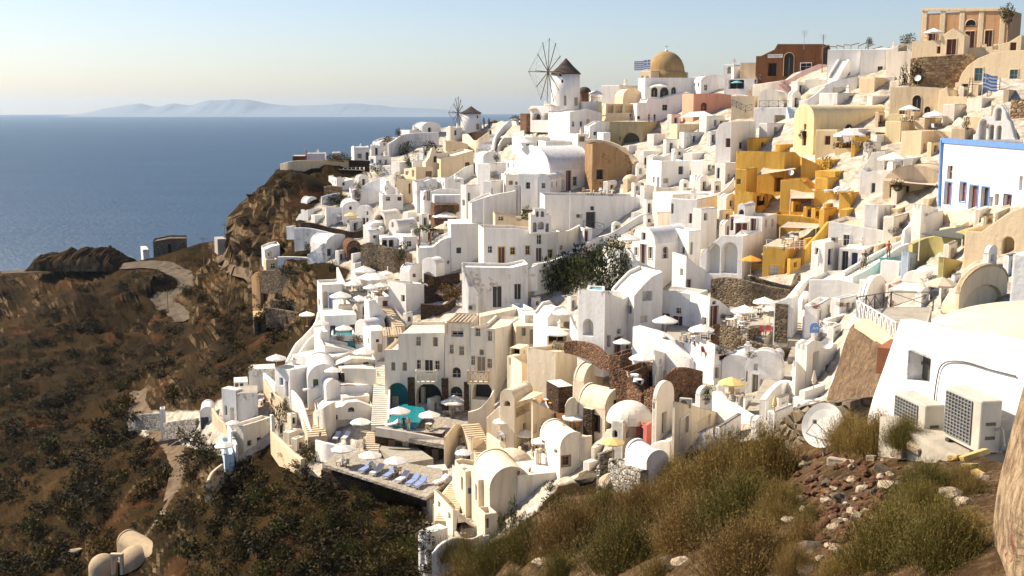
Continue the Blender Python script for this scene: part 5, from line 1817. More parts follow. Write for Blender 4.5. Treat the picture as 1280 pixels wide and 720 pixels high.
F('white stair wall climbing to the ochre house', [(985, 376, 392, 106), (995, 366, 384, 109), (1003, 356, 374, 112), (1012, 348, 362, 115), (1020, 344, 356, 117)], 'w', .6)
ST('dark narrow stairs between the white tower and shop', (999, 428), (1010, 352), 2.0, 26, 'pave', 100, 115)
F('white right wall of the dark narrow stairs', [(1003, 402, 424, 101), (1002, 388, 410, 104), (1004, 374, 392, 107), (1010, 364, 380, 110)], 'w', .5)
H('white rounded porch with flower pots on top', 1005, 1020, 1037, 383, 416, 30, 'w', 'flat', L=[], R=[], d=100, dep=3)
H('bright white shop house with slate blue door', 1010, 1012, 1105, 350, 414, 50, 'w', 'slab', R=[('d', 1033, 389.5, 1045, 412, 'slate', 'navy'), ('w', 1050, 393, 1057, 405, 'slate', 'w'), ('w', 1040, 378, 1046, 384, 'dark', 'w')], topR=[(1012, 350), (1045, 349), (1060, 352), (1105, 363)], d=104, dep=7)
RL('white criss-cross fence by the arched blue sign', [(1024, 416, 97), (1045, 419, 95)], 'white', 1.1, step=1.0)
T('stone paved landing at the foot of the dark stairs', [(985, 446), (1040, 444), (1060, 424), (1015, 416), (990, 432)], 'flag', d=96)
H('white house with twin vaults and slim windows', 931, 975, 980, 462, 500, 26, 'w', 'vL', rise=3.4, L=[('w', 942, 455, 947, 463, 'cush'), ('d', 940, 468, 947.5, 496, 'shut', 'w'), ('w', 932.5, 464, 934.5, 477, 'cush'), ('w', 950, 474, 953, 488, 'cush')], d=91, dep=6)
H('second white vault leaning on the slim window house', 952, 966, 980, 452, 470, 30, 'w', 'vL', rise=2.0, d=96, dep=5)
H('white house with a slot window beside the brown pier', 888, 892, 917, 429, 478, 50, 'w', 'slab', R=[('w', 899, 444, 910, 450, 'brown'), ('w', 891.5, 459, 899, 473, 'shut', 'w')], topR=[(892, 430), (917, 440)], d=97, dep=5)
H('low white wing house between slot window and vaults', 902, 905, 936, 456, 478, 48, 'w', 'vR', rise=1.6, d=96, dep=4)
H('small white cube on the stone coping', 917, 919, 933, 438, 452, 45, 'w', d=99, dep=2)
F('white sweeping garden wall of the yellow parasol', [(890, 490, 508, 84), (896, 490, 510, 83), (910, 502, 516, 82), (925, 512, 524, 81), (938, 520, 530, 80)], 'w', .5)
ST('grey stairs with white risers beside the twin vaults', (952, 515), (985, 452), 2.2, 22, 'pave', 82, 97)
F('white stair wall right of the grey stairs', [(957, 500, 530, 80), (968, 486, 522, 82), (982, 476, 505, 86), (990, 484, 508, 85), (994, 496, 514, 84)], 'w', .5)
H('white inn block with round water tank', 993, 1006, 1045, 430, 500, 45, 'w', 'slab', L=[], R=[('n', 1016, 440, 1023, 470), ('d', 1032, 456, 1036, 476, 'cw')], topR=[(1006, 432), (1016, 426), (1045, 430)], topL=[(993, 450), (1006, 438)], d=85, dep=6)
H('low white steps house right of the grey stairs', 990, 993, 1020, 462, 505, 45, 'w', 'slab', topR=[(993, 452), (1002, 458), (1020, 480)], d=84, dep=4)
F('long low white wall at the foot of the white inn', [(990, 496, 515, 80), (1010, 500, 516, 79), (1035, 495, 512, 79), (1042, 470, 510, 79)], 'w', .5)
H('big white house with blue trim, blue doors and windows', 1177, 1300, 1300, 184, 276, 82, 'w', 'slab', L=[('d', 1181, 228, 1189, 256, 'brown', 'bluet'), ('w', 1184.5, 207, 1191, 224, 'brown', 'w'), ('w', 1200, 228, 1207.5, 252, 'brown', 'bluet'), ('d', 1212, 232, 1222, 262, 'brown', 'bluet'),
 ('d', 1227, 234, 1236, 260, 'dark', 'bluet'), ('w', 1237, 246, 1241, 258, 'navy'), ('w', 1244, 242, 1249, 257, 'brown', 'w'), ('d', 1255, 244, 1263, 268, 'brown', 'navy'), ('w', 1274, 220, 1278, 238, 'bluet')], topL=[(1177, 174.5), (1300, 184)], d=97, dep=9)
bl = bpy.data.objects['house.%03d' % (len([o for o in bpy.data.objects if o.name.split('.')[0] == 'house']) - 1)]
b_ = MB()
for (xa, ya), (xb, yb_), wd in (((1177, 175.2), (1300, 184.7), .5), ((1178, 175, ), (1175, 258), .35)):
 n_ = Vector((-math.sin(rad(82)), -math.cos(rad(82)), 0))
 b_.bar(meet(bl.location, n_, xa, ya) - bl.location + n_ * .03, meet(bl.location, n_, xb, yb_) - bl.location + n_ * .03, .25 if wd > .4 else .3, wd)
b_.build('trim', 'bluet', bl)
H('domed cream house with window below the pale yellow terrace', 1103, 1106, 1180, 232, 262, 60, 'tp', 'vR', rise=2.6, R=[('w', 1112, 231, 1122, 247, 'dark'), ('w', 1125, 232, 1136, 249, 'dark')], d=125, dep=6)
SAIL('long tan awning on the domed cream house', [(1103, 226, 124), (1170, 232, 123), (1172, 226, 127), (1106, 223, 128)], 'sail', posts=(0,))
H('white curved terrace house below the white parasol', 1068, 1075, 1104, 205, 228, 55, 'cw', topR=[(1075, 214), (1085, 200), (1090, 190), (1104, 189)], d=138, dep=5)
H('white battlement house under the white parasol', 1074, 1078, 1110, 222, 248, 55, 'w', topR=[(1078, 211), (1085, 215), (1092, 214), (1100, 218), (1104, 213), (1110, 214)], R=[('w', 1089, 229, 1094, 242, 'slate')], d=131, dep=4)
H('white hut with an open doorway beside the white parasol', 1109, 1116, 1127, 203, 222, 45, 'w', L=[], R=[('r', 1120, 205, 1125, 218)], d=133, dep=3)
H('white angled wall house above the long white roof', 1080, 1096, 1132, 258, 285, 30, 'w', 'slab', topL=[(1080, 258), (1096, 257)], topR=[(1096, 257), (1110, 256), (1132, 256)], d=118, dep=5)
H('white house with tan flat roof and blue-grey windows', 1035, 1038, 1112, 279, 320, 56, 'w', 'slab', R=[('w', 1054, 293.5, 1061.5, 307, 'slate', 'w'), ('w', 1098, 302, 1105, 312, 'slate', 'w')], topR=[(1038, 277), (1080, 284), (1112, 290)], d=117, dep=7, rm='tp')
H('white lower house with navy doors and roof air conditioner', 1014, 1030, 1052, 303, 336, 42, 'w', 'slab', L=[('w', 1019, 310, 1023, 318, 'dark')], R=[('d', 1035, 311, 1041, 331, 'navy'), ('d', 1052, 313, 1060, 336, 'dark')], d=115, dep=4)
H('white porch house with dark openings behind the sloped stairs', 1048, 1050, 1078, 312, 340, 55, 'w', 'slab', R=[('d', 1052, 314, 1060, 338, 'dark'), ('d', 1064, 316, 1072, 332, 'navy')], d=114.5, dep=4)
F('upper white parapet of the walled stair', [(1055, 340, 352, 108), (1075, 328, 342, 109), (1100, 314, 328, 110), (1125, 302, 316, 111), (1135, 300, 312, 111)], 'w', .4)
F('lower white parapet of the walled stair', [(1065, 346, 360, 105), (1085, 336, 352, 105.5), (1105, 322, 340, 106), (1125, 308, 326, 107), (1136, 304, 322, 107)], 'w', .4)
ST('walled stair where people climb', (1060, 350), (1128, 312), 1.8, 24, 'cw', 107, 110)
H('white house below the walled stair', 1100, 1122, 1128, 328, 362, 40, 'w', 'slab', L=[], R=[('an', 1108, 346, 1112, 356)], d=100, dep=5)
T('small green glass terrace above the white house', [(1100, 328), (1132, 330), (1135, 316), (1108, 314)], 'poolp', d=103, par=[0], ph=.5, pm='poolp')
H('long low white wall house below the walled stair', 1012, 1016, 1110, 352, 378, 52, 'w', 'slab', topR=[(1016, 350), (1046, 349), (1080, 356), (1110, 364)], d=106, dep=3)
H('pale blue wall house right of the stair', 1126, 1134, 1176, 318, 348, 35, 'bluew', 'slab', topR=[(1134, 315), (1170, 323), (1176, 330)], L=[], d=97, dep=5)
H('white vault house with a red door and pink block', 1128, 1132, 1162, 350, 366, 52, 'w', 'vR', rise=1.4, R=[('d', 1138, 355, 1144, 364, 'red'), ('w', 1148, 357, 1157, 366, 'cush')], d=90, dep=4)
H('small pink block beside the white vault', 1110, 1113, 1128, 358, 372, 50, 'rose', R=[('w', 1115, 361, 1122, 365, 'red')], d=92, dep=3)
H('pinkish white wall house behind the iron railing', 1110, 1112, 1165, 366, 382, 52, 'cw', 'slab', d=86, dep=4)
H('slate blue wall booth under the tan parasol', 1162, 1164, 1192, 366, 384, 52, 'slate', 'slab', d=80, dep=3)
H('cream cave house with a green shade and plank roof', 1172, 1178, 1234, 328, 356, 45, 'gy', 'slab', d=85, dep=5, topR=[(1178, 322), (1200, 326), (1234, 336)])
SAIL('dark olive triangular sail with white border', [(1150, 292, 96), (1203, 299, 94), (1208, 282, 98), (1156, 291, 98)], 'olive', posts=(0, 1), sag=.1)
F('cream rock wall behind the olive sail', [(1140, 305, 320, 99), (1160, 296, 318, 99), (1190, 290, 318, 97), (1215, 284, 322, 94), (1235, 300, 330, 90)], 'gy', .7)
H('large cream rock house with an arched niche and statue vase', 1204, 1226, 1330, 272, 380, 48, 'e', 'slab', R=[('an', 1253, 296, 1268, 318)], L=[], topR=[(1226, 290), (1240, 280), (1260, 266), (1280, 258), (1330, 250)], topL=[(1204, 300), (1226, 288)], d=80, dep=8)
F('cream curving rock ledge under the blue trimmed house', [(1176, 262, 282, 110), (1200, 266, 284, 106), (1225, 272, 296, 101), (1250, 272, 300, 97), (1290, 260, 300, 92)], 'e', 1.0)
F('white garden wall left of the cream rock ledge', [(1130, 288, 300, 108), (1145, 274, 296, 108), (1160, 268, 292, 108), (1178, 262, 286, 109)], 'w', .5)
H('white bright house corner below the blue doors', 1140, 1150, 1180, 262, 292, 45, 'w', 'slab', topR=[(1150, 256), (1165, 258), (1180, 264)], d=107, dep=4)
H('orange vaulted canopy house above the foreground roof', 1194, 1198, 1258, 366, 386, 46, 'e', 'vR', rise=1.3, R=[('an', 1203, 357, 1253, 388)], d=62, dep=5, rm='e')
H('tall white corner house at the right edge', 1262, 1266, 1340, 325, 430, 50, 'w', 'slab', d=48, dep=6)
H('white rounded house with many small vaults on the cliff', 370, 385, 404, 264, 284, 40, 'w', 'vR', rise=1.6, L=[('w', 376, 262, 380, 266, 'slate')], topL=[(370, 274), (374, 268), (385, 262)], d=214)
H('small white vault at the cliff end', 376, 384, 398, 255, 266, 40, 'w', 'vR', rise=1.5, d=219)
H('low white vault with grey recess behind the cliff houses', 386, 398, 420, 248, 260, 40, 'w', 'slab', topR=[(398, 252), (412, 249), (417, 251), (420, 256)], d=220)
H('white lit gable house left of the yellow parasol', 402, 408, 430, 259, 281, 60, 'w', 'slab', topL=[(402, 264), (404, 260), (408, 260)], L=[('w', 403, 262, 404.5, 264, 'dark'), ('w', 403, 266.5, 404.6, 271, 'dark')], d=209)
H('white shallow vault house behind the yellow parasol', 425, 428, 453, 262, 282, 62, 'w', 'vR', rise=1.5, R=[('w', 436.5, 258, 439.5, 262, 'dark'), ('w', 436, 276, 441, 280, 'dark')], d=208)
H('white pointed chapel house with three brown openings', 446, 464, 468, 268, 286, 30, 'w', 'vL', rise=2.6, L=[('w', 458, 264.5, 460.5, 269, 'brown'), ('d', 453, 272.5, 456.5, 281, 'brown'), ('d', 457.5, 272.5, 460.5, 280, 'brown')], d=205)
H('big white platform house with a curved rear parapet', 437, 440, 484, 237, 258, 62, 'w', 'slab', topR=[(440, 238), (447, 236), (460, 238), (484, 239)], d=216, dep=8, rm='w')
F('white parapet rising along the big platform to the gable', [(440, 236, 242, 222), (452, 233, 240, 222), (464, 227, 238, 222), (478, 222, 236, 221), (484, 226, 240, 219)], 'wp', .4)
H('white gable house with a round dark opening', 479, 483, 500, 235, 258, 55, 'w', 'slab', topR=[(483, 226), (490, 233), (500, 240)], L=[('o', 480.5, 234, 482.7, 238)], R=[('o', 481, 233, 485, 238)], d=213)
H('white bright stair house right of the big platform', 474, 478, 504, 244, 258, 60, 'w', d=209)
F('brown stone band wall under the cliff houses', [(376, 278, 286, 207), (392, 279, 289, 206), (410, 284, 292, 205), (426, 287, 294, 204)], 'std', .5)
F('dark brown stone band wall below the yellow parasol', [(425, 287, 298, 203), (440, 290, 299, 202), (448, 289, 299, 202), (456, 286, 297, 202)], 'std', .5)
F('white curved garden wall below the brown band', [(368, 285, 304, 205), (385, 285, 302, 205), (405, 289, 303, 204), (420, 293, 302, 203)], 'wp', .5)
F('small white wall and boat shaped bench on the cliff', [(358, 283, 289, 210), (368, 282, 289, 209)], 'wp', .5)
H('white vaulted house with a grey door and cave arch', 388, 408, 438, 306, 322, 45, 'w', 'vR', rise=1.8, L=[('w', 395, 318, 398, 321, 'dark'), ('ad', 408.5, 311, 414, 321, 'slate')], R=[('d', 409, 311, 414.5, 320, 'slate'), ('w', 421, 312, 425, 318, 'slate')], d=200)
F('white gable side wall of the vaulted house', [(384, 318, 322, 202), (394, 312, 322, 201), (404, 304, 322, 200), (409, 306, 322, 200)], 'wp', .4)
H('dark cave arch house beside the vaulted house', 430, 434, 452, 310, 336, 55, 'stb', 'vR', rise=1.8, R=[('ar', 436, 309, 450, 335)], d=196)
H('small white box house above the cave arch', 433, 438, 452, 299, 312, 50, 'w', R=[('w', 441, 302, 446, 306, 'slate')], d=201)
F('long pale garden wall at the left end of the village', [(347, 321, 338, 206), (370, 321, 337, 205), (400, 323, 336, 203), (427, 328, 338, 200)], 'wp', .6)
H('small flat white hut at the left end', 327, 331, 350, 308, 321, 55, 'w', topR=[(331, 312), (340, 308), (350, 306)], R=[('w', 335, 316, 339, 320, 'dark')], d=211)
H('tan square hut with white cap', 330, 333, 347, 325, 342, 55, 'tp', d=208, rm='w')
H('square white house above the dark awnings', 460, 464, 480, 285, 300, 50, 'w', L=[], R=[('r', 465, 292, 471, 300)], d=198)
H('low white roofed house in front of the vaults', 454, 462, 498, 286, 296, 45, 'w', 'vR', rise=1.4, d=200)
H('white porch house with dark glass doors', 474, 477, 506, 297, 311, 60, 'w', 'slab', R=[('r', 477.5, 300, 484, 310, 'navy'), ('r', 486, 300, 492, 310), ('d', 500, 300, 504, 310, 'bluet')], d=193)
H('white bright block right of the porch house', 500, 504, 522, 296, 316, 55, 'w', 'slab', L=[], d=190)
H('grey barrel vault with a dark arched end', 467, 482, 502, 274, 281, 40, 'cw', 'vL', rise=2.2, L=[('ar', 468, 268, 480, 283)], d=201, dep=8)
H('second grey barrel vault with a narrow white front', 486, 498, 522, 283, 294, 40, 'w', 'vL', rise=2.2, L=[('w', 489.5, 278, 492, 284, 'slate')], d=195, dep=7)
H('small white arched house left of the palms', 455, 462, 478, 292, 306, 45, 'w', 'vL', rise=1.4, d=196)
F('brown stone wall behind the dining parasols', [(451, 306, 324, 188), (462, 303, 322, 187), (475, 306, 326, 186), (482, 309, 328, 185)], 'st', .6)
F('brown stone wall with dark niches below the palm', [(480, 309, 328, 184), (492, 310, 330, 183), (505, 314, 332, 182), (512, 318, 332, 181)], 'st', .6)
T('parasol dining terrace in the left village', [(420, 364), (490, 368), (496, 330), (424, 334)], 'pave', d=182)
F('white parapet left of the dining terrace', [(421, 334, 356, 190), (426, 346, 362, 186), (430, 354, 366, 184)], 'w', .4)
H('white hut with a bright blue door', 397, 403, 428, 357, 388, 55, 'w', 'slab', L=[('w', 398, 374, 400, 382, 'wood')], R=[('d', 411, 366, 419, 385, 'bluet', 'w'), ('an', 404, 364, 410, 385)], topR=[(403, 356), (425, 355), (428, 354)], d=180)
H('cream flat hut with a brown front by the hanging parasol', 419, 423, 440, 382, 396, 55, 'cw', 'slab', R=[('r', 424, 387, 439, 396, 'wood')], d=172)
H('low white block with a sunken pool', 402, 406, 446, 395, 424, 58, 'w', 'slab', d=166, dep=5)
T('turquoise plunge pool between white walls', [(414, 421), (444, 421), (441, 409), (416, 408)], 'pool', d=162, par=[0, 1, 2, 3], ph=.25)
H('white vault house with a plain door beside the pool', 444, 460, 482, 412, 432, 40, 'w', 'vL', rise=2.6, L=[('w', 457, 411, 461, 421, 'dark')], d=160, dep=6)
H('white block house with a tiny square window', 460, 464, 484, 414, 440, 50, 'w', 'slab', L=[], R=[('w', 470, 424, 474, 428, 'dark'), ('d', 472, 430, 478, 440, 'tp')], d=156, dep=4)
H('white stair house with sloping wing wall', 460, 462, 502, 378, 412, 55, 'w', 'slab', topR=[(462, 376), (468, 374), (480, 390), (492, 402), (502, 408)], d=163, dep=4)
ST('brown steps down beside the sloping wing wall', (500, 408), (481, 384), 1.6, 12, 'tp', 160, 168)
H('low white house with red earth planter', 468, 472, 488, 372, 392, 55, 'w', 'flat', rm='stb', d=168)
PERG('slatted pergola left of the hotel', [(480, 420, 148), (502, 419, 148), (500, 409, 152), (478, 409, 152)], 'woodl', 7, 2.3)
F('white zigzag edge wall above the gully', [(360, 452, 462, 163), (372, 430, 442, 167), (382, 420, 430, 169), (396, 404, 416, 173), (400, 390, 404, 176)], 'w', .4)
F('second white edge wall of the gully terraces', [(366, 454, 464, 160), (378, 438, 450, 163), (390, 422, 436, 167), (404, 412, 424, 170)], 'wp', .4)
T('pale tiled terrace behind the zigzag edge', [(372, 444), (400, 444), (402, 428), (380, 428)], 'flag', d=165)
H('white pier house on the tiled terrace', 397, 401, 412, 416, 450, 50, 'w', 'slab', L=[('w', 400, 419, 402, 424, 'dark')], d=161, dep=4)
H('long white roof house with grey edge below the planter', 402, 406, 466, 438, 456, 58, 'w', 'slab', topR=[(406, 432), (430, 436), (466, 446)], d=156, dep=6)
H('white low house with long bright roof', 366, 398, 440, 450, 470, 40, 'w', 'slab', L=[('w', 400, 449, 403, 455, 'wood')], d=152, dep=7)
H('white sloping wall house left of the hotel stairs', 412, 416, 470, 452, 470, 58, 'cw', 'slab', d=150, dep=4, topR=[(416, 458), (440, 448), (470, 450)])
H('white house with blue window and tall blue door', 344, 363, 386, 463, 497, 42, 'w', 'slab', L=[('w', 349.5, 472.5, 354, 481.5, 'bluet'), ('d', 357, 477, 360.5, 496, 'bluet')], d=148, dep=5)
H('wide white vault house with green shuttered windows', 382, 385, 424, 475, 496, 60, 'w', 'vR', rise=2.6, R=[('w', 391.5, 474, 398, 484, 'green'), ('w', 404, 475, 409, 483, 'green')], d=146, dep=6)
T('yellow paved sun terrace with white edge', [(370, 516), (394, 520), (418, 500), (404, 488), (370, 488)], 'sandf', d=145)
F('curved white parapet of the yellow terrace', [(364, 488, 500, 147), (374, 500, 512, 144), (380, 516, 528, 141), (386, 536, 546, 138), (394, 548, 556, 136)], 'w', .4)
ST('tan steps below the yellow terrace', (397, 546), (390, 520), 2.4, 10, 'sandf', 136, 142)
F('white inner wall of the tan steps', [(392, 516, 546, 140), (398, 512, 544, 139), (408, 508, 540, 138), (420, 502, 520, 139)], 'cw', .4)
F('low white garden wall above the lounger terrace', [(394, 550, 560, 134), (405, 553, 562, 132), (418, 556, 564, 131), (430, 562, 568, 130)], 'w', .35)
H('cream cave house with a tan arch and square window', 394, 398, 466, 512, 550, 60, 'cw', 'slab', R=[('w', 417, 519, 422, 525, 'dark'), ('aw', 435, 509, 443, 515, 'dark'), ('n', 420, 525, 440, 548)], topR=[(398, 520), (410, 512), (428, 508), (434, 503), (448, 502), (466, 508)], d=139, dep=5)
H('low stepped cream blocks above the cave house', 424, 428, 462, 497, 510, 58, 'cw', 'slab', d=142, dep=5)
H('brown slatted wall block left of the hotel stairs', 424, 427, 470, 466, 483, 58, 'std', 'slab', d=146, dep=4, rm='cw')
H('spotted white base below the brown slatted block', 424, 426, 470, 483, 501, 58, 'wp', 'slab', d=144, dep=4)
F('white balustrade wall on the brown slatted block', [(427, 460, 467, 146), (448, 460, 467, 145), (470, 461, 467, 144)], 'cw', .3)
H('white domed umbrella house beside the spotted base', 403, 408, 426, 484, 500, 50, 'w', 'vR', rise=1.6, d=144, dep=4)
ST('long straight cream stair beside the hotel', (474, 532), (478, 452), 2.0, 34, 'cw', 134, 151, wall=(-1,))
ST('lower stair by the pool terrace wall', (462, 578), (468, 540), 1.8, 14, 'tp', 126, 134)
H('white restaurant house with red flower roof edge', 292, 305, 340, 530, 570, 32, 'cw', 'slab', topR=[(305, 532), (322, 527), (340, 521)], L=[], d=141, dep=6, rm='w')
H('white restaurant upper room with arched windows', 278, 296, 304, 488, 530, 30, 'w', 'slab', L=[('aw', 281, 507, 284, 519, 'dark'), ('d', 288, 510, 293, 526, 'cw')], d=149, dep=6)
F('white terrace wall with blue benches', [(292, 494, 502, 152), (305, 488, 497, 152), (318, 484, 494, 152)], 'w', .4)
H('white wall terrace house with blue cushions', 293, 297, 322, 492, 504, 60, 'wp', 'slab', d=148, dep=4, rm='pave')
H('white back wall house with small round holes', 308, 311, 344, 462, 474, 60, 'wp', 'slab', d=160, dep=3)
H('white little house with wooden door above the restaurant', 290, 293, 310, 478, 489, 58, 'w', 'slab', R=[('w', 300, 479, 304, 487, 'dark'), ('d', 294, 479, 298, 488, 'wood')], d=156, dep=3)
F('tan wall running beside the restaurant terrace', [(330, 474, 500, 152), (338, 488, 506, 149), (350, 498, 512, 146), (356, 504, 512, 145)], 'tp', .4)
T('grey dining terrace of the left restaurant', [(318, 530), (350, 514), (342, 494), (316, 500)], 'pave', d=145)
F('white parapet in the middle of the restaurant', [(329, 466, 480, 157), (336, 472, 484, 155), (344, 480, 490, 153)], 'w', .35)
H('white hut with grey door at the end of the village', 247, 251, 268, 517, 542, 60, 'w', 'vR', rise=1.0, R=[('d', 251, 521.5, 261, 537, 'slate')], d=155, dep=4)
F('tan stair wall right of the white hut', [(265, 510, 530, 153), (272, 522, 542, 150), (280, 530, 550, 148), (284, 545, 556, 146)], 'tp', .4)
F('broken white garden wall with loose stones', [(160, 522, 527, 172), (175, 518, 525, 170), (195, 517, 526, 168), (204, 516, 529, 167)], 'stw', .5)
F('lower white stone wall toward the hut', [(204, 529, 537, 165), (222, 526, 535, 162), (245, 523, 533, 158)], 'stw', .5)
H('square white gate pier between the garden walls', 199, 201, 207, 512, 530, 55, 'wp', d=166, dep=1.4)
F('tan rendered retaining wall above the scrub slope', [(338, 540, 552, 137), (352, 553, 572, 134), (366, 567, 592, 131), (377, 574, 606, 129)], 'e', .5, smooth=False)
F('narrow cream upright wall behind the restaurant', [(338, 518, 540, 140), (340, 519, 542, 139)], 'cw', .4)
F('low tan wall dropping below the blue hut', [(280, 580, 590, 134), (268, 590, 602, 132), (262, 602, 608, 130)], 'tp', .4)
H('small blue-white hut under the lowest parasol', 277, 281, 293, 570, 580, 55, 'bluew', d=137, dep=2)
F('white stair edge beside the lowest restaurant balcony', [(286, 535, 552, 143), (291, 546, 560, 141), (295, 556, 572, 139)], 'w', .3)
H('small balcony house with glass front and tables', 285, 289, 303, 540, 552, 50, 'w', 'flat', R=[('n', 291, 541, 302, 551)], d=141, dep=3)
HM = 'cw'
hot = H('big cream cave hotel with arched pool cave and balconies', 481, 556, 556, 417, 512, 8, HM, 'slab', name='hotel', cat='hotel', d=141, dep=8,
  L=[('b', 489, 453, 494, 463), ('b', 503, 453, 508.5, 463.5), ('w', 521, 450, 526, 461, 'dark', HM), ('d', 531, 450, 541, 466, 'dark', 'canvas'), ('w', 544, 451, 549.5, 462, 'dark', HM),
 ('w', 520, 421, 526, 432, 'shut', HM), ('b', 541, 421.5, 547, 433), ('an', 485, 478.5, 510, 509, 'teal'), ('ar', 520, 479, 552, 508)],
  topL=[(481, 437), (497.8, 437), (498, 417), (556, 416)], rm='c')
H('', 556, 588, 588, 405, 512, 8, HM, 'flat', root=hot, d=139, dep=7, par=1.0, rm='pave',
 L=[('w', 562, 431, 567, 442, 'shut', HM), ('w', 574, 433, 580, 444, 'shut', HM), ('aw', 565.5, 459, 576, 472, 'dark', HM), ('aw', 563, 483, 578, 496, 'dark', HM), ('r', 564, 410, 579, 421)])
H('', 588, 619, 648, 411, 515, 17, HM, 'slab', root=hot, d=136.5, rm='c', topL=[(588, 400), (607, 400), (619, 411)], topR=[(619, 411), (636, 407), (648, 396)],
 L=[('w', 594, 408, 600.5, 420, 'shut', HM), ('w', 609.5, 414, 615, 426, 'shut', HM), ('b', 599, 437, 604.5, 443.5), ('w', 588.5, 445, 594, 456, 'shut', HM), ('d', 596, 446, 606.5, 466, 'shut', HM), ('w', 609, 448.5, 615, 460, 'shut', HM), ('ar', 590, 477, 615, 500)])
def hotel_extra():
 org = hot.location
 for x0, x1, y0, y1, d in ((510.5, 518.5, 470, 512, 140.2), (552.5, 560.5, 471, 512, 138.6), (580.5, 586, 476, 512, 137.6)):
  b_ = MB()
  c0, c1 = W((x0 + x1) / 2, y1, d), W((x0 + x1) / 2, y0, d)
  b_.box((c0.x - org.x, c0.y - org.y, (c0.z + c1.z) / 2 - org.z), (x1 - x0) * d / FPX, .5, c1.z - c0.z, rad(-8))
  b_.build('stone_pier', 'std', hot)
 for x0, x1, yt, yb, d, mm in ((521, 546, 462, 476, 139.5, 'cw'), (586, 612, 462, 476, 136.2, 'woodl'), (589, 606, 421, 428, 136.9, 'cw'), (564, 580, 411, 422, 138.7, 'white')):
  a, b = W(x0, yb, d) - org, W(x1, yb, d) - org
  h_ = zat(x0, yt, W(x0, yb, d).y) - W(x0, yb, d).z
  out = Vector((-.1, -.95, 0))
  q = [a, a + out, b + out, b]
  if yb - yt < 9 or d == 138.7:
   q = [a + out * .05, b + out * .05]
  br = MB()
  for p, p2 in zip(q[:-1], q[1:]):
   for z in (.05, h_):
    br.bar(p + Vector((0, 0, z)), p2 + Vector((0, 0, z)), .11)
   n_ = max(1, int((p2 - p).length / .55))
   for i in range(n_):
    u, v = p.lerp(p2, i / n_), p.lerp(p2, (i + 1) / n_)
    if yb - yt < 9 or d == 138.7:
     br.bar(u + Vector((0, 0, h_ * .33)), v + Vector((0, 0, h_ * .33)), .1)
     br.bar(u + Vector((0, 0, h_ * .66)), v + Vector((0, 0, h_ * .66)), .1)
    else:
     br.bar(u, v + Vector((0, 0, h_)), .07)
     br.bar(v, u + Vector((0, 0, h_)), .07)
    br.bar(u, u + Vector((0, 0, h_)), .08)
  bal = br.build('balcony', mm, hot)
  if len(q) == 4:
   sb = MB()
   sb.add([p + Vector((0, 0, z)) for z in (-.2, .0) for p in q], [(0, 1, 2, 3), (7, 6, 5, 4), (0, 4, 5, 1), (1, 5, 6, 2), (2, 6, 7, 3)])
   sb.build('slab', 'cw', bal)
hotel_extra()
PERG('wooden slat pergola on the hotel roof', [(559, 402, 137.5), (589, 403, 137), (598, 393, 142), (570, 393, 142.5)], 'woodl', 6, 1.6)
H('terraced rear roof wing of the hotel with curved edge', 588, 600, 648, 396, 404, 40, 'cw', 'slab', d=146, dep=5, rm='c')
T('raised pool deck in front of the cave hotel', [(469, 541), (556, 556), (578, 541), (612, 512), (484, 508), (478, 520)], 'flag', d=131.5, th=.5)
T('turquoise swimming pool reaching into the hotel arch', [(486, 531), (520, 534), (533, 516), (528, 508), (508, 505), (487, 508)], 'pool', d=131.6, dz=.06, th=.3, name='swimming_pool', cat='pool')
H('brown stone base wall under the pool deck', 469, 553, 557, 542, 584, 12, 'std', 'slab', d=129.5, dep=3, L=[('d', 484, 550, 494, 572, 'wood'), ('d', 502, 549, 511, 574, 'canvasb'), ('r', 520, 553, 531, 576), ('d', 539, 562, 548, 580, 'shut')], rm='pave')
F('stone balustrade wall of the pool deck', [(469, 534, 545, 129.6), (490, 537, 548, 129.4), (520, 542, 554, 129.2), (555, 548, 560, 129)], 'cw', .3, smooth=False, dn=0)
RL('lattice balustrade panels on the pool deck', [(472, 542, 129.8), (520, 550, 129.4), (552, 555.5, 129.2)], 'cw', .9, step=.9)
H('cream stair block right of the pool deck', 555, 557, 590, 546, 588, 25, 'c', 'slab', d=127, topR=[(557, 546), (570, 530), (580, 532), (590, 545)], R=[('w', 574, 545, 582, 554, 'shut', 'wood'), ('w', 573, 556, 584, 562, 'dark')], dep=3)
H('cream house with a barred window beside the pool stair', 588, 591, 617, 546, 586, 30, 'c', 'slab', d=124.5, topR=[(591, 546), (600, 549), (617, 555)], R=[('w', 600.5, 567.5, 611.5, 580, 'dark', 'wood')], dep=4)
ST('cream stairs climbing from the pool deck', (617, 590), (588, 530), 2.2, 22, 'tp', 120, 130, wall=None)
F('cream flank wall right of the pool stairs', [(608, 541, 556, 124), (620, 550, 564, 122), (632, 556, 572, 120), (634, 556, 572, 121)], 'c', .35, smooth=False)
F('curved cream wall dropping from the hotel corner', [(585, 515, 532, 132), (600, 510, 530, 131.5), (612, 497, 524, 131), (618, 488, 515, 131)], 'c', .35)
F('second curved cream wall below the hotel corner', [(608, 522, 548, 127.5), (617, 514, 545, 127), (625, 507, 542, 126.5), (630, 511, 544, 126), (640, 530, 548, 125)], 'c', .35)
T('long lower sun terrace with loungers and parasols', [(404, 580), (532, 622), (556, 604), (552, 586), (470, 572), (432, 556)], 'flag', d=123, th=.3)
F('pale outer parapet of the lounger terrace', [(403, 576, 588, 124.5), (440, 588, 600, 122.8), (485, 603, 614, 121), (533, 618, 630, 119.5)], 'cw', .45, smooth=False, dn=0)
F('dark brown stone wall under the lounger terrace', [(402, 587, 612, 124), (440, 599, 626, 122.3), (485, 613, 640, 120.5), (533, 629, 650, 119)], 'std', 1.4, smooth=False, dn=3)
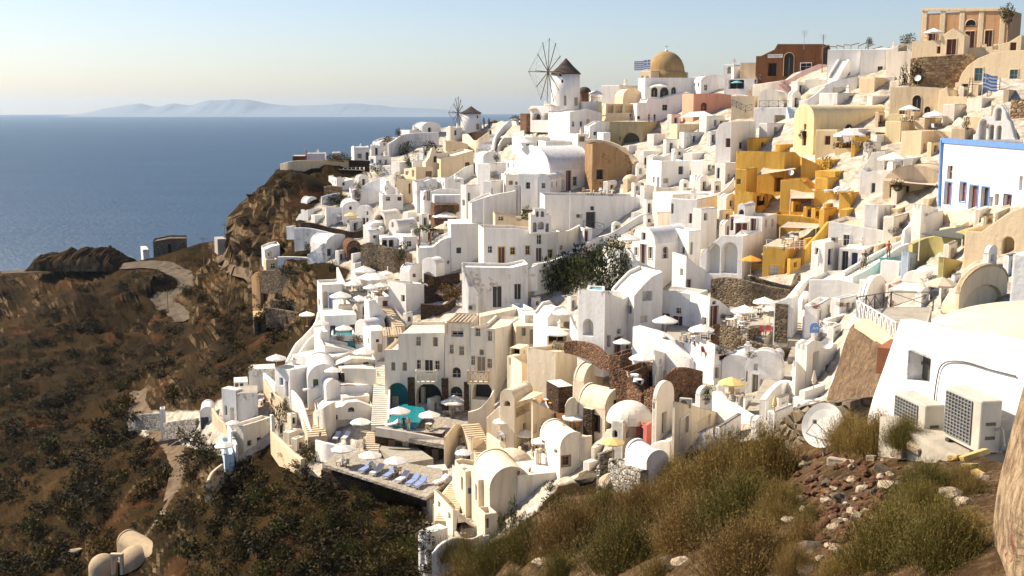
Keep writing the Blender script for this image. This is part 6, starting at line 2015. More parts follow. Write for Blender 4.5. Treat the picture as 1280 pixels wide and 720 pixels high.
H('raised stone planter bench behind the loungers', 455, 500, 542, 580, 592, 62, 'pave', 'slab', d=124, dep=3)
H('low white blocks at the end of the loungers', 534, 537, 560, 589, 600, 60, 'cw', 'slab', d=122, dep=2)
H('white latrine hut below the lounger terrace', 534, 537, 552, 625, 645, 60, 'cw', 'flat', d=116, dep=2)
H('recessed cream house right of the hotel roof', 641, 645, 681, 408, 434, 62, 'c', 'slab', d=140, R=[('b', 652, 410, 657, 420), ('d', 662, 412, 671, 430, 'shut')], dep=5, rm='c')
H('white stepped house with a red pot on the hotel ridge', 648, 652, 668, 388, 404, 55, 'w', d=150)
H('cream block house with a rooftop terrace and chairs', 659, 694, 738, 442, 486, 38, 'c', 'slab', topL=[(659, 428), (664, 428), (694, 440)], topR=[(694, 440), (738, 436)], d=121, R=[('n', 722, 444, 731, 466)], dep=6, rm='sandf')
H('brown panel house beside the hotel wall', 637, 650, 661, 436, 456, 25, 'c', 'slab', L=[('r', 638, 432, 650, 448, 'std')], d=131, dep=3)
H('lit cream terrace house below the brown panel', 648, 652, 686, 460, 486, 55, 'c', 'slab', topR=[(652, 453), (660, 456), (686, 470)], d=126, R=[('w', 638, 450, 641, 456, 'shut')], dep=4)
H('cream house wall with two small windows by the hotel', 634, 640, 652, 446, 478, 40, 'c', 'slab', d=130, L=[('w', 637, 448, 640, 456, 'shut')], R=[('w', 645, 453, 649, 461, 'shut')], dep=3)
H('white pointed arch house with parasol terrace', 680, 684, 722, 400, 424, 50, 'w', 'slab', topR=[(684, 398), (695, 384), (704, 382), (712, 390), (722, 416)], d=130, dep=4, R=[])
F('white scroll wall falling toward the curved stairs', [(712, 394, 420, 126), (718, 410, 422, 125), (722, 418, 426, 124), (728, 420, 430, 123)], 'w', .35)
H('brown fronted bar house under the cream parasol', 680, 684, 712, 414, 430, 55, 'cw', 'slab', R=[('r', 686, 417, 708, 429, 'std')], d=127, dep=3)
H('cream terrace with dish beside the pointed arch house', 652, 656, 684, 394, 406, 58, 'cw', 'slab', d=142, dep=3)
H('vaulted cream house with a small arched opening', 625, 643, 666, 498, 534, 30, 'c', 'vL', rise=1.6, L=[('an', 630, 501, 638, 508)], R=[('n', 645, 507, 662, 518), ('d', 654, 529, 658, 537, 'dark')], d=119, dep=6)
SAIL('beige slatted awning on the vaulted cream house', [(648, 502, 118), (664, 498, 116), (680, 491, 120), (662, 488, 122)], 'sail', sag=.05)
H('lit cream house with three windows and red terrace', 664, 666, 714, 520, 566, 42, 'c', 'slab', topR=[(666, 502), (690, 513), (700, 520), (712, 528), (714, 532)], d=113, R=[('w', 676, 523, 682, 531, 'shut'), ('w', 667, 531, 671.5, 541, 'shut'), ('d', 675, 534.5, 682.5, 548, 'dark', 'shut')], dep=5, rm='rust')
H('white vault house with a barred window at the bottom stair', 692, 700, 734, 560, 586, 52, 'cw', 'vR', rise=1.8, R=[('w', 703, 570.5, 712, 582, 'dark', 'wood')], d=103, dep=5)
H('large cream barrel vault with a square window', 721, 756, 784, 512, 546, 44, 'c', 'vR', rise=3.2, R=[('w', 767, 499.5, 773, 506, 'dark')], d=106, dep=9)
H('smaller cream vault behind the large barrel vault', 716, 730, 754, 478, 500, 40, 'c', 'vR', rise=2.2, d=113, dep=6)
H('brown stone room under the cream vaults', 729, 740, 757, 512, 534, 40, 'std', 'slab', rm='c', d=106.5, R=[('b', 747, 518, 752, 526)], dep=3)
H('dark brown wall booth with cream blocks on top', 696, 698, 716, 484, 510, 50, 'std', 'slab', d=115, rm='cw', dep=3)
F('cream shell shaped wall by the red terrace', [(706, 508, 522, 108), (710, 500, 524, 108), (717, 497, 526, 108), (722, 504, 526, 108)], 'c', .3)
T('red floored cafe terrace', [(700, 530), (716, 536), (730, 516), (700, 504), (688, 506)], 'rust', d=111, th=.6)
F('cream swept parapet of the red terrace', [(700, 528, 546, 106), (702, 536, 548, 105), (715, 540, 552, 104), (730, 545, 556, 103), (740, 545, 556, 103)], 'c', .4)
F('cream parapet of the lower dining terrace', [(628, 562, 576, 118), (640, 568, 580, 116), (651, 568, 580, 115), (652, 558, 576, 117)], 'c', .35, smooth=False)
F('cream dining wall right of the twin parasols', [(659, 566, 584, 112), (666, 572, 588, 110), (676, 560, 580, 110), (688, 553, 574, 110)], 'c', .35)
T('lower dining terrace with twin parasols', [(632, 572), (655, 578), (690, 560), (668, 542), (640, 548)], 'tp', d=117, th=1)
PERG('twisted tan pergola posts by the lower dining terrace', [(676, 562, 106), (690, 560, 106), (688, 555, 108), (678, 556, 108)], 'sandf', 2, 3.0)
H('cream house with a blue door under the stairs', 570, 572, 583, 590, 610, 55, 'cw', topR=[(572, 588), (583, 592)], R=[('d', 573, 597, 579, 608, 'bluet')], d=112, dep=2)
H('cream flat roof house with a blue square window', 577, 582, 618, 596, 622, 55, 'c', 'slab', topR=[(582, 590), (590, 588), (604, 590), (618, 592)], d=108, R=[('w', 585, 610, 590, 617, 'bluet')], dep=4, rm='cw')
H('cream barrel vault house lying toward the sun', 605, 612, 664, 612, 640, 56, 'c', 'vR', rise=2.6, d=103, dep=6, L=[])
H('cream high wall house between blue window and vault', 594, 598, 622, 600, 634, 58, 'c', 'slab', d=105, dep=3)
H('cream swelling dome roof above the barrel vault', 630, 638, 664, 592, 604, 50, 'c', 'dome', rise=2.4, d=108, dep=5)
H('white low house strip along the scrub edge', 640, 648, 700, 595, 606, 55, 'cw', 'slab', d=103, dep=4)
H('bright white terrace house at the lowest corner', 552, 566, 600, 640, 668, 52, 'cw', 'slab', topR=[(566, 636), (574, 640), (600, 664)], d=105, dep=6, rm='c')
H('lowest white house with a pale door', 523, 534, 560, 668, 708, 46, 'w', 'slab', L=[('d', 526, 684, 531, 706, 'cush')], R=[('w', 540, 676, 544, 683, 'slate')], d=100.3, dep=4, keep=1)
F('white curved boundary wall above the lowest scrub', [(540, 692, 712, 98.5), (548, 684, 704, 98.5), (558, 677, 698, 99), (572, 672, 690, 100), (590, 674, 684, 101), (612, 668, 680, 101)], 'w', .4)
F('tan curved stair wall left of the lowest houses', [(545, 632, 656, 112), (553, 622, 648, 113), (562, 610, 632, 115), (570, 600, 618, 117)], 'e', .4)
ST('brown stairs along the tan curved wall', (556, 652), (574, 604), 2.0, 18, 'tp', 107, 115)
T('rubble paved yard of the lowest houses', [(575, 668), (612, 664), (606, 634), (578, 632)], 'stw', d=104, th=1)
F('rounded stone pit wall in the lowest yard', [(568, 664, 676, 101), (576, 672, 682, 100), (590, 674, 682, 100), (604, 668, 678, 101)], 'cw', .3)
H('cream gate pillar house in the lowest yard', 603, 606, 622, 644, 662, 50, 'c', 'flat', R=[('n', 608, 648, 611, 660)], d=101, dep=2)
H('round cream house with terracotta rim and dark windows', 764, 778, 808, 528, 566, 34, 'cw', 'dome', rise=1.9, L=[('aw', 766, 538, 772, 547, 'dark'), ], R=[('aw', 783, 537, 788, 547, 'dark'), ('w', 795.5, 534, 802, 544, 'dark')], d=88, dep=4, rm='cw')
H('small cream chimney turret on the round house', 782, 785, 790, 511, 522, 45, 'cw', d=90, dep=1.2)
H('cream vault house with a small arched belfry window', 815, 820, 842, 500, 550, 40, 'cw', 'vR', rise=1.4, L=[('an', 815.8, 503, 818.5, 511)], d=85, dep=6)
H('coral red rock wall house behind the garden', 806, 808, 834, 528, 562, 55, 'rasp', 'slab', topR=[(808, 532), (814, 528), (822, 540), (834, 548)], d=87, dep=2)
F('cream garden wall curving before the coral wall', [(776, 575, 586, 83), (790, 568, 582, 82), (805, 562, 578, 81), (818, 553, 574, 80), (838, 550, 572, 79)], 'cw', .4)
H('pale yellow house with a barred side window', 840, 842, 902, 514, 580, 30, 'c', 'slab', R=[('w', 850.5, 522, 860, 543, 'dark', 'canvas'), ('n', 870, 524, 888, 538)], topR=[(842, 503), (902, 516)], topL=[(840, 514), (842, 510)], d=76, dep=9, rm='c')
F('broken white rubble wall in front of the yellow parasol', [(760, 576, 592, 80), (768, 574, 594, 79), (780, 580, 600, 77), (800, 588, 606, 74)], 'stw', .6)
H('white stone hut under the ochre parasol', 746, 750, 768, 568, 584, 45, 'stw', 'slab', d=86, dep=3)
H('white mound vault behind the rubble wall', 800, 808, 836, 580, 590, 50, 'w', 'vR', rise=1.4, d=74, dep=3)
ch = H('lone beige vaulted chapel with a rounded apse and bell arch', 148, 198, 225, 704, 726, 42, 'chap', 'vR', name='chapel', cat='chapel', d=136, rise=1.3, rm='chap')
def chapel_extra():
 org = ch.location
 P0_ = W(171, 702, 139) - org
 b_ = MB()
 b_.lathe([(2.3, -3), (2.3, 0)] + [(2.3 * math.cos(a * math.pi / 20), 2.1 * math.sin(a * math.pi / 20)) for a in range(1, 11)], 28, P0_)
 b_.build('dome', 'chap', ch, smooth=True)
 P = W(129, 709, 137) - org
 b_ = MB()
 b_.lathe([(1.75, -4), (1.75, 0)] + [(1.75 * math.cos(a * math.pi / 20), 1.7 * math.sin(a * math.pi / 20)) for a in range(1, 11)], 24, P)
 b_.build('apse', 'chap', ch, smooth=True)
 P = W(147, 708, 134.5) - org
 b_ = MB()
 for dx in (-.55, .55):
  b_.box((P.x + dx, P.y, P.z + .2), .35, .5, 2.4)
 b_.box((P.x, P.y, P.z + 1.5), 1.5, .52, .35)
 b_.tube((P.x, P.y, P.z + 1.3), (P.x, P.y, P.z + .8), .1, .22, n=8)
 b_.build('bell_arch', 'tp', ch)
chapel_extra()
H('flat stone ruin hut on the terraced slope', 313, 318, 347, 396, 418, 58, 'st', 'slab', R=[('r', 322, 402, 327, 416), ('r', 334, 402, 341, 416)], d=203, dep=6, rm='t')
H('upper stone hut with flat tan roof', 326, 329, 346, 392, 400, 58, 'st', 'slab', d=207, rm='t')
F('upper dry stone terrace wall on the slope', [(338, 374, 384, 201), (360, 378, 386, 199), (380, 384, 392, 196), (398, 388, 396, 193)], 'st', .8)
F('lower dry stone terrace wall on the slope', [(332, 384, 398, 199), (355, 388, 400, 197), (378, 392, 404, 193), (398, 396, 408, 190)], 'st', .8)
F('dark retaining wall under the long garden wall', [(326, 338, 356, 208), (350, 338, 358, 205), (380, 338, 360, 202), (412, 340, 364, 197), (424, 340, 366, 194)], 'st', .8)
F('leaning rust coloured rock wall at the gully', [(316, 346, 392, 215), (322, 340, 390, 213), (326, 348, 380, 212)], 'rocky', .8)
H('long dark stone building at the end of the coast road', 186, 192, 233, 301, 318, 58, 'st', 'flat', L=[('w', 187, 304, 190, 310, 'dark')], R=[('r', 210, 305, 214, 317)], topR=[(192, 302), (212, 298), (233, 298)], d=292, rm='st', dep=8)
H('small white shed by the far cliff road', 268, 272, 283, 299, 306, 50, 'grey', 'slab', d=270, dep=3)
H('small pale shed beside the long dark building', 176, 179, 186, 312, 318, 50, 'wp', 'slab', d=292, dep=3)
def fillers():
 freeze()
 lm = land.data
 tb = BVHTree.FromPolygons([v.co for v in lm.vertices], [list(p.vertices) for p in lm.polygons])
 X0, Y0, SX, SY = 330, 96, 5, 4
 nx, ny = 190, 130
 free = np.zeros((nx, ny), bool)
 for i in range(nx):
  for j in range(ny):
   x, y = X0 + i * SX, Y0 + j * SY
   r = ray(x, y).normalized()
   a = tb.ray_cast(CAM, r, 900)
   if a[0] is None:
    continue
   b = _bvh.ray_cast(CAM, r, 900)
   free[i, j] = b[3] is not None and abs(a[3] - b[3]) < .3
 gx, gy = np.meshgrid(X0 + np.arange(nx) * SX, Y0 + np.arange(ny) * SY, indexing='ij')
 free &= inpoly(gx, gy, VILL) > 3
 for q in ([(668, 372), (668, 330), (770, 290), (800, 285), (800, 320), (780, 376)], [(520, 410), (520, 335), (590, 335), (585, 410)], [(880, 460), (880, 340), (1012, 340), (1012, 460)],
 [(560, 740), (640, 640), (740, 585), (900, 560), (1060, 500), (1300, 500), (1300, 740)], [(322, 372), (322, 330), (425, 330), (425, 372)], [(380, 600), (380, 535), (480, 535), (560, 590), (540, 640)],
 [(1030, 500), (1040, 420), (1110, 380), (1300, 380), (1300, 520)], [(600, 192), (604, 165), (660, 140), (660, 160), (626, 192)]):
  free &= inpoly(gx, gy, q) < 0
 homes = [(o, o['label']) for o in bpy.data.objects if o.get('category') in ('house', 'wall', 'terrace', 'windmill', 'hotel') and o.get('label')]
 px_ = []
 for o, lb in homes:
  v = o.location - CAM
  d = v.dot(FW)
  px_.append((640 + v.x / d * FPX, 360 - v.dot(UP) / d * FPX))
 used = set()
 r = random.Random(5)
 n = 0
 for j in range(ny - 1, 2, -1):
  for i in range(2, nx - 4):
   if not free[i, j]:
    continue
   for w, h in (((11, 3), (8, 3)) if i > 130 and j < 40 else ()) + ((6, 4), (4, 4), (3, 3), (2, 3)):
    blk = free[i:i + w + 1, j - h:j + 1]
    if blk.shape == (w + 1, h + 1) and blk.mean() > .72:
     break
   else:
    continue
   x0, x1 = X0 + i * SX - 1, X0 + (i + w) * SX + 1
   yb, yt = Y0 + j * SY + 3, Y0 + (j - h) * SY + r.uniform(-2, 3)
   xm = (x0 + x1) / 2
   cream = (x0 > 1090 and yb < 330) or (x0 > 1000 and yb < 130)
   low = r.random() < .3
   m = r.choice(['e', 'tp', 'tp', 'e', 'cw']) if cream else ('cw' if (xm < 760 and yb > 440) else r.choice(['w', 'w', 'wp', 'w']))
   if 915 < xm < 1085 and 185 < yb < 350:
    m = 'y'
   dist = sorted(range(len(homes)), key=lambda k: (px_[k][0] - xm) ** 2 + 2 * (px_[k][1] - yb) ** 2)
   nm, col = ('small', {'e': 'cream', 'tp': 'tan', 'cw': 'cream', 'w': 'white', 'wp': 'weathered white', 'y': 'ochre'}[m])
   kind = r.choice(['cube', 'cube', 'cube', 'vault', 'wall', 'wall'])
   if (cream or m == 'y') and kind == 'vault':
    kind = 'wall'
   noun = {'cube': 'cube house', 'vault': 'vaulted house', 'wall': 'terrace house'}[kind]
   for k in dist[:6]:
    ref = ' '.join(homes[k][1].split()[:8])
    while ref.split()[-1] in ('with', 'and', 'a', 'the', 'of', 'by', 'under', 'below', 'beside', 'behind', 'on', 'at', 'in', 'to', 'right', 'left', 'above', 'from', 'small', 'white', 'big', 'large', 'dark', 'long', 'two', 'before', 'red', 'front', 'three', 'pale', 'one', 'toward', 'its', 'tall', 'blue', 'for', 'an', 'where', 'into', 'brown', 'slim', 'stone', 'cream', 'round', 'down', 'wooden', 'past', 'criss-cross', 'swept', 'curved', 'cave', 'yellow', 'black', 'tan', 'navy', 'meets', 'square', 'barred', 'upper', 'rounded', 'bright', 'lower', 'sloping', 'green', 'grey', 'outside', 'running', 'rising', 'falling', 'leaning'):
     ref = ' '.join(ref.split()[:-1])
    rel = 'behind' if px_[k][1] > yb + 5 else ('in front of' if px_[k][1] < yb - 12 else 'beside')
    lb = '%s %s %s the %s' % (col, noun, rel, ref)
    if lb not in used:
     break
   used.add(lb)
   xa = x0 + (x1 - x0) * r.uniform(.15, .45)
   wd = (x1 - x0) * .5
   ops = []
   c = (xa + x1) / 2
   if kind == 'cube' or kind == 'vault':
    ops = [('d' if r.random() < .5 else 'w', c - 2, yb - min(13, (yb - yt) * .75), c + 2, yb - (1 if r.random() < .5 else 5), r.choice(['brown', 'slate', 'dark', 'shut']))]
    if x1 - xa > 16:
     ops.append(('w', x1 - 6, yb - 12, x1 - 3, yb - 7, 'dark'))
   if kind == 'wall':
    yt = yb - (yb - yt) * .6
   H(lb, x0, xa, x1, yt + (3 if kind == 'vault' else 0), yb, 40 + r.uniform(-8, 8), m, {'cube': 'flat', 'vault': 'vR', 'wall': 'slab'}[kind], R=ops, dep=5, keep=1, name={'cube': 'cube_house', 'vault': 'vaulted_house', 'wall': 'terrace_house'}[kind])
   free[max(0, i - 0):i + w + 1, j - h:j + 1] = False
   n += 1
   if n >= 230:
    return
fillers()
m, nt, b = newmat('cragm')
p = pos(nt)
n1, n2, n3 = noi(nt, p, 1.3, 8, .72), noi(nt, p, 5, 6, .75), noi(nt, p, 2.4, 5, .6)
c = ramp(nt, n1, [(.3, (.10, .055, .025)), (.48, (.24, .15, .075)), (.62, (.34, .23, .125)), (.75, (.44, .34, .22))])
c = mix(nt, ramp(nt, n2, [(.5, 0), (.62, .9)]), c, (.06, .035, .02))
c = mix(nt, ramp(nt, n3, [(.6, 0), (.66, .8)]), c, (.17, .07, .035))
nt.links.new(c, b.inputs['Base Color'])
b.inputs['Roughness'].default_value = 1
bump(nt, b, mix(nt, .5, n2, n1), 1, .5)
def crag(label, top, fall, dd, mat, amp, name='crag'):
 mb = MB()
 P = crm(top, 6)
 rows = []
 for x, y, d in P:
  r = [W(x + 6, y - 1, d + 5), W(x + 2, y - .5, d + 1.5)]
  for k in range(16):
   u = k / 15
   p = W(x - 14 * u, y + fall * u, d + dd * u)
   f = fbm(p.x * 2 + 3, p.z * 2, 3, 5) + .5 * abs(fbm(p.x * 5, p.z * 5, 3, 4))
   r.append(p + Vector((-.5, -.8, .15)) * (f * amp * min(1, k / 2)))
  rows.append(r)
 c = rows[0][4].copy()
 m_ = len(rows[0])
 for r in rows:
  mb.v += [p - c for p in r]
 mb.f = [(i * m_ + j, i * m_ + j + 1, (i + 1) * m_ + j + 1, (i + 1) * m_ + j) for i in range(len(rows) - 1) for j in range(m_ - 1)]
 mb.mi = [0] * len(mb.f)
 tag(mb.build(name, mat, None, c, surf=True), label, 'rock')
flat('dishm', (.68, .66, .60), .6)
P0 = W(1110, 480, 21.0)
_t = Vector((math.sin(rad(10.5)), -math.cos(rad(10.5)), 0))
_n = Vector((-math.cos(rad(10.5)), -math.sin(rad(10.5)), 0))
def onwall(px, py):
 return meet(P0, _n, px, py)
_c = onwall(1345, 560)
_b = onwall(1170, 552)
fh = H('near white house with square window and cream vaulted roof', 1086, 1345, 1345, 440, 560, 79.5, 'wn', 'slab', dep=9, side=9, loc=(_c.x, _c.y, _b.z - .3), dn=2,
 topL=[(1084, 520), (1092, 495), (1104, 462), (1117, 425), (1126, 399), (1150, 405), (1196, 415), (1244, 421), (1345, 446)], L=[('w', 1134.5, 443, 1163, 481, 'grille')], rm='e')
_ctr = onwall(1196, 412)
mb = MB()
vs, n1, n2 = [], 20, 10
tL_ = -_t
tR_ = -_n
for i in range(n2 + 1):
 for j in range(n1 * 2):
  a, e = math.pi * j / n1, math.pi / 2 * i / n2
  p = _ctr + tR_ * 2.6 + tL_ * (3.1 * math.cos(a) * math.cos(e)) + tR_ * (2.55 * math.sin(a) * math.cos(e)) + Vector((0, 0, -.5 + .75 * math.sin(e)))
  vs.append(p - fh.location)
mb.add(vs, [(i * n1 * 2 + j, i * n1 * 2 + (j + 1) % (n1 * 2), (i + 1) * n1 * 2 + (j + 1) % (n1 * 2), (i + 1) * n1 * 2 + j) for i in range(n2) for j in range(n1 * 2)])
mb.build('vault', 'e', fh, smooth=True, surf=True)
H('small terracotta box room beside the near white house', 1096, 1099, 1112, 436, 464, 60, 'terra', 'slab', d=27, dep=1.2, dn=.1, R=[('n', 1104, 452, 1111, 463)])
FT = T('grey paved terrace behind the criss-cross fence', [(1069, 398), (1117, 432), (1150, 440), (1165, 384), (1113, 384), (1072, 390)], 'pave', d=56, th=1.2)
RL('white criss-cross fence on top of the rock face', [(1070, 400, 56), (1119, 434, 45.5)], 'white', 1.05, step=1.15)
RL('dark criss-cross railing at the back of the paved terrace', [(1070, 396, 57), (1113, 387, 63), (1166, 387, 64)], 'iron', 1.05, step=1.6)
crag('steep brown rock face under the white criss-cross fence', [(1036, 488, 56), (1046, 462, 56), (1055, 430, 56), (1066, 406, 55.5), (1080, 408, 52), (1096, 418, 48.5), (1110, 430, 46), (1119, 438, 44.8), (1128, 446, 44), (1150, 452, 42)], 150, -10, 'cragm', .9)
F('pale concrete lip on the brown rock face', [(1068, 398, 407, 52.5), (1092, 412, 423, 48), (1119, 434, 444, 44.3)], 'tp', 1.2, dn=.1)
F('low dark stone wall on the near ledge by the dish', [(975, 522, 545, 29), (1000, 506, 530, 28), (1030, 501, 525, 27), (1062, 499, 520, 26)], 'st', 1.4, dn=2)
_ac = onwall(1216, 545)
cs = MB()
q0, q1 = onwall(1160, 540), onwall(1262, 570)
zz = onwall(1222, 547).z
cs.add([Vector((p.x, p.y, z)) - Vector((q0.x, q0.y, zz)) for z in (zz - 1.2, zz) for p in (q0 + _n * .02, q0 + _n * .95, q1 + _n * .95, q1 + _n * .02)],
 [(0, 1, 2, 3), (7, 6, 5, 4), (0, 4, 5, 1), (1, 5, 6, 2), (2, 6, 7, 3), (3, 7, 4, 0)])
tag(cs.build('concrete_step', 'pave', None, (q0.x, q0.y, zz), surf=True), 'concrete step carrying the near air conditioners', 'step')
def big_ac(label, px0, px1, py, wreal, off, lift=0):
 p = onwall((px0 + px1) / 2, py) + _n * off
 p.z = zz + lift
 root = empty('air_conditioner', p, label, 'air conditioner')
 root.rotation_euler = (0, 0, math.atan2(_t.y, _t.x))
 w, h, dpt = wreal, wreal * .86, .36
 b_ = MB()
 b_.box((0, 0, h / 2 + .05), w, dpt, h)
 o = b_.build('casing', 'acw', root)
 bv = o.modifiers.new('b', 'BEVEL')
 bv.width = .015
 b_ = MB()
 x0, x1, z0, z1 = -w * .46, w * .26, h * .1 + .05, h * .93 + .05
 y = -dpt / 2 - .006
 b_.poly([(x0, y, z0), (x1, y, z0), (x1, y, z1), (x0, y, z1)])
 b_.build('grille', 'grille', root)
 b_ = MB()
 for i in range(13):
  z = z0 + (z1 - z0) * i / 12
  b_.bar((x0, y - .01, z), (x1, y - .01, z), .012)
 for i in range(9):
  x = x0 + (x1 - x0) * i / 8
  b_.bar((x, y - .012, z0), (x, y - .012, z1), .012)
 b_.build('grille_bars', 'steel', root)
 b_ = MB()
 for z in (.35, .62):
  b_.box((w / 2 + .004, 0, h * z), .012, .16, .05)
 b_.build('side_handle', 'grille', root)
 b_ = MB()
 for x in (-.35, .35):
  b_.box((w * x, 0, .025), .1, dpt + .05, .05)
 b_.build('foot', 'iron', root)
 b_ = MB()
 pts = crm([(w / 2, .1, h * .5), (w / 2 + .12, .12, h * .55), (w / 2 + .16, .14, h * .25), (w / 2 + .05, .18, .1), (w / 2 + .3, .26, h * .6), (w / 2 + .5, .3, h * .75)], 5)
 for a, b2 in zip(pts[:-1], pts[1:]):
  b_.tube(a, b2, .018, n=5, cap=False)
 b_.build('pipe', 'acw', root)
 return root
big_ac('big weathered air conditioner nearest the camera on the step', 1215, 1272, 540, .98, .42)
big_ac('second weathered air conditioner half hidden by the bush', 1150, 1200, 530, 1.0, .42, -.5)
cb = MB()
pts = crm([onwall(1272, 470) + _n * .03, onwall(1240, 462) + _n * .03, onwall(1205, 452) + _n * .03, onwall(1180, 455) + _n * .03, onwall(1172, 480) + _n * .03, onwall(1168, 520) + _n * .03], 5)
for a, b2 in zip(pts[:-1], pts[1:]):
 cb.tube(Vector(a) - fh.location, Vector(b2) - fh.location, .012, n=5, cap=False)
cb.build('wall_cable', 'grille', fh)
def edge_rock():
 mb = MB()
 prof = [(490, 1296), (505, 1283), (530, 1270), (560, 1260), (600, 1250), (640, 1240), (680, 1234), (720, 1231), (780, 1228), (840, 1226)]
 pts = crm(prof, 12)
 rows = []
 for y, x in pts:
  r = []
  for k in range(40):
   u = k / 39
   px = x + 25 + u * 240 - 6 * math.sin(min(1, u * 6) * math.pi)
   dd = 9.2 - 1.3 * (1 - (1 - min(1, u * 3.5)) ** 2) + .3 * fbm(px * .03, y * .012, 1, 5) + .1 * abs(fbm(px * .1, y * .05, 1, 4))
   q = W(px, y, dd)
   f = fbm(q.x * 4, q.z * 4, 3, 6) * .1 + abs(fbm(q.x * 9 + 5, q.z * 9, 3, 4)) * .07
   r.append(q + Vector((-.3, -.9, 0)) * f * min(1, k / 3))
  b0 = W(x + 23, y, 9.6)
  rows.append([b0 + Vector((1.2, 2.6, 0)), b0 + Vector((.25, .8, 0))] + r)
 c = rows[len(rows) // 2][3].copy()
 m_ = len(rows[0])
 for r in rows:
  mb.v += [p - c for p in r]
 for i in range(len(rows) - 1):
  for j in range(m_ - 1):
   a = i * m_ + j
   mb.f.append((a, a + 1, a + m_ + 1, a + m_))
   mb.mi.append(0)
 k = len(mb.v)
 mb.f.append(tuple(range(m_)))
 mb.mi.append(0)
 m, nt, b = newmat('edgerock')
 p = pos(nt)
 n2, n3, n4 = noi(nt, p, 5, 8, .72), noi(nt, p, 18, 6, .7), noi(nt, p, 3, 5, .6)
 cc = ramp(nt, n2, [(.38, (.10, .06, .028)), (.5, (.27, .18, .095)), (.6, (.40, .29, .17))])
 cc = mix(nt, ramp(nt, n4, [(.62, 0), (.66, 1)]), cc, (.20, .05, .025))
 cc = mix(nt, ramp(nt, n3, [(.62, 0), (.7, .8)]), cc, (.12, .07, .04))
 nt.links.new(cc, b.inputs['Base Color'])
 b.inputs['Roughness'].default_value = .95
 bump(nt, b, mix(nt, .5, n2, n3), .9, .08)
 tag(mb.build('rock_wall', 'edgerock', None, c, surf=True), 'flaking plastered rock wall at the right edge beside the rubble', 'rock wall')
edge_rock()
freeze()
H('white three tier bell gable on the red door house', 661, 663, 689, 279, 290, 68, 'w', 'slab', name='bell_gable', cat='bell gable', d=162, dep=.7, dn=.3,
 topR=[(663, 268), (668, 268), (668.2, 261), (682, 261), (682.2, 268), (689, 268)], R=[('an', 666, 278, 671, 290), ('an', 672, 277, 680, 287), ('an', 682, 279, 686, 290), ('an', 670, 264, 673.5, 271), ('an', 676, 264, 680, 271)])
H('white belfry with four arches above the blue trimmed house', 1217, 1219, 1268, 152, 176, 55, 'w', 'slab', name='belfry', cat='belfry', d=119, dep=1.2, dn=1.5,
 topR=[(1219, 168), (1224, 152), (1228, 146), (1234, 145), (1240, 147), (1242, 136), (1246, 131), (1252, 131), (1257, 137), (1259, 148), (1263, 152), (1268, 172)],
 R=[('an', 1224.5, 149, 1233, 175), ('an', 1236.5, 156, 1242.5, 175), ('an', 1246, 157, 1252, 175), ('an', 1245, 135, 1252, 151)])
def dome_obj():
 c = W(832.5, 91, 234)
 k = 234 / FPX
 root = empty('church_dome', c, 'ochre church dome with a small cross on top', 'dome')
 b_ = MB()
 R_ = 23 * k
 b_.lathe([(R_ * 1.12, -1.4), (R_ * 1.12, -.1), (R_ * 1.02, .1)] + [(R_ * math.cos(a * math.pi / 24), .1 + R_ * 1.12 * math.sin(a * math.pi / 24)) for a in range(1, 13)], 36)
 b_.build('cupola', 'dome', root, smooth=True)
 b_ = MB()
 z = .1 + R_ * 1.12
 b_.lathe([(.35, z - .1), (.3, z + .25), (.12, z + .4), (0, z + .5)], 10)
 b_.bar((0, 0, z + .3), (0, 0, z + 1.3), .1)
 b_.bar((-.32, 0, z + 1.0), (.32, 0, z + 1.0), .1)
 b_.build('cross', 'wp', root)
dome_obj()
po, fo = flag('blue and white striped flag flying left of the church dome', 812, 125, 74, 219, 812, 75, -20, 11)
tag(po, 'flagpole standing before the domed church', 'flagpole')
tag(fo, 'blue and white striped flag flying left of the church dome', 'flag')
po, fo = flag('', 1225, 153, 90, 136, 1226, 92, 18, 19)
tag(po, 'tall white flagpole above the white belfry', 'flagpole')
tag(fo, 'blue and white striped flag hanging before the blue shutters', 'flag')
p = W(969, 70, 204.6)
root = empty('shop_sign', p, 'long white shop sign board on the reddish rock house', 'sign')
b_ = MB()
b_.box((0, 0, 0), 2.75, .08, .62, rad(-26))
b_.build('board', 'white', root)
text_obj('lettering', 'MINI MARKET', .42, 'dark', root, (math.sin(rad(-26)) * .06, -.06, 0), (math.pi / 2, 0, rad(-26)))
p = W(1018, 416, 96)
root = empty('arched_sign', p, 'blue arched sign board with white lettering by the fence', 'sign')
b_ = MB()
w, h_ = .42, .55
lp = [(-w, 0), (w, 0)] + [(w * math.cos(math.pi * i / 10), h_ + w * .8 * math.sin(math.pi * i / 10)) for i in range(11)]
b_.add([(x, -.04, z) for x, z in lp] + [(x, .04, z) for x, z in lp], [tuple(range(13)), tuple(range(13, 26))] + [(i, (i + 1) % 13, 13 + (i + 1) % 13, 13 + i) for i in range(13)])
b_.build('board', 'bluet', root)
text_obj('lettering', 'Art', .36, 'white', root, (.06, -.06, .42), (math.pi / 2, 0, 0))
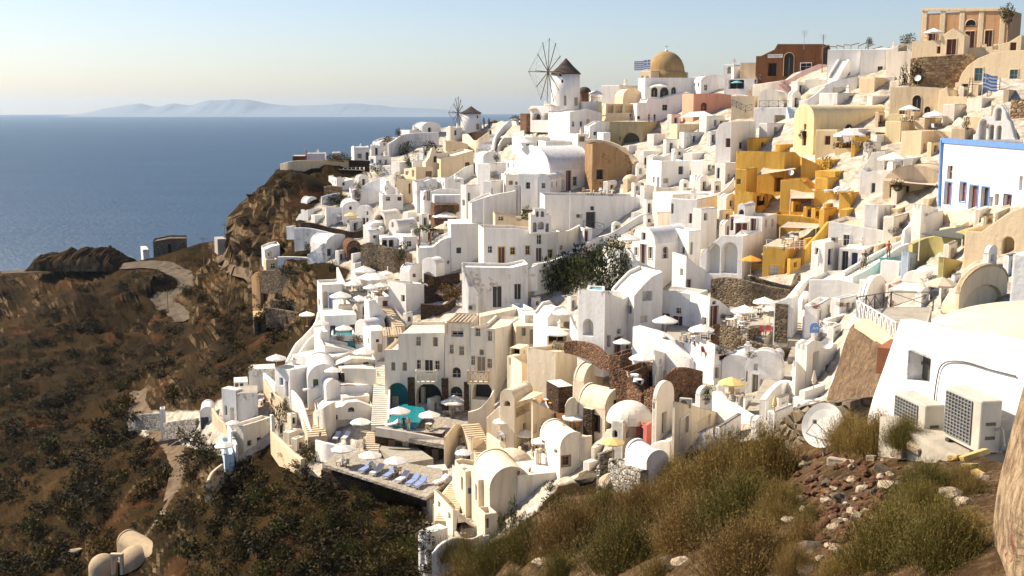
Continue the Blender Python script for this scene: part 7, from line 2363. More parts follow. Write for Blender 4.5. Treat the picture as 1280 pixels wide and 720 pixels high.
def pole(label, px, yfoot, ytip, d, name='utility_pole', arms=0, m='wood', r=.09, cat='pole'):
 b0 = W(px, yfoot, d)
 h = zat(px, ytip, b0.y) - b0.z
 root = empty(name, b0, label, cat)
 b_ = MB()
 b_.tube((0, 0, -1), (0, 0, h), r, r * .7, n=7)
 b_.build('post', m, root)
 b_ = MB()
 if arms == 1:
  for i in range(5):
   b_.bar((-.7 + .1 * i, 0, h - .1 - i * .22), (.7 - .1 * i, 0, h - .1 - i * .22), .035)
  b_.build('antenna_rods', 'steel', root)
 elif arms == 2:
  b_.bar((-.8, 0, h - .5), (.8, 0, h - .5), .1)
  for x in (-.7, 0, .7):
   b_.tube((x, 0, h - .45), (x, 0, h - .2), .05, n=6)
  b_.build('crossarm', m, root)
 else:
  b_.lathe([(0, h + .15), (r * 1.6, h + .05), (r * 1.3, h), (0, h - .02)], 8)
  b_.build('cap', m, root)
pole('thin roof antenna on the reddish rock house', 1005, 55, 38, 203, 'antenna', 1, 'steel', .04, 'antenna')
pole('dark utility pole beside the rose pink stair wall', 1027, 100, 43, 196, arms=1)
pole('wooden power pole at the far cliff road', 281, 296, 279, 272, arms=2)
pole('wooden power pole beside the cliff path', 255, 330, 296, 250, arms=2)
pole('wooden power pole at the bend of the dirt road', 210, 386, 362, 233, arms=2)
pole('slim white lamp post before the long white wall', 712, 311, 240, 164, 'lamp_post', 0, 'white', .06, 'lamp post')
pole('slim grey lamp post before the tall white corner', 605, 331, 216, 164, 'lamp_post', 0, 'white', .06, 'lamp post')
pole('thin pipe chimney on the red-brown cliff hut', 382.5, 196, 187, 246, 'chimney_pipe', 0, 'rasp', .2, 'chimney')
pole('white parasol post of the dining terrace', 485, 358, 334, 181, 'terrace_post', 0, 'white', .09, 'post')
for lb, px, py, dp in (('small satellite dish behind the pointed arch house', 676, 390, 10), ('satellite dish on the tall yellow house', 989, 216, 7), ('white satellite dish on the rubble wall below the orange mansion', 1147, 98, 8),
 ('satellite dish on the peeling block', 1091, 126, 8)):
 g = W(px, py + dp * .9, {676: 140, 989: 146, 1147: 159, 1091: 172}[px])
 DISH(lb, px, py, dp, g=g, m='white')
g = W(1030, 562, 23.5)
DISH('large grey satellite dish among the near bushes', 1029, 533, 57, g=g, az=-48, m='dishm')
g = W(1034, 436, 84)
DISH('round grey dish tank on the white inn block', 1043, 434, 14, g=g, az=-20, m='white')
for lb, px, py, w, g in (('boxy air conditioner on the pale yellow roof', 857, 509, 15, W(857, 509, 78)), ('roof air conditioner on the navy door house', 1043, 303, 9, None), ('air conditioner beside the black door', 724, 273, 8, W(724, 273, 166.5)),
 ('air conditioner on the peeling house roof', 590, 388, 9, None)):
 AC(lb, px, py, w, -20, g=g)
PG = 'parasols of the village terraces'
for t in [
 (568, 494, 35, 'canvas', 'large white parasol beside the hotel balcony arch', 518), (499, 508, 29, 'canvas', 'white parasol over the lounger at the hotel pool', 530), (537, 513, 28, 'canvas', 'white parasol in the middle of the pool deck', 536),
 (451, 522, 26, 'canvas', 'white parasol by the long hotel stair', 548), (429, 555, 30, 'canvas', 'white parasol at the left end of the lounger terrace', 582), (463, 563, 30, 'canvas', 'middle white parasol of the lounger terrace', 588),
 (495, 570, 30, 'canvas', 'right white parasol of the lounger terrace', 594), (580, 561, 23, 'canvas', 'white parasol before the cream stair block', 586), (627, 522, 23, 'canvas', 'white parasol below the curved cream wall', 550),
 (657, 537, 26, 'canvas', 'left one of the twin parasols on the lower dining terrace', 560), (676, 546, 26, 'canvas', 'right one of the twin parasols by the twisted pergola', 566), (684, 484, 25, 'canvas', 'white parasol over the red cafe terrace corner', 506),
 (719, 510, 33, 'canvas', 'white parasol standing over the orange cafe seats', 535), (766, 547, 30, 'canvasy', 'ochre parasol before the round cream house', 575), (914, 471, 35, 'canvasy', 'yellow parasol before the twin vault house', 500),
 (831, 394, 32, 'canvas', 'white parasol before the tall red door', 422), (876, 405, 33, 'canvas', 'white parasol over the round stone terrace tables', 436), (777, 423, 22, 'canvas', 'small white parasol at the red door of the corner block', 446),
 (802, 457, 33, 'canvas', 'white parasol over the green stone bench', 484), (930, 381, 34, 'canvas', 'left white parasol of the upper stone terrace', 408), (955, 371, 30, 'canvas', 'rear white parasol against the dry stone wall', 395),
 (962, 382, 20, 'canvas', 'narrow white parasol beside the leaning tower wall', 405), (704, 385, 28, 'canvas', 'white parasol under the pointed arch', 410), (696, 410, 30, 'canvas', 'white parasol before the brown bar front', 436),
 (666, 441, 20, 'canvas', 'white parasol beside the cream block house', 466), (1061, 160, 40, 'canvas', 'wide white parasol on the pale yellow terrace', 186), (1116, 190, 38, 'canvas', 'white parasol over the battlement house', 214),
 (1136, 131, 25, 'canvas', 'white parasol before the tall arched door', 152), (1167, 138, 30, 'canvas', 'white tilted parasol on the cream terrace', 162), (1166, 35, 24, 'canvas', 'white parasol before the orange mansion', 56),
 (1176, 346, 42, 'canvasb', 'tan parasol in front of the slate blue booth', 385), (938, 319, 26, 'orange', 'bright orange parasol beside the ochre porch', 345), (822, 102, 28, 'canvas', 'white parasol under the big church dome', 122),
 (927, 272, 22, 'canvas', 'small white parasol before the red gallery doors', 292), (786, 302, 28, 'canvas', 'white parasol left of the red church door', 326), (921, 100, 15, 'aqua', 'pale blue parasol on the street terrace', 114),
 (455, 332, 30, 'canvas', 'rear white parasol of the left dining terrace', 352), (460, 339, 27, 'canvas', 'second white parasol from the rear of the left dining terrace', 358), (470, 344, 32, 'canvas', 'broad white parasol in the middle of the left dining terrace', 362),
 (483, 338, 18, 'canvas', 'white parasol by the white terrace post', 358), (442, 350, 24, 'canvas', 'cream parasol at the left of the dining terrace', 368), (464, 355, 20, 'canvas', 'front white parasol of the left dining terrace', 374),
 (476, 353, 20, 'canvas', 'white striped parasol at the right of the dining terrace', 372), (426, 364, 28, 'canvas', 'cream parasol beside the bright blue door', 384), (449, 370, 24, 'canvas', 'cream parasol above the flat hut', 390),
 (384, 389, 20, 'canvas', 'cream parasol hanging over the gully terraces', 408), (402, 400, 20, 'canvas', 'cream parasol behind the tiled terrace', 420), (430, 410, 22, 'canvas', 'cream parasol standing by the plunge pool', 424),
 (455, 434, 28, 'canvas', 'white parasol over the long roof house', 452), (346, 450, 26, 'canvas', 'cream parasol above the blue window house', 470), (439, 265, 19, 'canvasy', 'round yellow parasol on the cliff terrace', 282),
 (422, 267, 12, 'canvas', 'small white parasol beside the yellow one', 280), (557, 253, 33, 'canvas', 'large white parasol under the tan tower', 272), (555, 268, 26, 'canvasb', 'beige parasol below the vine porch', 286),
 (472, 287, 14, 'canvas', 'small cream parasol on the square white house', 296), (292, 525, 18, 'canvas', 'cream parasol over the restaurant balcony', 548), (281, 554, 24, 'canvas', 'lowest cream parasol at the left restaurant', 578),
 (417, 470, 22, 'canvas', 'white parasol before the wide vault house', 492), (633, 168, 16, 'canvas', 'white parasol left of the stair terrace', 182), (660, 168, 16, 'canvas', 'white parasol right on the stair terrace', 182),
 (655, 180, 26, 'canvas', 'broad white parasol under the stair terrace', 196), (746, 113, 20, 'canvas', 'white parasol behind the tall windmill', 128), (668, 139, 15, 'sandf', 'left thatched parasol of the bar under the windmill', 150),
 (687, 139, 15, 'sandf', 'right thatched parasol of the bar under the windmill', 150), (621, 206, 22, 'canvasb', 'beige parasol on the white cluster below the stairs', 222)]:
 x, y, w, mm, lb, yb = t
 U(lb, x, y, w, mm, yb, group=PG)
UC('closed tan parasol on the yellow paved terrace', 384, 493, hpx=19, group=PG)
UC('closed ochre parasol at the foot of the grey stairs', 968, 514, 'canvasy', hpx=20, group=PG)
UC('closed tan parasol leaning by the white inn', 1017, 486, hpx=24, group=PG)
UC('closed pale parasol on the navy door terrace', 1023, 332, 'canvas', hpx=22, group=PG)
LGG = 'sun loungers of the hotel terraces'
for x, y, m_, lb in [(457, 589, 'cushb', 'blue grey lounger first from the left on the lower terrace'), (471, 592, 'cush', 'white lounger second from the left on the lower terrace'), (487, 596, 'cushb', 'blue grey lounger third on the lower terrace'),
 (503, 601, 'cush', 'white lounger fourth on the lower terrace'), (516, 605, 'cushb', 'blue lounger left in the pair by the corner'), (525, 608, 'cushb', 'blue lounger right in the pair by the corner')]:
 LG(lb, x, y, -24, m_, LGG, 1.1)
for x, y, lb, rz in [(421, 549, 'white lounger left before the cream cave house', -8), (432, 549, 'white lounger right before the cream cave house', -12), (491, 533, 'white lounger beside the pool parasol', -50), (551, 604, 'white lounger at the end of the low blocks', -40),
 (557, 606, 'second white lounger at the end of the low blocks', -40), (388, 489, 'white lounger on the yellow paved terrace', -60), (1040, 241, 'left white lounger on the ochre roof', -70), (1052, 242, 'right white lounger on the ochre roof', -70)]:
 LG(lb, x, y, rz, 'cush', LGG, 1.0)
TG, CG = 'cafe tables on the terraces', 'cafe chairs on the terraces'
k = 0
for place, pts in [('upper stone dining terrace', [(912, 408), (922, 404), (932, 400), (942, 396), (948, 393), (925, 411)]), ('middle stone terrace below the red door', [(858, 427), (868, 430), (872, 422), (885, 424)]),
 ('hotel pool deck', [(560, 520), (571, 516), (536, 537)]), ('lower dining terrace', [(659, 562), (628, 550), (670, 560)]), ('red cafe terrace', [(684, 507), (719, 536)]),
 ('lower brown stone terrace', [(793, 478), (797, 484)]), ('left dining terrace', [(448, 362), (462, 366), (470, 370), (440, 372), (478, 364)]), ('left restaurant', [(336, 508), (327, 506), (340, 500)]),
 ('cream rooftop terrace', [(696, 436)]), ('lounger terrace', [(428, 583), (464, 588), (496, 594)]), ('pale yellow terrace', [(1050, 184), (1070, 184)]), ('left lounge terrace', [(441, 282), (428, 281)]),
 ('white lamp post terrace', [(735, 243), (752, 243), (765, 244)]), ('cream umbrella terrace', [(1133, 152), (1165, 162)]), ('small ochre rooftop', [(985, 306), (992, 303)]), ('twin vault garden', [(918, 500)])]:
 for i, (x, y) in enumerate(pts):
  TB('white table on the ' + place, x, y, 'white', .4, place + ' tables')
  for j in range(2):
   a = rnd.uniform(0, 360)
   CH('small chair at a table on the ' + place, x + (5 if j else -5) * math.cos(i), y + (1.5 if j else -1), a, 'woodl' if 'hotel' in place or 'rest' in place else 'iron', place + ' chairs', 1.0, 'red' if 'rest' in place and i == 0 else ('orange' if 'red cafe' in place else ('cush' if i % 2 else 'woodl')))
CH('red deck chair by the brown pier wall', 881, 446, 40, 'wood', cm='red')
CH('left red chair before the stone pier', 953, 420, 10, 'wood', cm='red')
CH('right red chair before the stone pier', 960, 419, -20, 'wood', cm='red')
MAN('person in a white top climbing the walled stair', 1077, 338, 150, 'shirtw', 'trous', h=1.75)
MAN('person in dark clothes with a bag on the walled stair', 1081, 334, 140, 'shirtd', 'shirtd', h=1.7)
MAN('person in an orange shirt at the top of the walled stair', 1110, 324, 170, 'shirto', 'trous', h=1.78)
MAN('person in a red top on the ochre mansion roof', 811, 152, 20, 'shirtr', 'shirtd', 'stand', g=W(811, 153, 205))
MAN('person in dark clothes on the ochre mansion roof', 818, 152, -10, 'shirtd', 'shirtd', 'stand', g=W(818, 153, 205))
MAN('person standing by the cream bell openings', 788, 151, 0, 'shirtd', 'trous', 'stand', g=W(788, 152, 207))
MAN('person in a pale shirt on the street terrace', 944, 106, 30, 'shirtw', 'shirtd', 'stand', g=W(944, 106, 203))
MAN('person in a dark shirt on the street terrace', 950, 105, 60, 'shirtd', 'shirtd', 'stand', g=W(950, 105, 203))
MAN('person in dark clothes at the hotel pool edge', 505, 537, 10, 'shirtd', 'shirtd', 'stand')
MAN('person with bare arms at the hotel pool edge', 511, 538, -30, 'shirto', 'shirtw', 'stand')
freeze()
r9a = random.Random(99)
def broom_mesh(n, mat, seed, h=1.0):
 """a broom-like bush: thin stems fanning up from the base, small leaves along them"""
 r = random.Random(seed)
 V, Fc = [], []
 for i in range(n):
  a = r.uniform(0, 2 * math.pi)
  rr = min(1.1, abs(r.gauss(0, .42)))
  p = Vector((rr * math.cos(a), rr * math.sin(a), 0))
  out = Vector((math.cos(a), math.sin(a), 0)) * (rr * .9 + r.gauss(0, .22)) + Vector((r.gauss(0, .2), r.gauss(0, .2), 0))
  L = r.choice([r.uniform(.35, .8), r.uniform(.6, 1.2)]) * (1 - .4 * rr)
  d = (out + Vector((0, 0, 1))).normalized()
  side = d.cross(Vector((r.gauss(0, 1), r.gauss(0, 1), r.gauss(0, 1)))).normalized()
  w = .0032
  q = p
  seg = 4
  pts = []
  for s_ in range(seg + 1):
   pts.append(q)
   d = (d + Vector((r.gauss(0, .09), r.gauss(0, .09), r.gauss(0, .05)))).normalized()
   q = q + d * (L / seg)
  k = len(V)
  for s_, c in enumerate(pts):
   ww = w * (1.25 - s_ / seg)
   V += [c - side * ww, c + side * ww]
  for s_ in range(seg):
   Fc.append((k + 2 * s_, k + 2 * s_ + 1, k + 2 * s_ + 3, k + 2 * s_ + 2))
  for s_ in range(11):
   t = r.uniform(.25, 1) * seg
   j = min(seg - 1, int(t))
   c = pts[j].lerp(pts[j + 1], t - j)
   dd = (d + Vector((r.gauss(0, .7), r.gauss(0, .7), r.gauss(0, .5)))).normalized()
   sd_ = dd.cross(Vector((r.gauss(0, 1), r.gauss(0, 1), r.gauss(0, 1)))).normalized()
   ln, lw = r.uniform(.022, .055), .0055
   k = len(V)
   V += [c, c + dd * ln * .5 + sd_ * lw, c + dd * ln, c + dd * ln * .5 - sd_ * lw]
   Fc.append((k, k + 1, k + 2, k + 3))
 mb = MB()
 mb.v, mb.f, mb.mi = V, Fc, [0] * len(Fc)
 return mb.mesh('foliage', mat)
def BR(label, px, py, wpx, hpx, mat='scrub', group=None, n=4200, g=None):
 if g is None:
  g, nn = S(px, py)
 d = (g - CAM).dot(FW)
 v = rnd.randrange(3)
 me = cached(('br', mat, v, n), lambda: broom_mesh(n, mat, 5 + v))
 o = inst('broom_bush', me, None, g - Vector((0, 0, .05)), rnd.random() * 6.28)
 w, h = wpx * .86 * d / FPX / 2 / .95, hpx * .86 * d / FPX / .92
 o.scale = (w, w, h)
 return tag(o, label, 'bush', group)
leaf('broomA', (.12, .085, .02), (.25, .175, .045), (.42, .29, .10))
leaf('broomB', (.075, .07, .016), (.16, .135, .032), (.27, .20, .06))
leaf('broomC', (.14, .085, .025), (.24, .155, .05), (.36, .25, .095))
BGp = 'broom bushes on the near ledge'
for px, py, w, h, mt, lb in [
 (905, 622, 120, 92, 'broomA', 'large yellow-green broom bush left of the satellite dish'), (960, 612, 110, 95, 'broomA', 'tall broom bush just left of the dish'), (850, 640, 90, 70, 'broomA', 'broom bush below the pale yellow house'),
 (930, 660, 140, 80, 'broomB', 'dark broom bush in front of the large one'), (870, 680, 120, 75, 'broomC', 'brownish broom bush at the middle of the ledge'), (972, 650, 60, 60, 'broomA', 'broom bush left of the rubble heap'),
 (800, 655, 90, 62, 'broomC', 'dry broom bush below the rubble wall'), (755, 660, 90, 60, 'broomB', 'green broom bush over the lower slope'), (715, 690, 110, 75, 'broomC', 'dry broom bush above the lowest houses'), (780, 710, 120, 80, 'broomB', 'broom bush beside the dark boulders'),
 (660, 700, 80, 60, 'broomB', 'broom bush right of the boundary wall'), (940, 715, 150, 80, 'broomC', 'rusty broom bush at the bottom edge'), (1060, 560, 70, 52, 'broomA', 'broom bush right beside the satellite dish'),
 (1095, 566, 90, 60, 'broomA', 'broom bush before the half hidden air conditioner'), (1130, 556, 60, 45, 'broomB', 'small broom bush under the near window'), (1160, 618, 95, 50, 'broomB', 'low green bush in the rubble'), (1115, 700, 130, 90, 'broomB', 'wide green bush at the bottom right'),
 (1180, 700, 130, 90, 'broomB', 'green bush beside the plastered rock'), (1060, 722, 90, 45, 'broomA', 'yellowish bush at the bottom middle'), (1205, 612, 60, 36, 'broomC', 'rusty dry bush beside the plastered rock'), (995, 716, 60, 45, 'broomC', 'dry brown bush below the rubble heap'),
 (620, 715, 80, 55, 'broomB', 'bush at the foot of the boundary wall'), (1150, 650, 90, 60, 'broomB', 'round green bush below the pale blocks'), (845, 610, 60, 45, 'broomA', 'pale broom sprays under the barred window')]:
 BR(lb, px, py, w, h, mt, BGp)
for i in range(26):
 x, y = r9a.uniform(540, 1010), r9a.uniform(640, 750)
 if y < 690 - (x - 600) * .2:
  continue
 BR('wispy dry broom clump among the larger bushes', x, y, r9a.uniform(40, 90), r9a.uniform(25, 60), r9a.choice(['broomA', 'broomC', 'broomB']), 'wispy broom clumps', n=1200)
for i in range(16):
 BR('wispy dry broom clump in the rubble', r9a.choice([r9a.uniform(975, 1015), r9a.uniform(1115, 1225)]), r9a.uniform(590, 715), r9a.uniform(30, 70), r9a.uniform(15, 40), r9a.choice(['broomA', 'broomB']), 'wispy broom clumps in the rubble', n=1200)
for px, py, w, h, mt, lb in [
 (696, 366, 52, 56, 'hedge', 'dark evergreen bush at the left of the garden hedge'), (722, 362, 60, 62, 'hedge', 'big dark evergreen bush in the garden hedge'), (750, 356, 60, 58, 'hedge', 'dark evergreen bush right of the garden hedge'),
 (772, 345, 44, 48, 'hedge', 'dark evergreen bush beside the white parasol'), (735, 340, 70, 42, 'hedge', 'upper dark bush of the garden hedge'), (765, 318, 50, 30, 'scrubg', 'olive bush on the slope above the hedge'), (790, 302, 26, 20, 'scrubg', 'small green bush at the curved wall end'), (700, 345, 50, 36, 'hedge', 'low dark bush behind the bell gable house'),
 (658, 274, 20, 20, 'hedge', 'round bush on the tan roof behind the bell gable'), (560, 370, 40, 22, 'dry', 'dry grass clump on the dark stone terraces'), (540, 355, 20, 14, 'dry', 'small dry clump at the arch block'),
 (497, 172, 12, 13, 'hedge', 'round dark tree on the sea ridge'), (487, 176, 26, 8, 'scrub', 'low scrub hump on the sea ridge'), (510, 191, 24, 20, 'hedge', 'dark shrub below the curved retaining wall'), (535, 189, 34, 16, 'hedge', 'dark hedge under the curved retaining wall'),
 (508, 205, 14, 16, 'scrubg', 'rounded shrub left of the small pool'), (430, 200, 30, 12, 'scrub', 'scrub behind the tan retaining wall'), (415, 200, 26, 10, 'scrub', 'second scrub clump behind the tan wall'), (448, 248, 16, 20, 'dry', 'rust coloured shrub above the platform house'),
 (478, 216, 44, 14, 'scrubg', 'long hedge below the garden columns'), (425, 252, 50, 14, 'hedge', 'dark scrub behind the cliff houses'), (450, 236, 12, 12, 'dry', 'reddish bush at the cubes house'), (1260, 32, 30, 30, 'tree', 'large dark tree at the right end of the orange mansion'),
 (1137, 52, 24, 14, 'tree', 'spreading bush left of the orange mansion'), (1085, 60, 12, 14, 'tree', 'grey twiggy tree behind the ridge houses'), (1145, 100, 22, 28, 'scrubd', 'dark shrub at the foot of the stone retaining wall'), (1128, 107, 16, 34, 'scrubd', 'tall dark shrub beside the tower house'),
 (620, 204, 10, 12, 'hedge', 'small dark tree beside the grey stairs'), (645, 150, 20, 8, 'scrub', 'brown scrub at the head of the stairs'), (384, 337, 22, 16, 'scrubg', 'round green bush before the long garden wall'), (360, 340, 40, 12, 'scrubd', 'low dark scrub before the long garden wall'),
 (415, 338, 16, 16, 'scrubd', 'dark bush at the end of the garden wall'), (505, 330, 20, 30, 'hedge', 'dark tree beside the stone niches'), (495, 330, 16, 18, 'dry', 'reddish shrub below the porch house'), (352, 312, 20, 14, 'scrubd', 'dark shrub behind the flat hut'), (386, 318, 12, 20, 'scrubd', 'upright shrub before the vaulted house'),
 (468, 340, 18, 14, 'scrubd', 'shrub behind the dining parasols'), (480, 338, 14, 12, 'dry', 'brown shrub behind the dining parasols'), (450, 428, 26, 12, 'dry', 'dry shrub below the plunge pool'), (424, 424, 14, 9, 'dry', 'rusty shrub beside the plunge pool'),
 (350, 530, 26, 36, 'scrubg', 'tall green shrub between restaurant and sun terrace'), (358, 510, 14, 18, 'hedge', 'small dark shrub under the blue door'), (389, 575, 36, 30, 'scrub', 'shrub at the corner of the lounger terrace'), (375, 600, 30, 24, 'scrub', 'shrub beside the tan retaining wall'),
 (880, 497, 26, 22, 'scrubg', 'yellow-green bush beside the garden wall'), (850, 497, 14, 14, 'scrubg', 'small bush on the swept garden wall'), (905, 398, 16, 8, 'scrubd', 'low shrub at the dry stone wall'), (900, 440, 22, 12, 'scrubd', 'dark shrub below the terrace wall'), (940, 446, 26, 8, 'scrubd', 'creeping shrub under the stone coping'),
 (640, 655, 16, 44, 'scrubg', 'slender sapling before the barrel vault'), (628, 668, 16, 34, 'scrubg', 'thin sapling by the gate pillar'), (655, 668, 30, 36, 'scrub', 'bush beside the lowest yard'), (686, 612, 22, 16, 'scrubg', 'dense green bush at the scrub edge'), (705, 640, 50, 30, 'scrubg', 'green bush below the white strip house'),
 (1004, 172, 14, 12, 'scrubd', 'dark plant heap beside the barrel house'), (1033, 212, 20, 24, 'dry', 'dark red creeper at the pale yellow wall'), (1122, 236, 22, 16, 'scrubd', 'low shrub behind the awning house'), (1085, 184, 22, 12, 'dry', 'potted plant row on the pale yellow terrace'), (1062, 185, 20, 10, 'flow', 'flower bed on the pale yellow terrace'), (1046, 184, 12, 12, 'flow', 'flowering shrub at the pale yellow corner'),
 (1098, 158, 8, 9, 'flow', 'red creeper on the pale yellow house'), (1208, 160, 12, 20, 'scrubd', 'dark climbing shrub at the arched black door'), (1114, 290, 16, 8, 'scrubd', 'shrub beside the white roof house'), (770, 580, 14, 8, 'scrubd', 'shrub on the rubble wall'), (745, 592, 16, 10, 'scrubd', 'shrub at the foot of the alley'),
 (455, 562, 8, 18, 'scrubg', 'spiky plant beside the pool stairs'), (1050, 382, 16, 6, 'flow', 'red flowers on the rounded porch'), (1019, 384, 16, 7, 'flow', 'geraniums on the white rounded porch'), (560, 264, 30, 12, 'hedge', 'vine on the dark porch')]:
 SH(lb, px, py, w, h, mt, None, 'tree' if 'tree' in lb and 'evergreen' not in lb else ('bush' if 'bush' in lb else 'shrub'), 'tree' if ' tree ' in lb else 'plant', n=(2400 if m == 'hedge' else 1100) if w > 35 else 420, size=(.17 if m == 'hedge' else .11) if w > 35 else .15)
def cypress(label, px, py, hpx, d):
 g = W(px, py, d)
 root = empty('cypress_tree', g, label, 'tree')
 h = hpx * d / FPX
 b_ = MB()
 b_.tube((0, 0, -.3), (0, 0, h * .3), .08, .05, n=6)
 b_.build('trunk', 'wood', root)
 o = inst('crown', cached(('cyp',), lambda: leafball(420, 'hedge', .2, 9, 1.0, .8, 6, .4)), root, (0, 0, h * .1))
 o.scale = (h * .13, h * .13, h * .8)
cypress('left slim dark cypress beside the small windmill', 605, 160, 14, 257)
cypress('right slim dark cypress beside the small windmill', 611.5, 161, 14, 256)
def palm(label, px, py, hpx):
 g, nn = S(px, py)
 d = (g - CAM).dot(FW)
 h = hpx * d / FPX
 root = empty('palm_tree', g, label, 'tree')
 b_ = MB()
 b_.tube((0, 0, -.2), (.1, 0, h * .7), .18, .12, n=8)
 b_.build('trunk', 'wood', root)
 b_ = MB()
 r = random.Random(px)
 for i in range(16):
  a = i * 2.4
  e = r.uniform(-.2, .9)
  p = Vector((.1, 0, h * .7))
  dr = Vector((math.cos(a) * math.cos(e), math.sin(a) * math.cos(e), math.sin(e)))
  L = h * .38
  pr = None
  for s_ in range(6):
   q = p + dr * (L / 5)
   dr = (dr + Vector((0, 0, -.18))).normalized()
   sd_ = dr.cross(Vector((0, 0, 1))).normalized() * (.22 * (1 - abs(s_ / 5 - .4)))
   if pr:
    b_.add([pr[0], pr[1], q + sd_ - Vector((0, 0, .08)), q], [(0, 1, 2, 3)])
    b_.add([pr[0], pr[2], q - sd_ - Vector((0, 0, .08)), q], [(3, 2, 1, 0)])
   pr = (q, q + sd_ - Vector((0, 0, .08)), q - sd_ - Vector((0, 0, .08)))
   p = q
 b_.build('crown', 'scrubg', root)
palm('tall palm beside the tall sloping facade', 524, 306, 30)
palm('short palm beside the chimney column', 538, 304, 26)
for px, py, h_, lb, fl in [(768, 474, 9, 'tall dark potted plant on the curved brown wall', None), (842, 398, 5, 'flower pot below the tall red door', 'flow'), (701, 312, 6, 'pot plant beside the corner slim post', None), (648, 594, 7, 'terracotta pot on the cream swelling roof', 'flow'),
 (662, 590, 7, 'second terracotta pot on the cream swelling roof', 'flow'), (530, 250, 6, 'red flower pot at the courtyard wall', 'flow'), (1060, 380, 6, 'pot plant on the iron railing terrace', 'flow'), (560, 330, 5, 'pot plant at the tall facade', None), (890, 362, 6, 'clay jar at the dry stone wall', None),
 (1234, 160, 6, 'pot plant beside the rock pile', None), (1115, 382, 8, 'flower pot on the dark railing', 'flow'), (400, 545, 6, 'pot at the tan steps', None)]:
 POT(lb, px, py, h_, fl)
def scrub_stuff():
 r = random.Random(21)
 base = [leafball(120, 'scrub', .22, 31 + i, .8, .2, 4, .6) for i in range(5)]
 V, Fc = [], []
 cnt = 0
 wild = [(-60, 340), (-60, 730), (540, 730), (532, 640), (400, 600), (345, 560), (290, 580), (262, 545), (165, 530), (255, 505), (345, 440), (385, 395), (330, 350), (322, 300), (345, 215), (376, 212), (372, 262), (330, 290), (286, 330), (230, 330), (100, 340)]
 pts = []
 while cnt < 2900:
  x, y = r.uniform(-60, 545), r.uniform(205, 728)
  if float(inpoly(np.array([x]), np.array([y]), wild)[0]) < 1:
   continue
  if float(roaddist(np.array([x]), np.array([y]))[0]) < 8:
   continue
  if 100 < x < 236 and y > 672:
   continue
  k = noise.noise(Vector((x / 45, y / 30, 3))) + .5 * noise.noise(Vector((x / 14, y / 10, 7)))
  lush = .25 if x < 200 and y < 440 else 0
  if k < -.12 + lush + r.uniform(-.25, .25):
   continue
  h, nn, i_, dd = _bvh.ray_cast(CAM, ray(x, y).normalized(), 900)
  if h is None or nn.z < -.3:
   continue
  cnt += 1
  s_ = r.uniform(.25, 1.2) * (1 + .6 * (k > .25))
  me = base[r.randrange(5)]
  a = r.uniform(0, 6.28)
  cs_, sn = math.cos(a) * s_, math.sin(a) * s_
  k0 = len(V)
  for v in me.vertices:
   c = v.co
   V.append((h.x + c.x * cs_ - c.y * sn, h.y + c.x * sn + c.y * cs_, h.z - .1 + c.z * s_ * .75))
  for p in me.polygons:
   Fc.append([j + k0 for j in p.vertices])
 me = bpy.data.meshes.new('scrub')
 me.from_pydata(V, [], Fc)
 me.materials.append(M['scrubd'])
 o = bpy.data.objects.new('scrub', me)
 COL.objects.link(o)
 tag(o, 'low dry scrub covering the brown slopes', 'scrub', kind='stuff')
scrub_stuff()
r9 = random.Random(77)
SG = 'shrubs on the brown slope'
spots = [(300, 700), (330, 690), (350, 660), (375, 650), (300, 660), (410, 640), (440, 650), (470, 665), (430, 690), (380, 700), (460, 700), (500, 700), (345, 620), (270, 660), (255, 640), (395, 670), (490, 650), (320, 640), (410, 705), (520, 690),
 (225, 545), (160, 510), (145, 520), (170, 545), (130, 540), (190, 570), (200, 600), (180, 620), (150, 600), (240, 600), (260, 575), (310, 590), (330, 600), (290, 610), (210, 660), (235, 690), (120, 690), (60, 700), (90, 650), (40, 660),
 (270, 420), (285, 400), (265, 395), (290, 425), (300, 440), (280, 450), (310, 460), (330, 440), (250, 380), (240, 365), (300, 385), (330, 400), (345, 430), (355, 420), (205, 470), (215, 490), (150, 490), (120, 560), (80, 580), (60, 560), (100, 600), (170, 385), (150, 420), (120, 450)]
for x, y in spots:
 x, y = x + r9.uniform(-5, 5), y + r9.uniform(-4, 4)
 w = r9.uniform(20, 38) * (.6 + (y - 350) / 600)
 SH('round dark green shrub on the brown slope', x, y, w, w * .62, r9.choice(['scrub', 'scrubd', 'scrubg', 'scrub']), SG, 'shrub', 'shrub', n=380, size=.2)
OG = 'olive bushes below the lounger terrace'
for i in range(75):
 x, y = r9.uniform(235, 535), r9.uniform(585, 728)
 if y < 590 + (x - 250) * .12 or (x > 500 and y < 690) or float(roaddist(np.array([x]), np.array([y]))[0]) < 14 or (x < 290 and y < 620):
  continue
 if x < 240 and y > 670:
  continue
 w = r9.uniform(24, 52)
 SH('round olive bush below the lounger terrace', x, y, w, w * r9.uniform(.5, .72), r9.choice(['scrub', 'scrubg', 'scrub', 'scrubd']), OG, 'bush', 'bush', n=900, size=.1)
def rock_mesh(seed, mat, sub=2, flatk=.7, boxy=False):
 bm = bmesh.new()
 if boxy:
  bmesh.ops.create_cube(bm, size=1.7)
  bmesh.ops.bevel(bm, geom=bm.edges[:], offset=.12, segments=1, affect='EDGES')
  bmesh.ops.subdivide_edges(bm, edges=bm.edges[:], cuts=1)
 else:
  bmesh.ops.create_icosphere(bm, subdivisions=sub, radius=1)
 for v in bm.verts:
  n = noise.noise(v.co * 1.1 + Vector((seed * 7.1, 0, 0))) * .45 + noise.noise(v.co * 2.7 + Vector((0, seed * 3.3, 0))) * .2
  v.co *= 1 + n * (.25 if boxy else 1)
  v.co.z *= flatk
 me = bpy.data.meshes.new('rock')
 bm.to_mesh(me)
 bm.free()
 me.materials.append(M[mat])
 return me
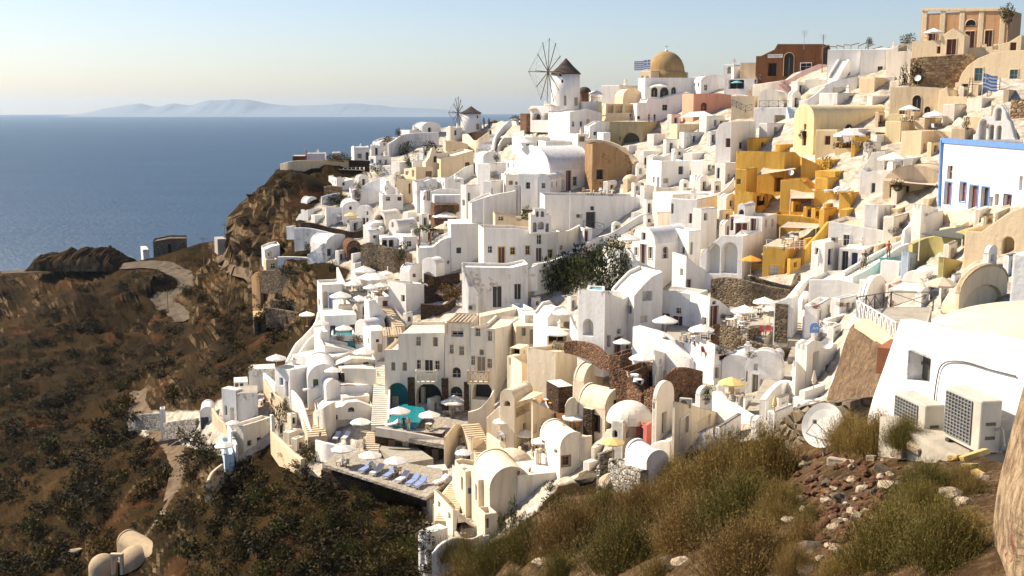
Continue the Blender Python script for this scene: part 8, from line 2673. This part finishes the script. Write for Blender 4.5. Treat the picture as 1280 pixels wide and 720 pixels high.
def rockmat(name, a, b2, c2):
 m, nt, b = newmat(name)
 p = pos(nt)
 n1, n2 = noi(nt, p, 3, 6, .65), noi(nt, p, 14, 5, .7)
 oi = N(nt, 'ShaderNodeObjectInfo')
 c = ramp(nt, n1, [(.3, a), (.55, b2), (.75, c2)])
 c = mix(nt, ramp(nt, oi.outputs['Random'], [(0, 0), (1, .5)]), c, a)
 nt.links.new(c, b.inputs['Base Color'])
 b.inputs['Roughness'].default_value = .95
 bump(nt, b, n2, .8, .06)
rockmat('rockred', (.06, .022, .008), (.13, .052, .018), (.22, .115, .045))
rockmat('rockpale', (.34, .26, .17), (.48, .38, .26), (.58, .5, .38))
rockmat('rockgrey', (.06, .044, .026), (.15, .115, .07), (.27, .21, .13))
rockmat('rockyel', (.5, .33, .1), (.6, .42, .16), (.62, .48, .25))
def RK(label, px, py, wpx, mat, group=None, tilt=0, boxy=False, asp=(1, 1, 1), lift=0):
 g, nn = S(px, py)
 d = (g - CAM).dot(FW)
 s_ = wpx * d / FPX / 2
 v = rnd.randrange(4)
 me = cached(('rk', mat, v, boxy), lambda: rock_mesh(v + 1, mat, 2, .75 if not boxy else .5, boxy))
 o = inst('rock' if not boxy else 'stone_block', me, None, g + Vector((0, 0, s_ * (.25 + lift))), 0)
 o.rotation_euler = (rnd.uniform(-.3, .3) + tilt, rnd.uniform(-.3, .3), rnd.random() * 6.28)
 o.scale = (s_ * asp[0], s_ * asp[1], s_ * asp[2])
 tag(o, label, 'rock', group)
for i in range(330):
 x, y = r9.gauss(1058, 42), r9.gauss(628, 42)
 if not (980 < x < 1145 and 570 < y < 715):
  continue
 RK('red-brown volcanic rock in the rubble heap', x, y, r9.uniform(6, 19) * (.6 + (y - 560) / 250), r9.choice(['rockred'] * 6 + ['rockgrey', 'rockpale']), 'rocks of the red-brown rubble heap', lift=r9.uniform(0, .5))
for x, y, w, mt, lb, bx, asp in [
 (1052, 583, 34, 'rockpale', 'pale broken block on top of the rubble heap', True, (1.2, .6, .7)), (1068, 655, 26, 'rockpale', 'tall pale slab standing against the rubble heap', True, (.6, .5, 2.2)), (1052, 628, 28, 'rockgrey', 'dark grey boulder in the rubble heap', False, (1, 1, .9)),
 (1112, 612, 30, 'rockpale', 'large tan boulder right of the rubble heap', False, (1.1, 1, .9)), (1090, 575, 18, 'rockpale', 'pale stone behind the rubble heap', True, (1, .7, 1)), (1105, 590, 22, 'rockgrey', 'grey slab near the tan boulder', True, (1.3, .6, .8)), (1128, 570, 26, 'rockpale', 'pale flat block below the half hidden air conditioner', True, (1.2, .8, .7)),
 (1145, 562, 22, 'rockpale', 'whitish block at the concrete step', True, (1.1, .7, 1)), (1195, 575, 24, 'rockyel', 'yellow block at the left of the yellow stack', True, (1.2, .7, .7)), (1218, 572, 28, 'rockyel', 'long yellow block beneath the near air conditioner', True, (1.5, .6, .6)), (1212, 584, 20, 'rockyel', 'lower yellow block of the stack', True, (1.2, .7, .6)),
 (1222, 594, 18, 'rockyel', 'small yellow block beside the plastered rock', True, (1, .7, .7)), (1160, 668, 50, 'rockpale', 'broad flat grey-tan slab among the bushes', True, (1.3, .8, .5)), (1190, 620, 30, 'rockpale', 'pale stones at the foot of the plastered rock', False, (1.2, 1, .7)), (1205, 630, 22, 'rockpale', 'small pale stone by the rusty bush', False, (1, 1, .8)),
 (1006, 715, 26, 'rockpale', 'whitish stone at the bottom edge', False, (1, 1, .7)), (1010, 690, 34, 'rockgrey', 'grey boulder below the rubble heap', False, (1.1, 1, .8)), (845, 680, 32, 'rockgrey', 'dark upright boulder between the broom bushes', False, (1, .8, 1.5)), (835, 712, 36, 'rockgrey', 'dark boulder at the bottom edge', False, (1.2, 1, .9)),
 (850, 705, 22, 'rockpale', 'pale rock under the dark boulder', False, (1.2, 1, .7)), (690, 690, 26, 'rockpale', 'pale outcrop rock below the green bush', False, (1.4, 1, .7)), (678, 705, 22, 'rockpale', 'pale rock above the boundary wall', False, (1.3, 1, .7)), (735, 600, 30, 'rockgrey', 'weathered outcrop below the white vault', False, (1.3, 1, .7)),
 (760, 605, 24, 'rockpale', 'tan outcrop by the alley foot', False, (1.2, 1, 1)), (1228, 600, 18, 'rockpale', 'little pale stone by the yellow blocks', False, (1, 1, .8)), (95, 690, 14, 'rockpale', 'pale stone left of the chapel', False, (1, 1, .7)), (205, 642, 10, 'rockpale', 'light stone on the footpath edge', False, (1, 1, .7)),
 (263, 543, 8, 'rockpale', 'white stone under the broken wall', False, (1, 1, .8))]:
 RK(lb, x, y, w, mt, None, 0, bx, asp)
def mound(name, pts, d0, mat, label):
 mb = MB()
 P = crm(pts, 8)
 n = len(P)
 c = W(P[n // 2][0], 334, d0)
 V = []
 for (x, y) in P:
  b0 = W(x, 335, d0)
  h = max(.3, zat(x, y, b0.y) - b0.z) * .8
  for k in range(7):
   a = math.pi * k / 6
   w = 9
   f = 1 + .4 * fbm(b0.x * 2, k * 6, 5, 5)
   V.append(Vector((b0.x + fbm(k * 5, b0.x, 5) * .8, b0.y + 6 - math.cos(a) * w, b0.z - .5 + h * math.sin(a) ** .6 * f)) - c)
 mb.add(V, [(i * 7 + j, i * 7 + j + 1, (i + 1) * 7 + j + 1, (i + 1) * 7 + j) for i in range(n - 1) for j in range(6)])
 tag(mb.build(name, mat, None, c), label, 'rock')
mound('rock_outcrop', [(38, 333), (42, 320), (52, 314), (62, 311), (80, 309), (98, 309), (112, 306), (120, 306), (128, 311), (140, 318), (148, 328), (152, 334)], 292, 'soil', 'broad dark rock outcrop at the edge of the sea plateau')
mound('rock_outcrop', [(35, 334), (38, 324), (45, 317), (54, 318), (58, 326), (60, 334)], 288, 'soil', 'small tan rock knob left of the broad outcrop')
b_ = MB()
c = W(1060, 62, 188)
for i in range(9):
 a, b2 = W(1028 + i * 9, 60 - 4 * math.sin(i * .5), 188) - c, W(1036 + i * 9.5, 56 + 3 * math.sin(i), 190) - c
 b_.bar(a, b2, .12)
 b_.bar(a, a - Vector((r9.uniform(-.4, .4), 0, r9.uniform(1, 2.4))), .08)
tag(b_.build('branch_pergola', 'wood', None, c), 'bare branch pergola over the ridge beside the square house', 'pergola')
for x, y, lb in ((1212, 121, 'wooden ladder left of the blue shuttered doors'), (1236, 121, 'wooden ladder in the middle of the cream facade'), (1246, 121, 'second wooden ladder right of the flag')):
 a = W(x, y, 149.5)
 root = empty('ladder', a, lb, 'ladder')
 b_ = MB()
 for s_ in (-.3, .3):
  b_.bar((s_, 0, -.2), (s_ * .6 + .3, .5, 2.6), .08)
 b_.build('rails', 'wood', root)
 b_ = MB()
 for i in range(7):
  z = .2 + i * .36
  b_.bar((-.3 + .04 * i, .065 * i, z), (.3 - .0 * i, .065 * i, z), .06)
 b_.build('rungs', 'wood', root)
freeze()
for k_ in WARN:
 print('WARN', k_)
seen = {}
for o in bpy.data.objects:
 if o.get('label') and not o.get('group'):
  seen.setdefault(o['label'], []).append(o.name)
for k_, v in seen.items():
 if len(v) > 1:
  print('DUP', k_, v)
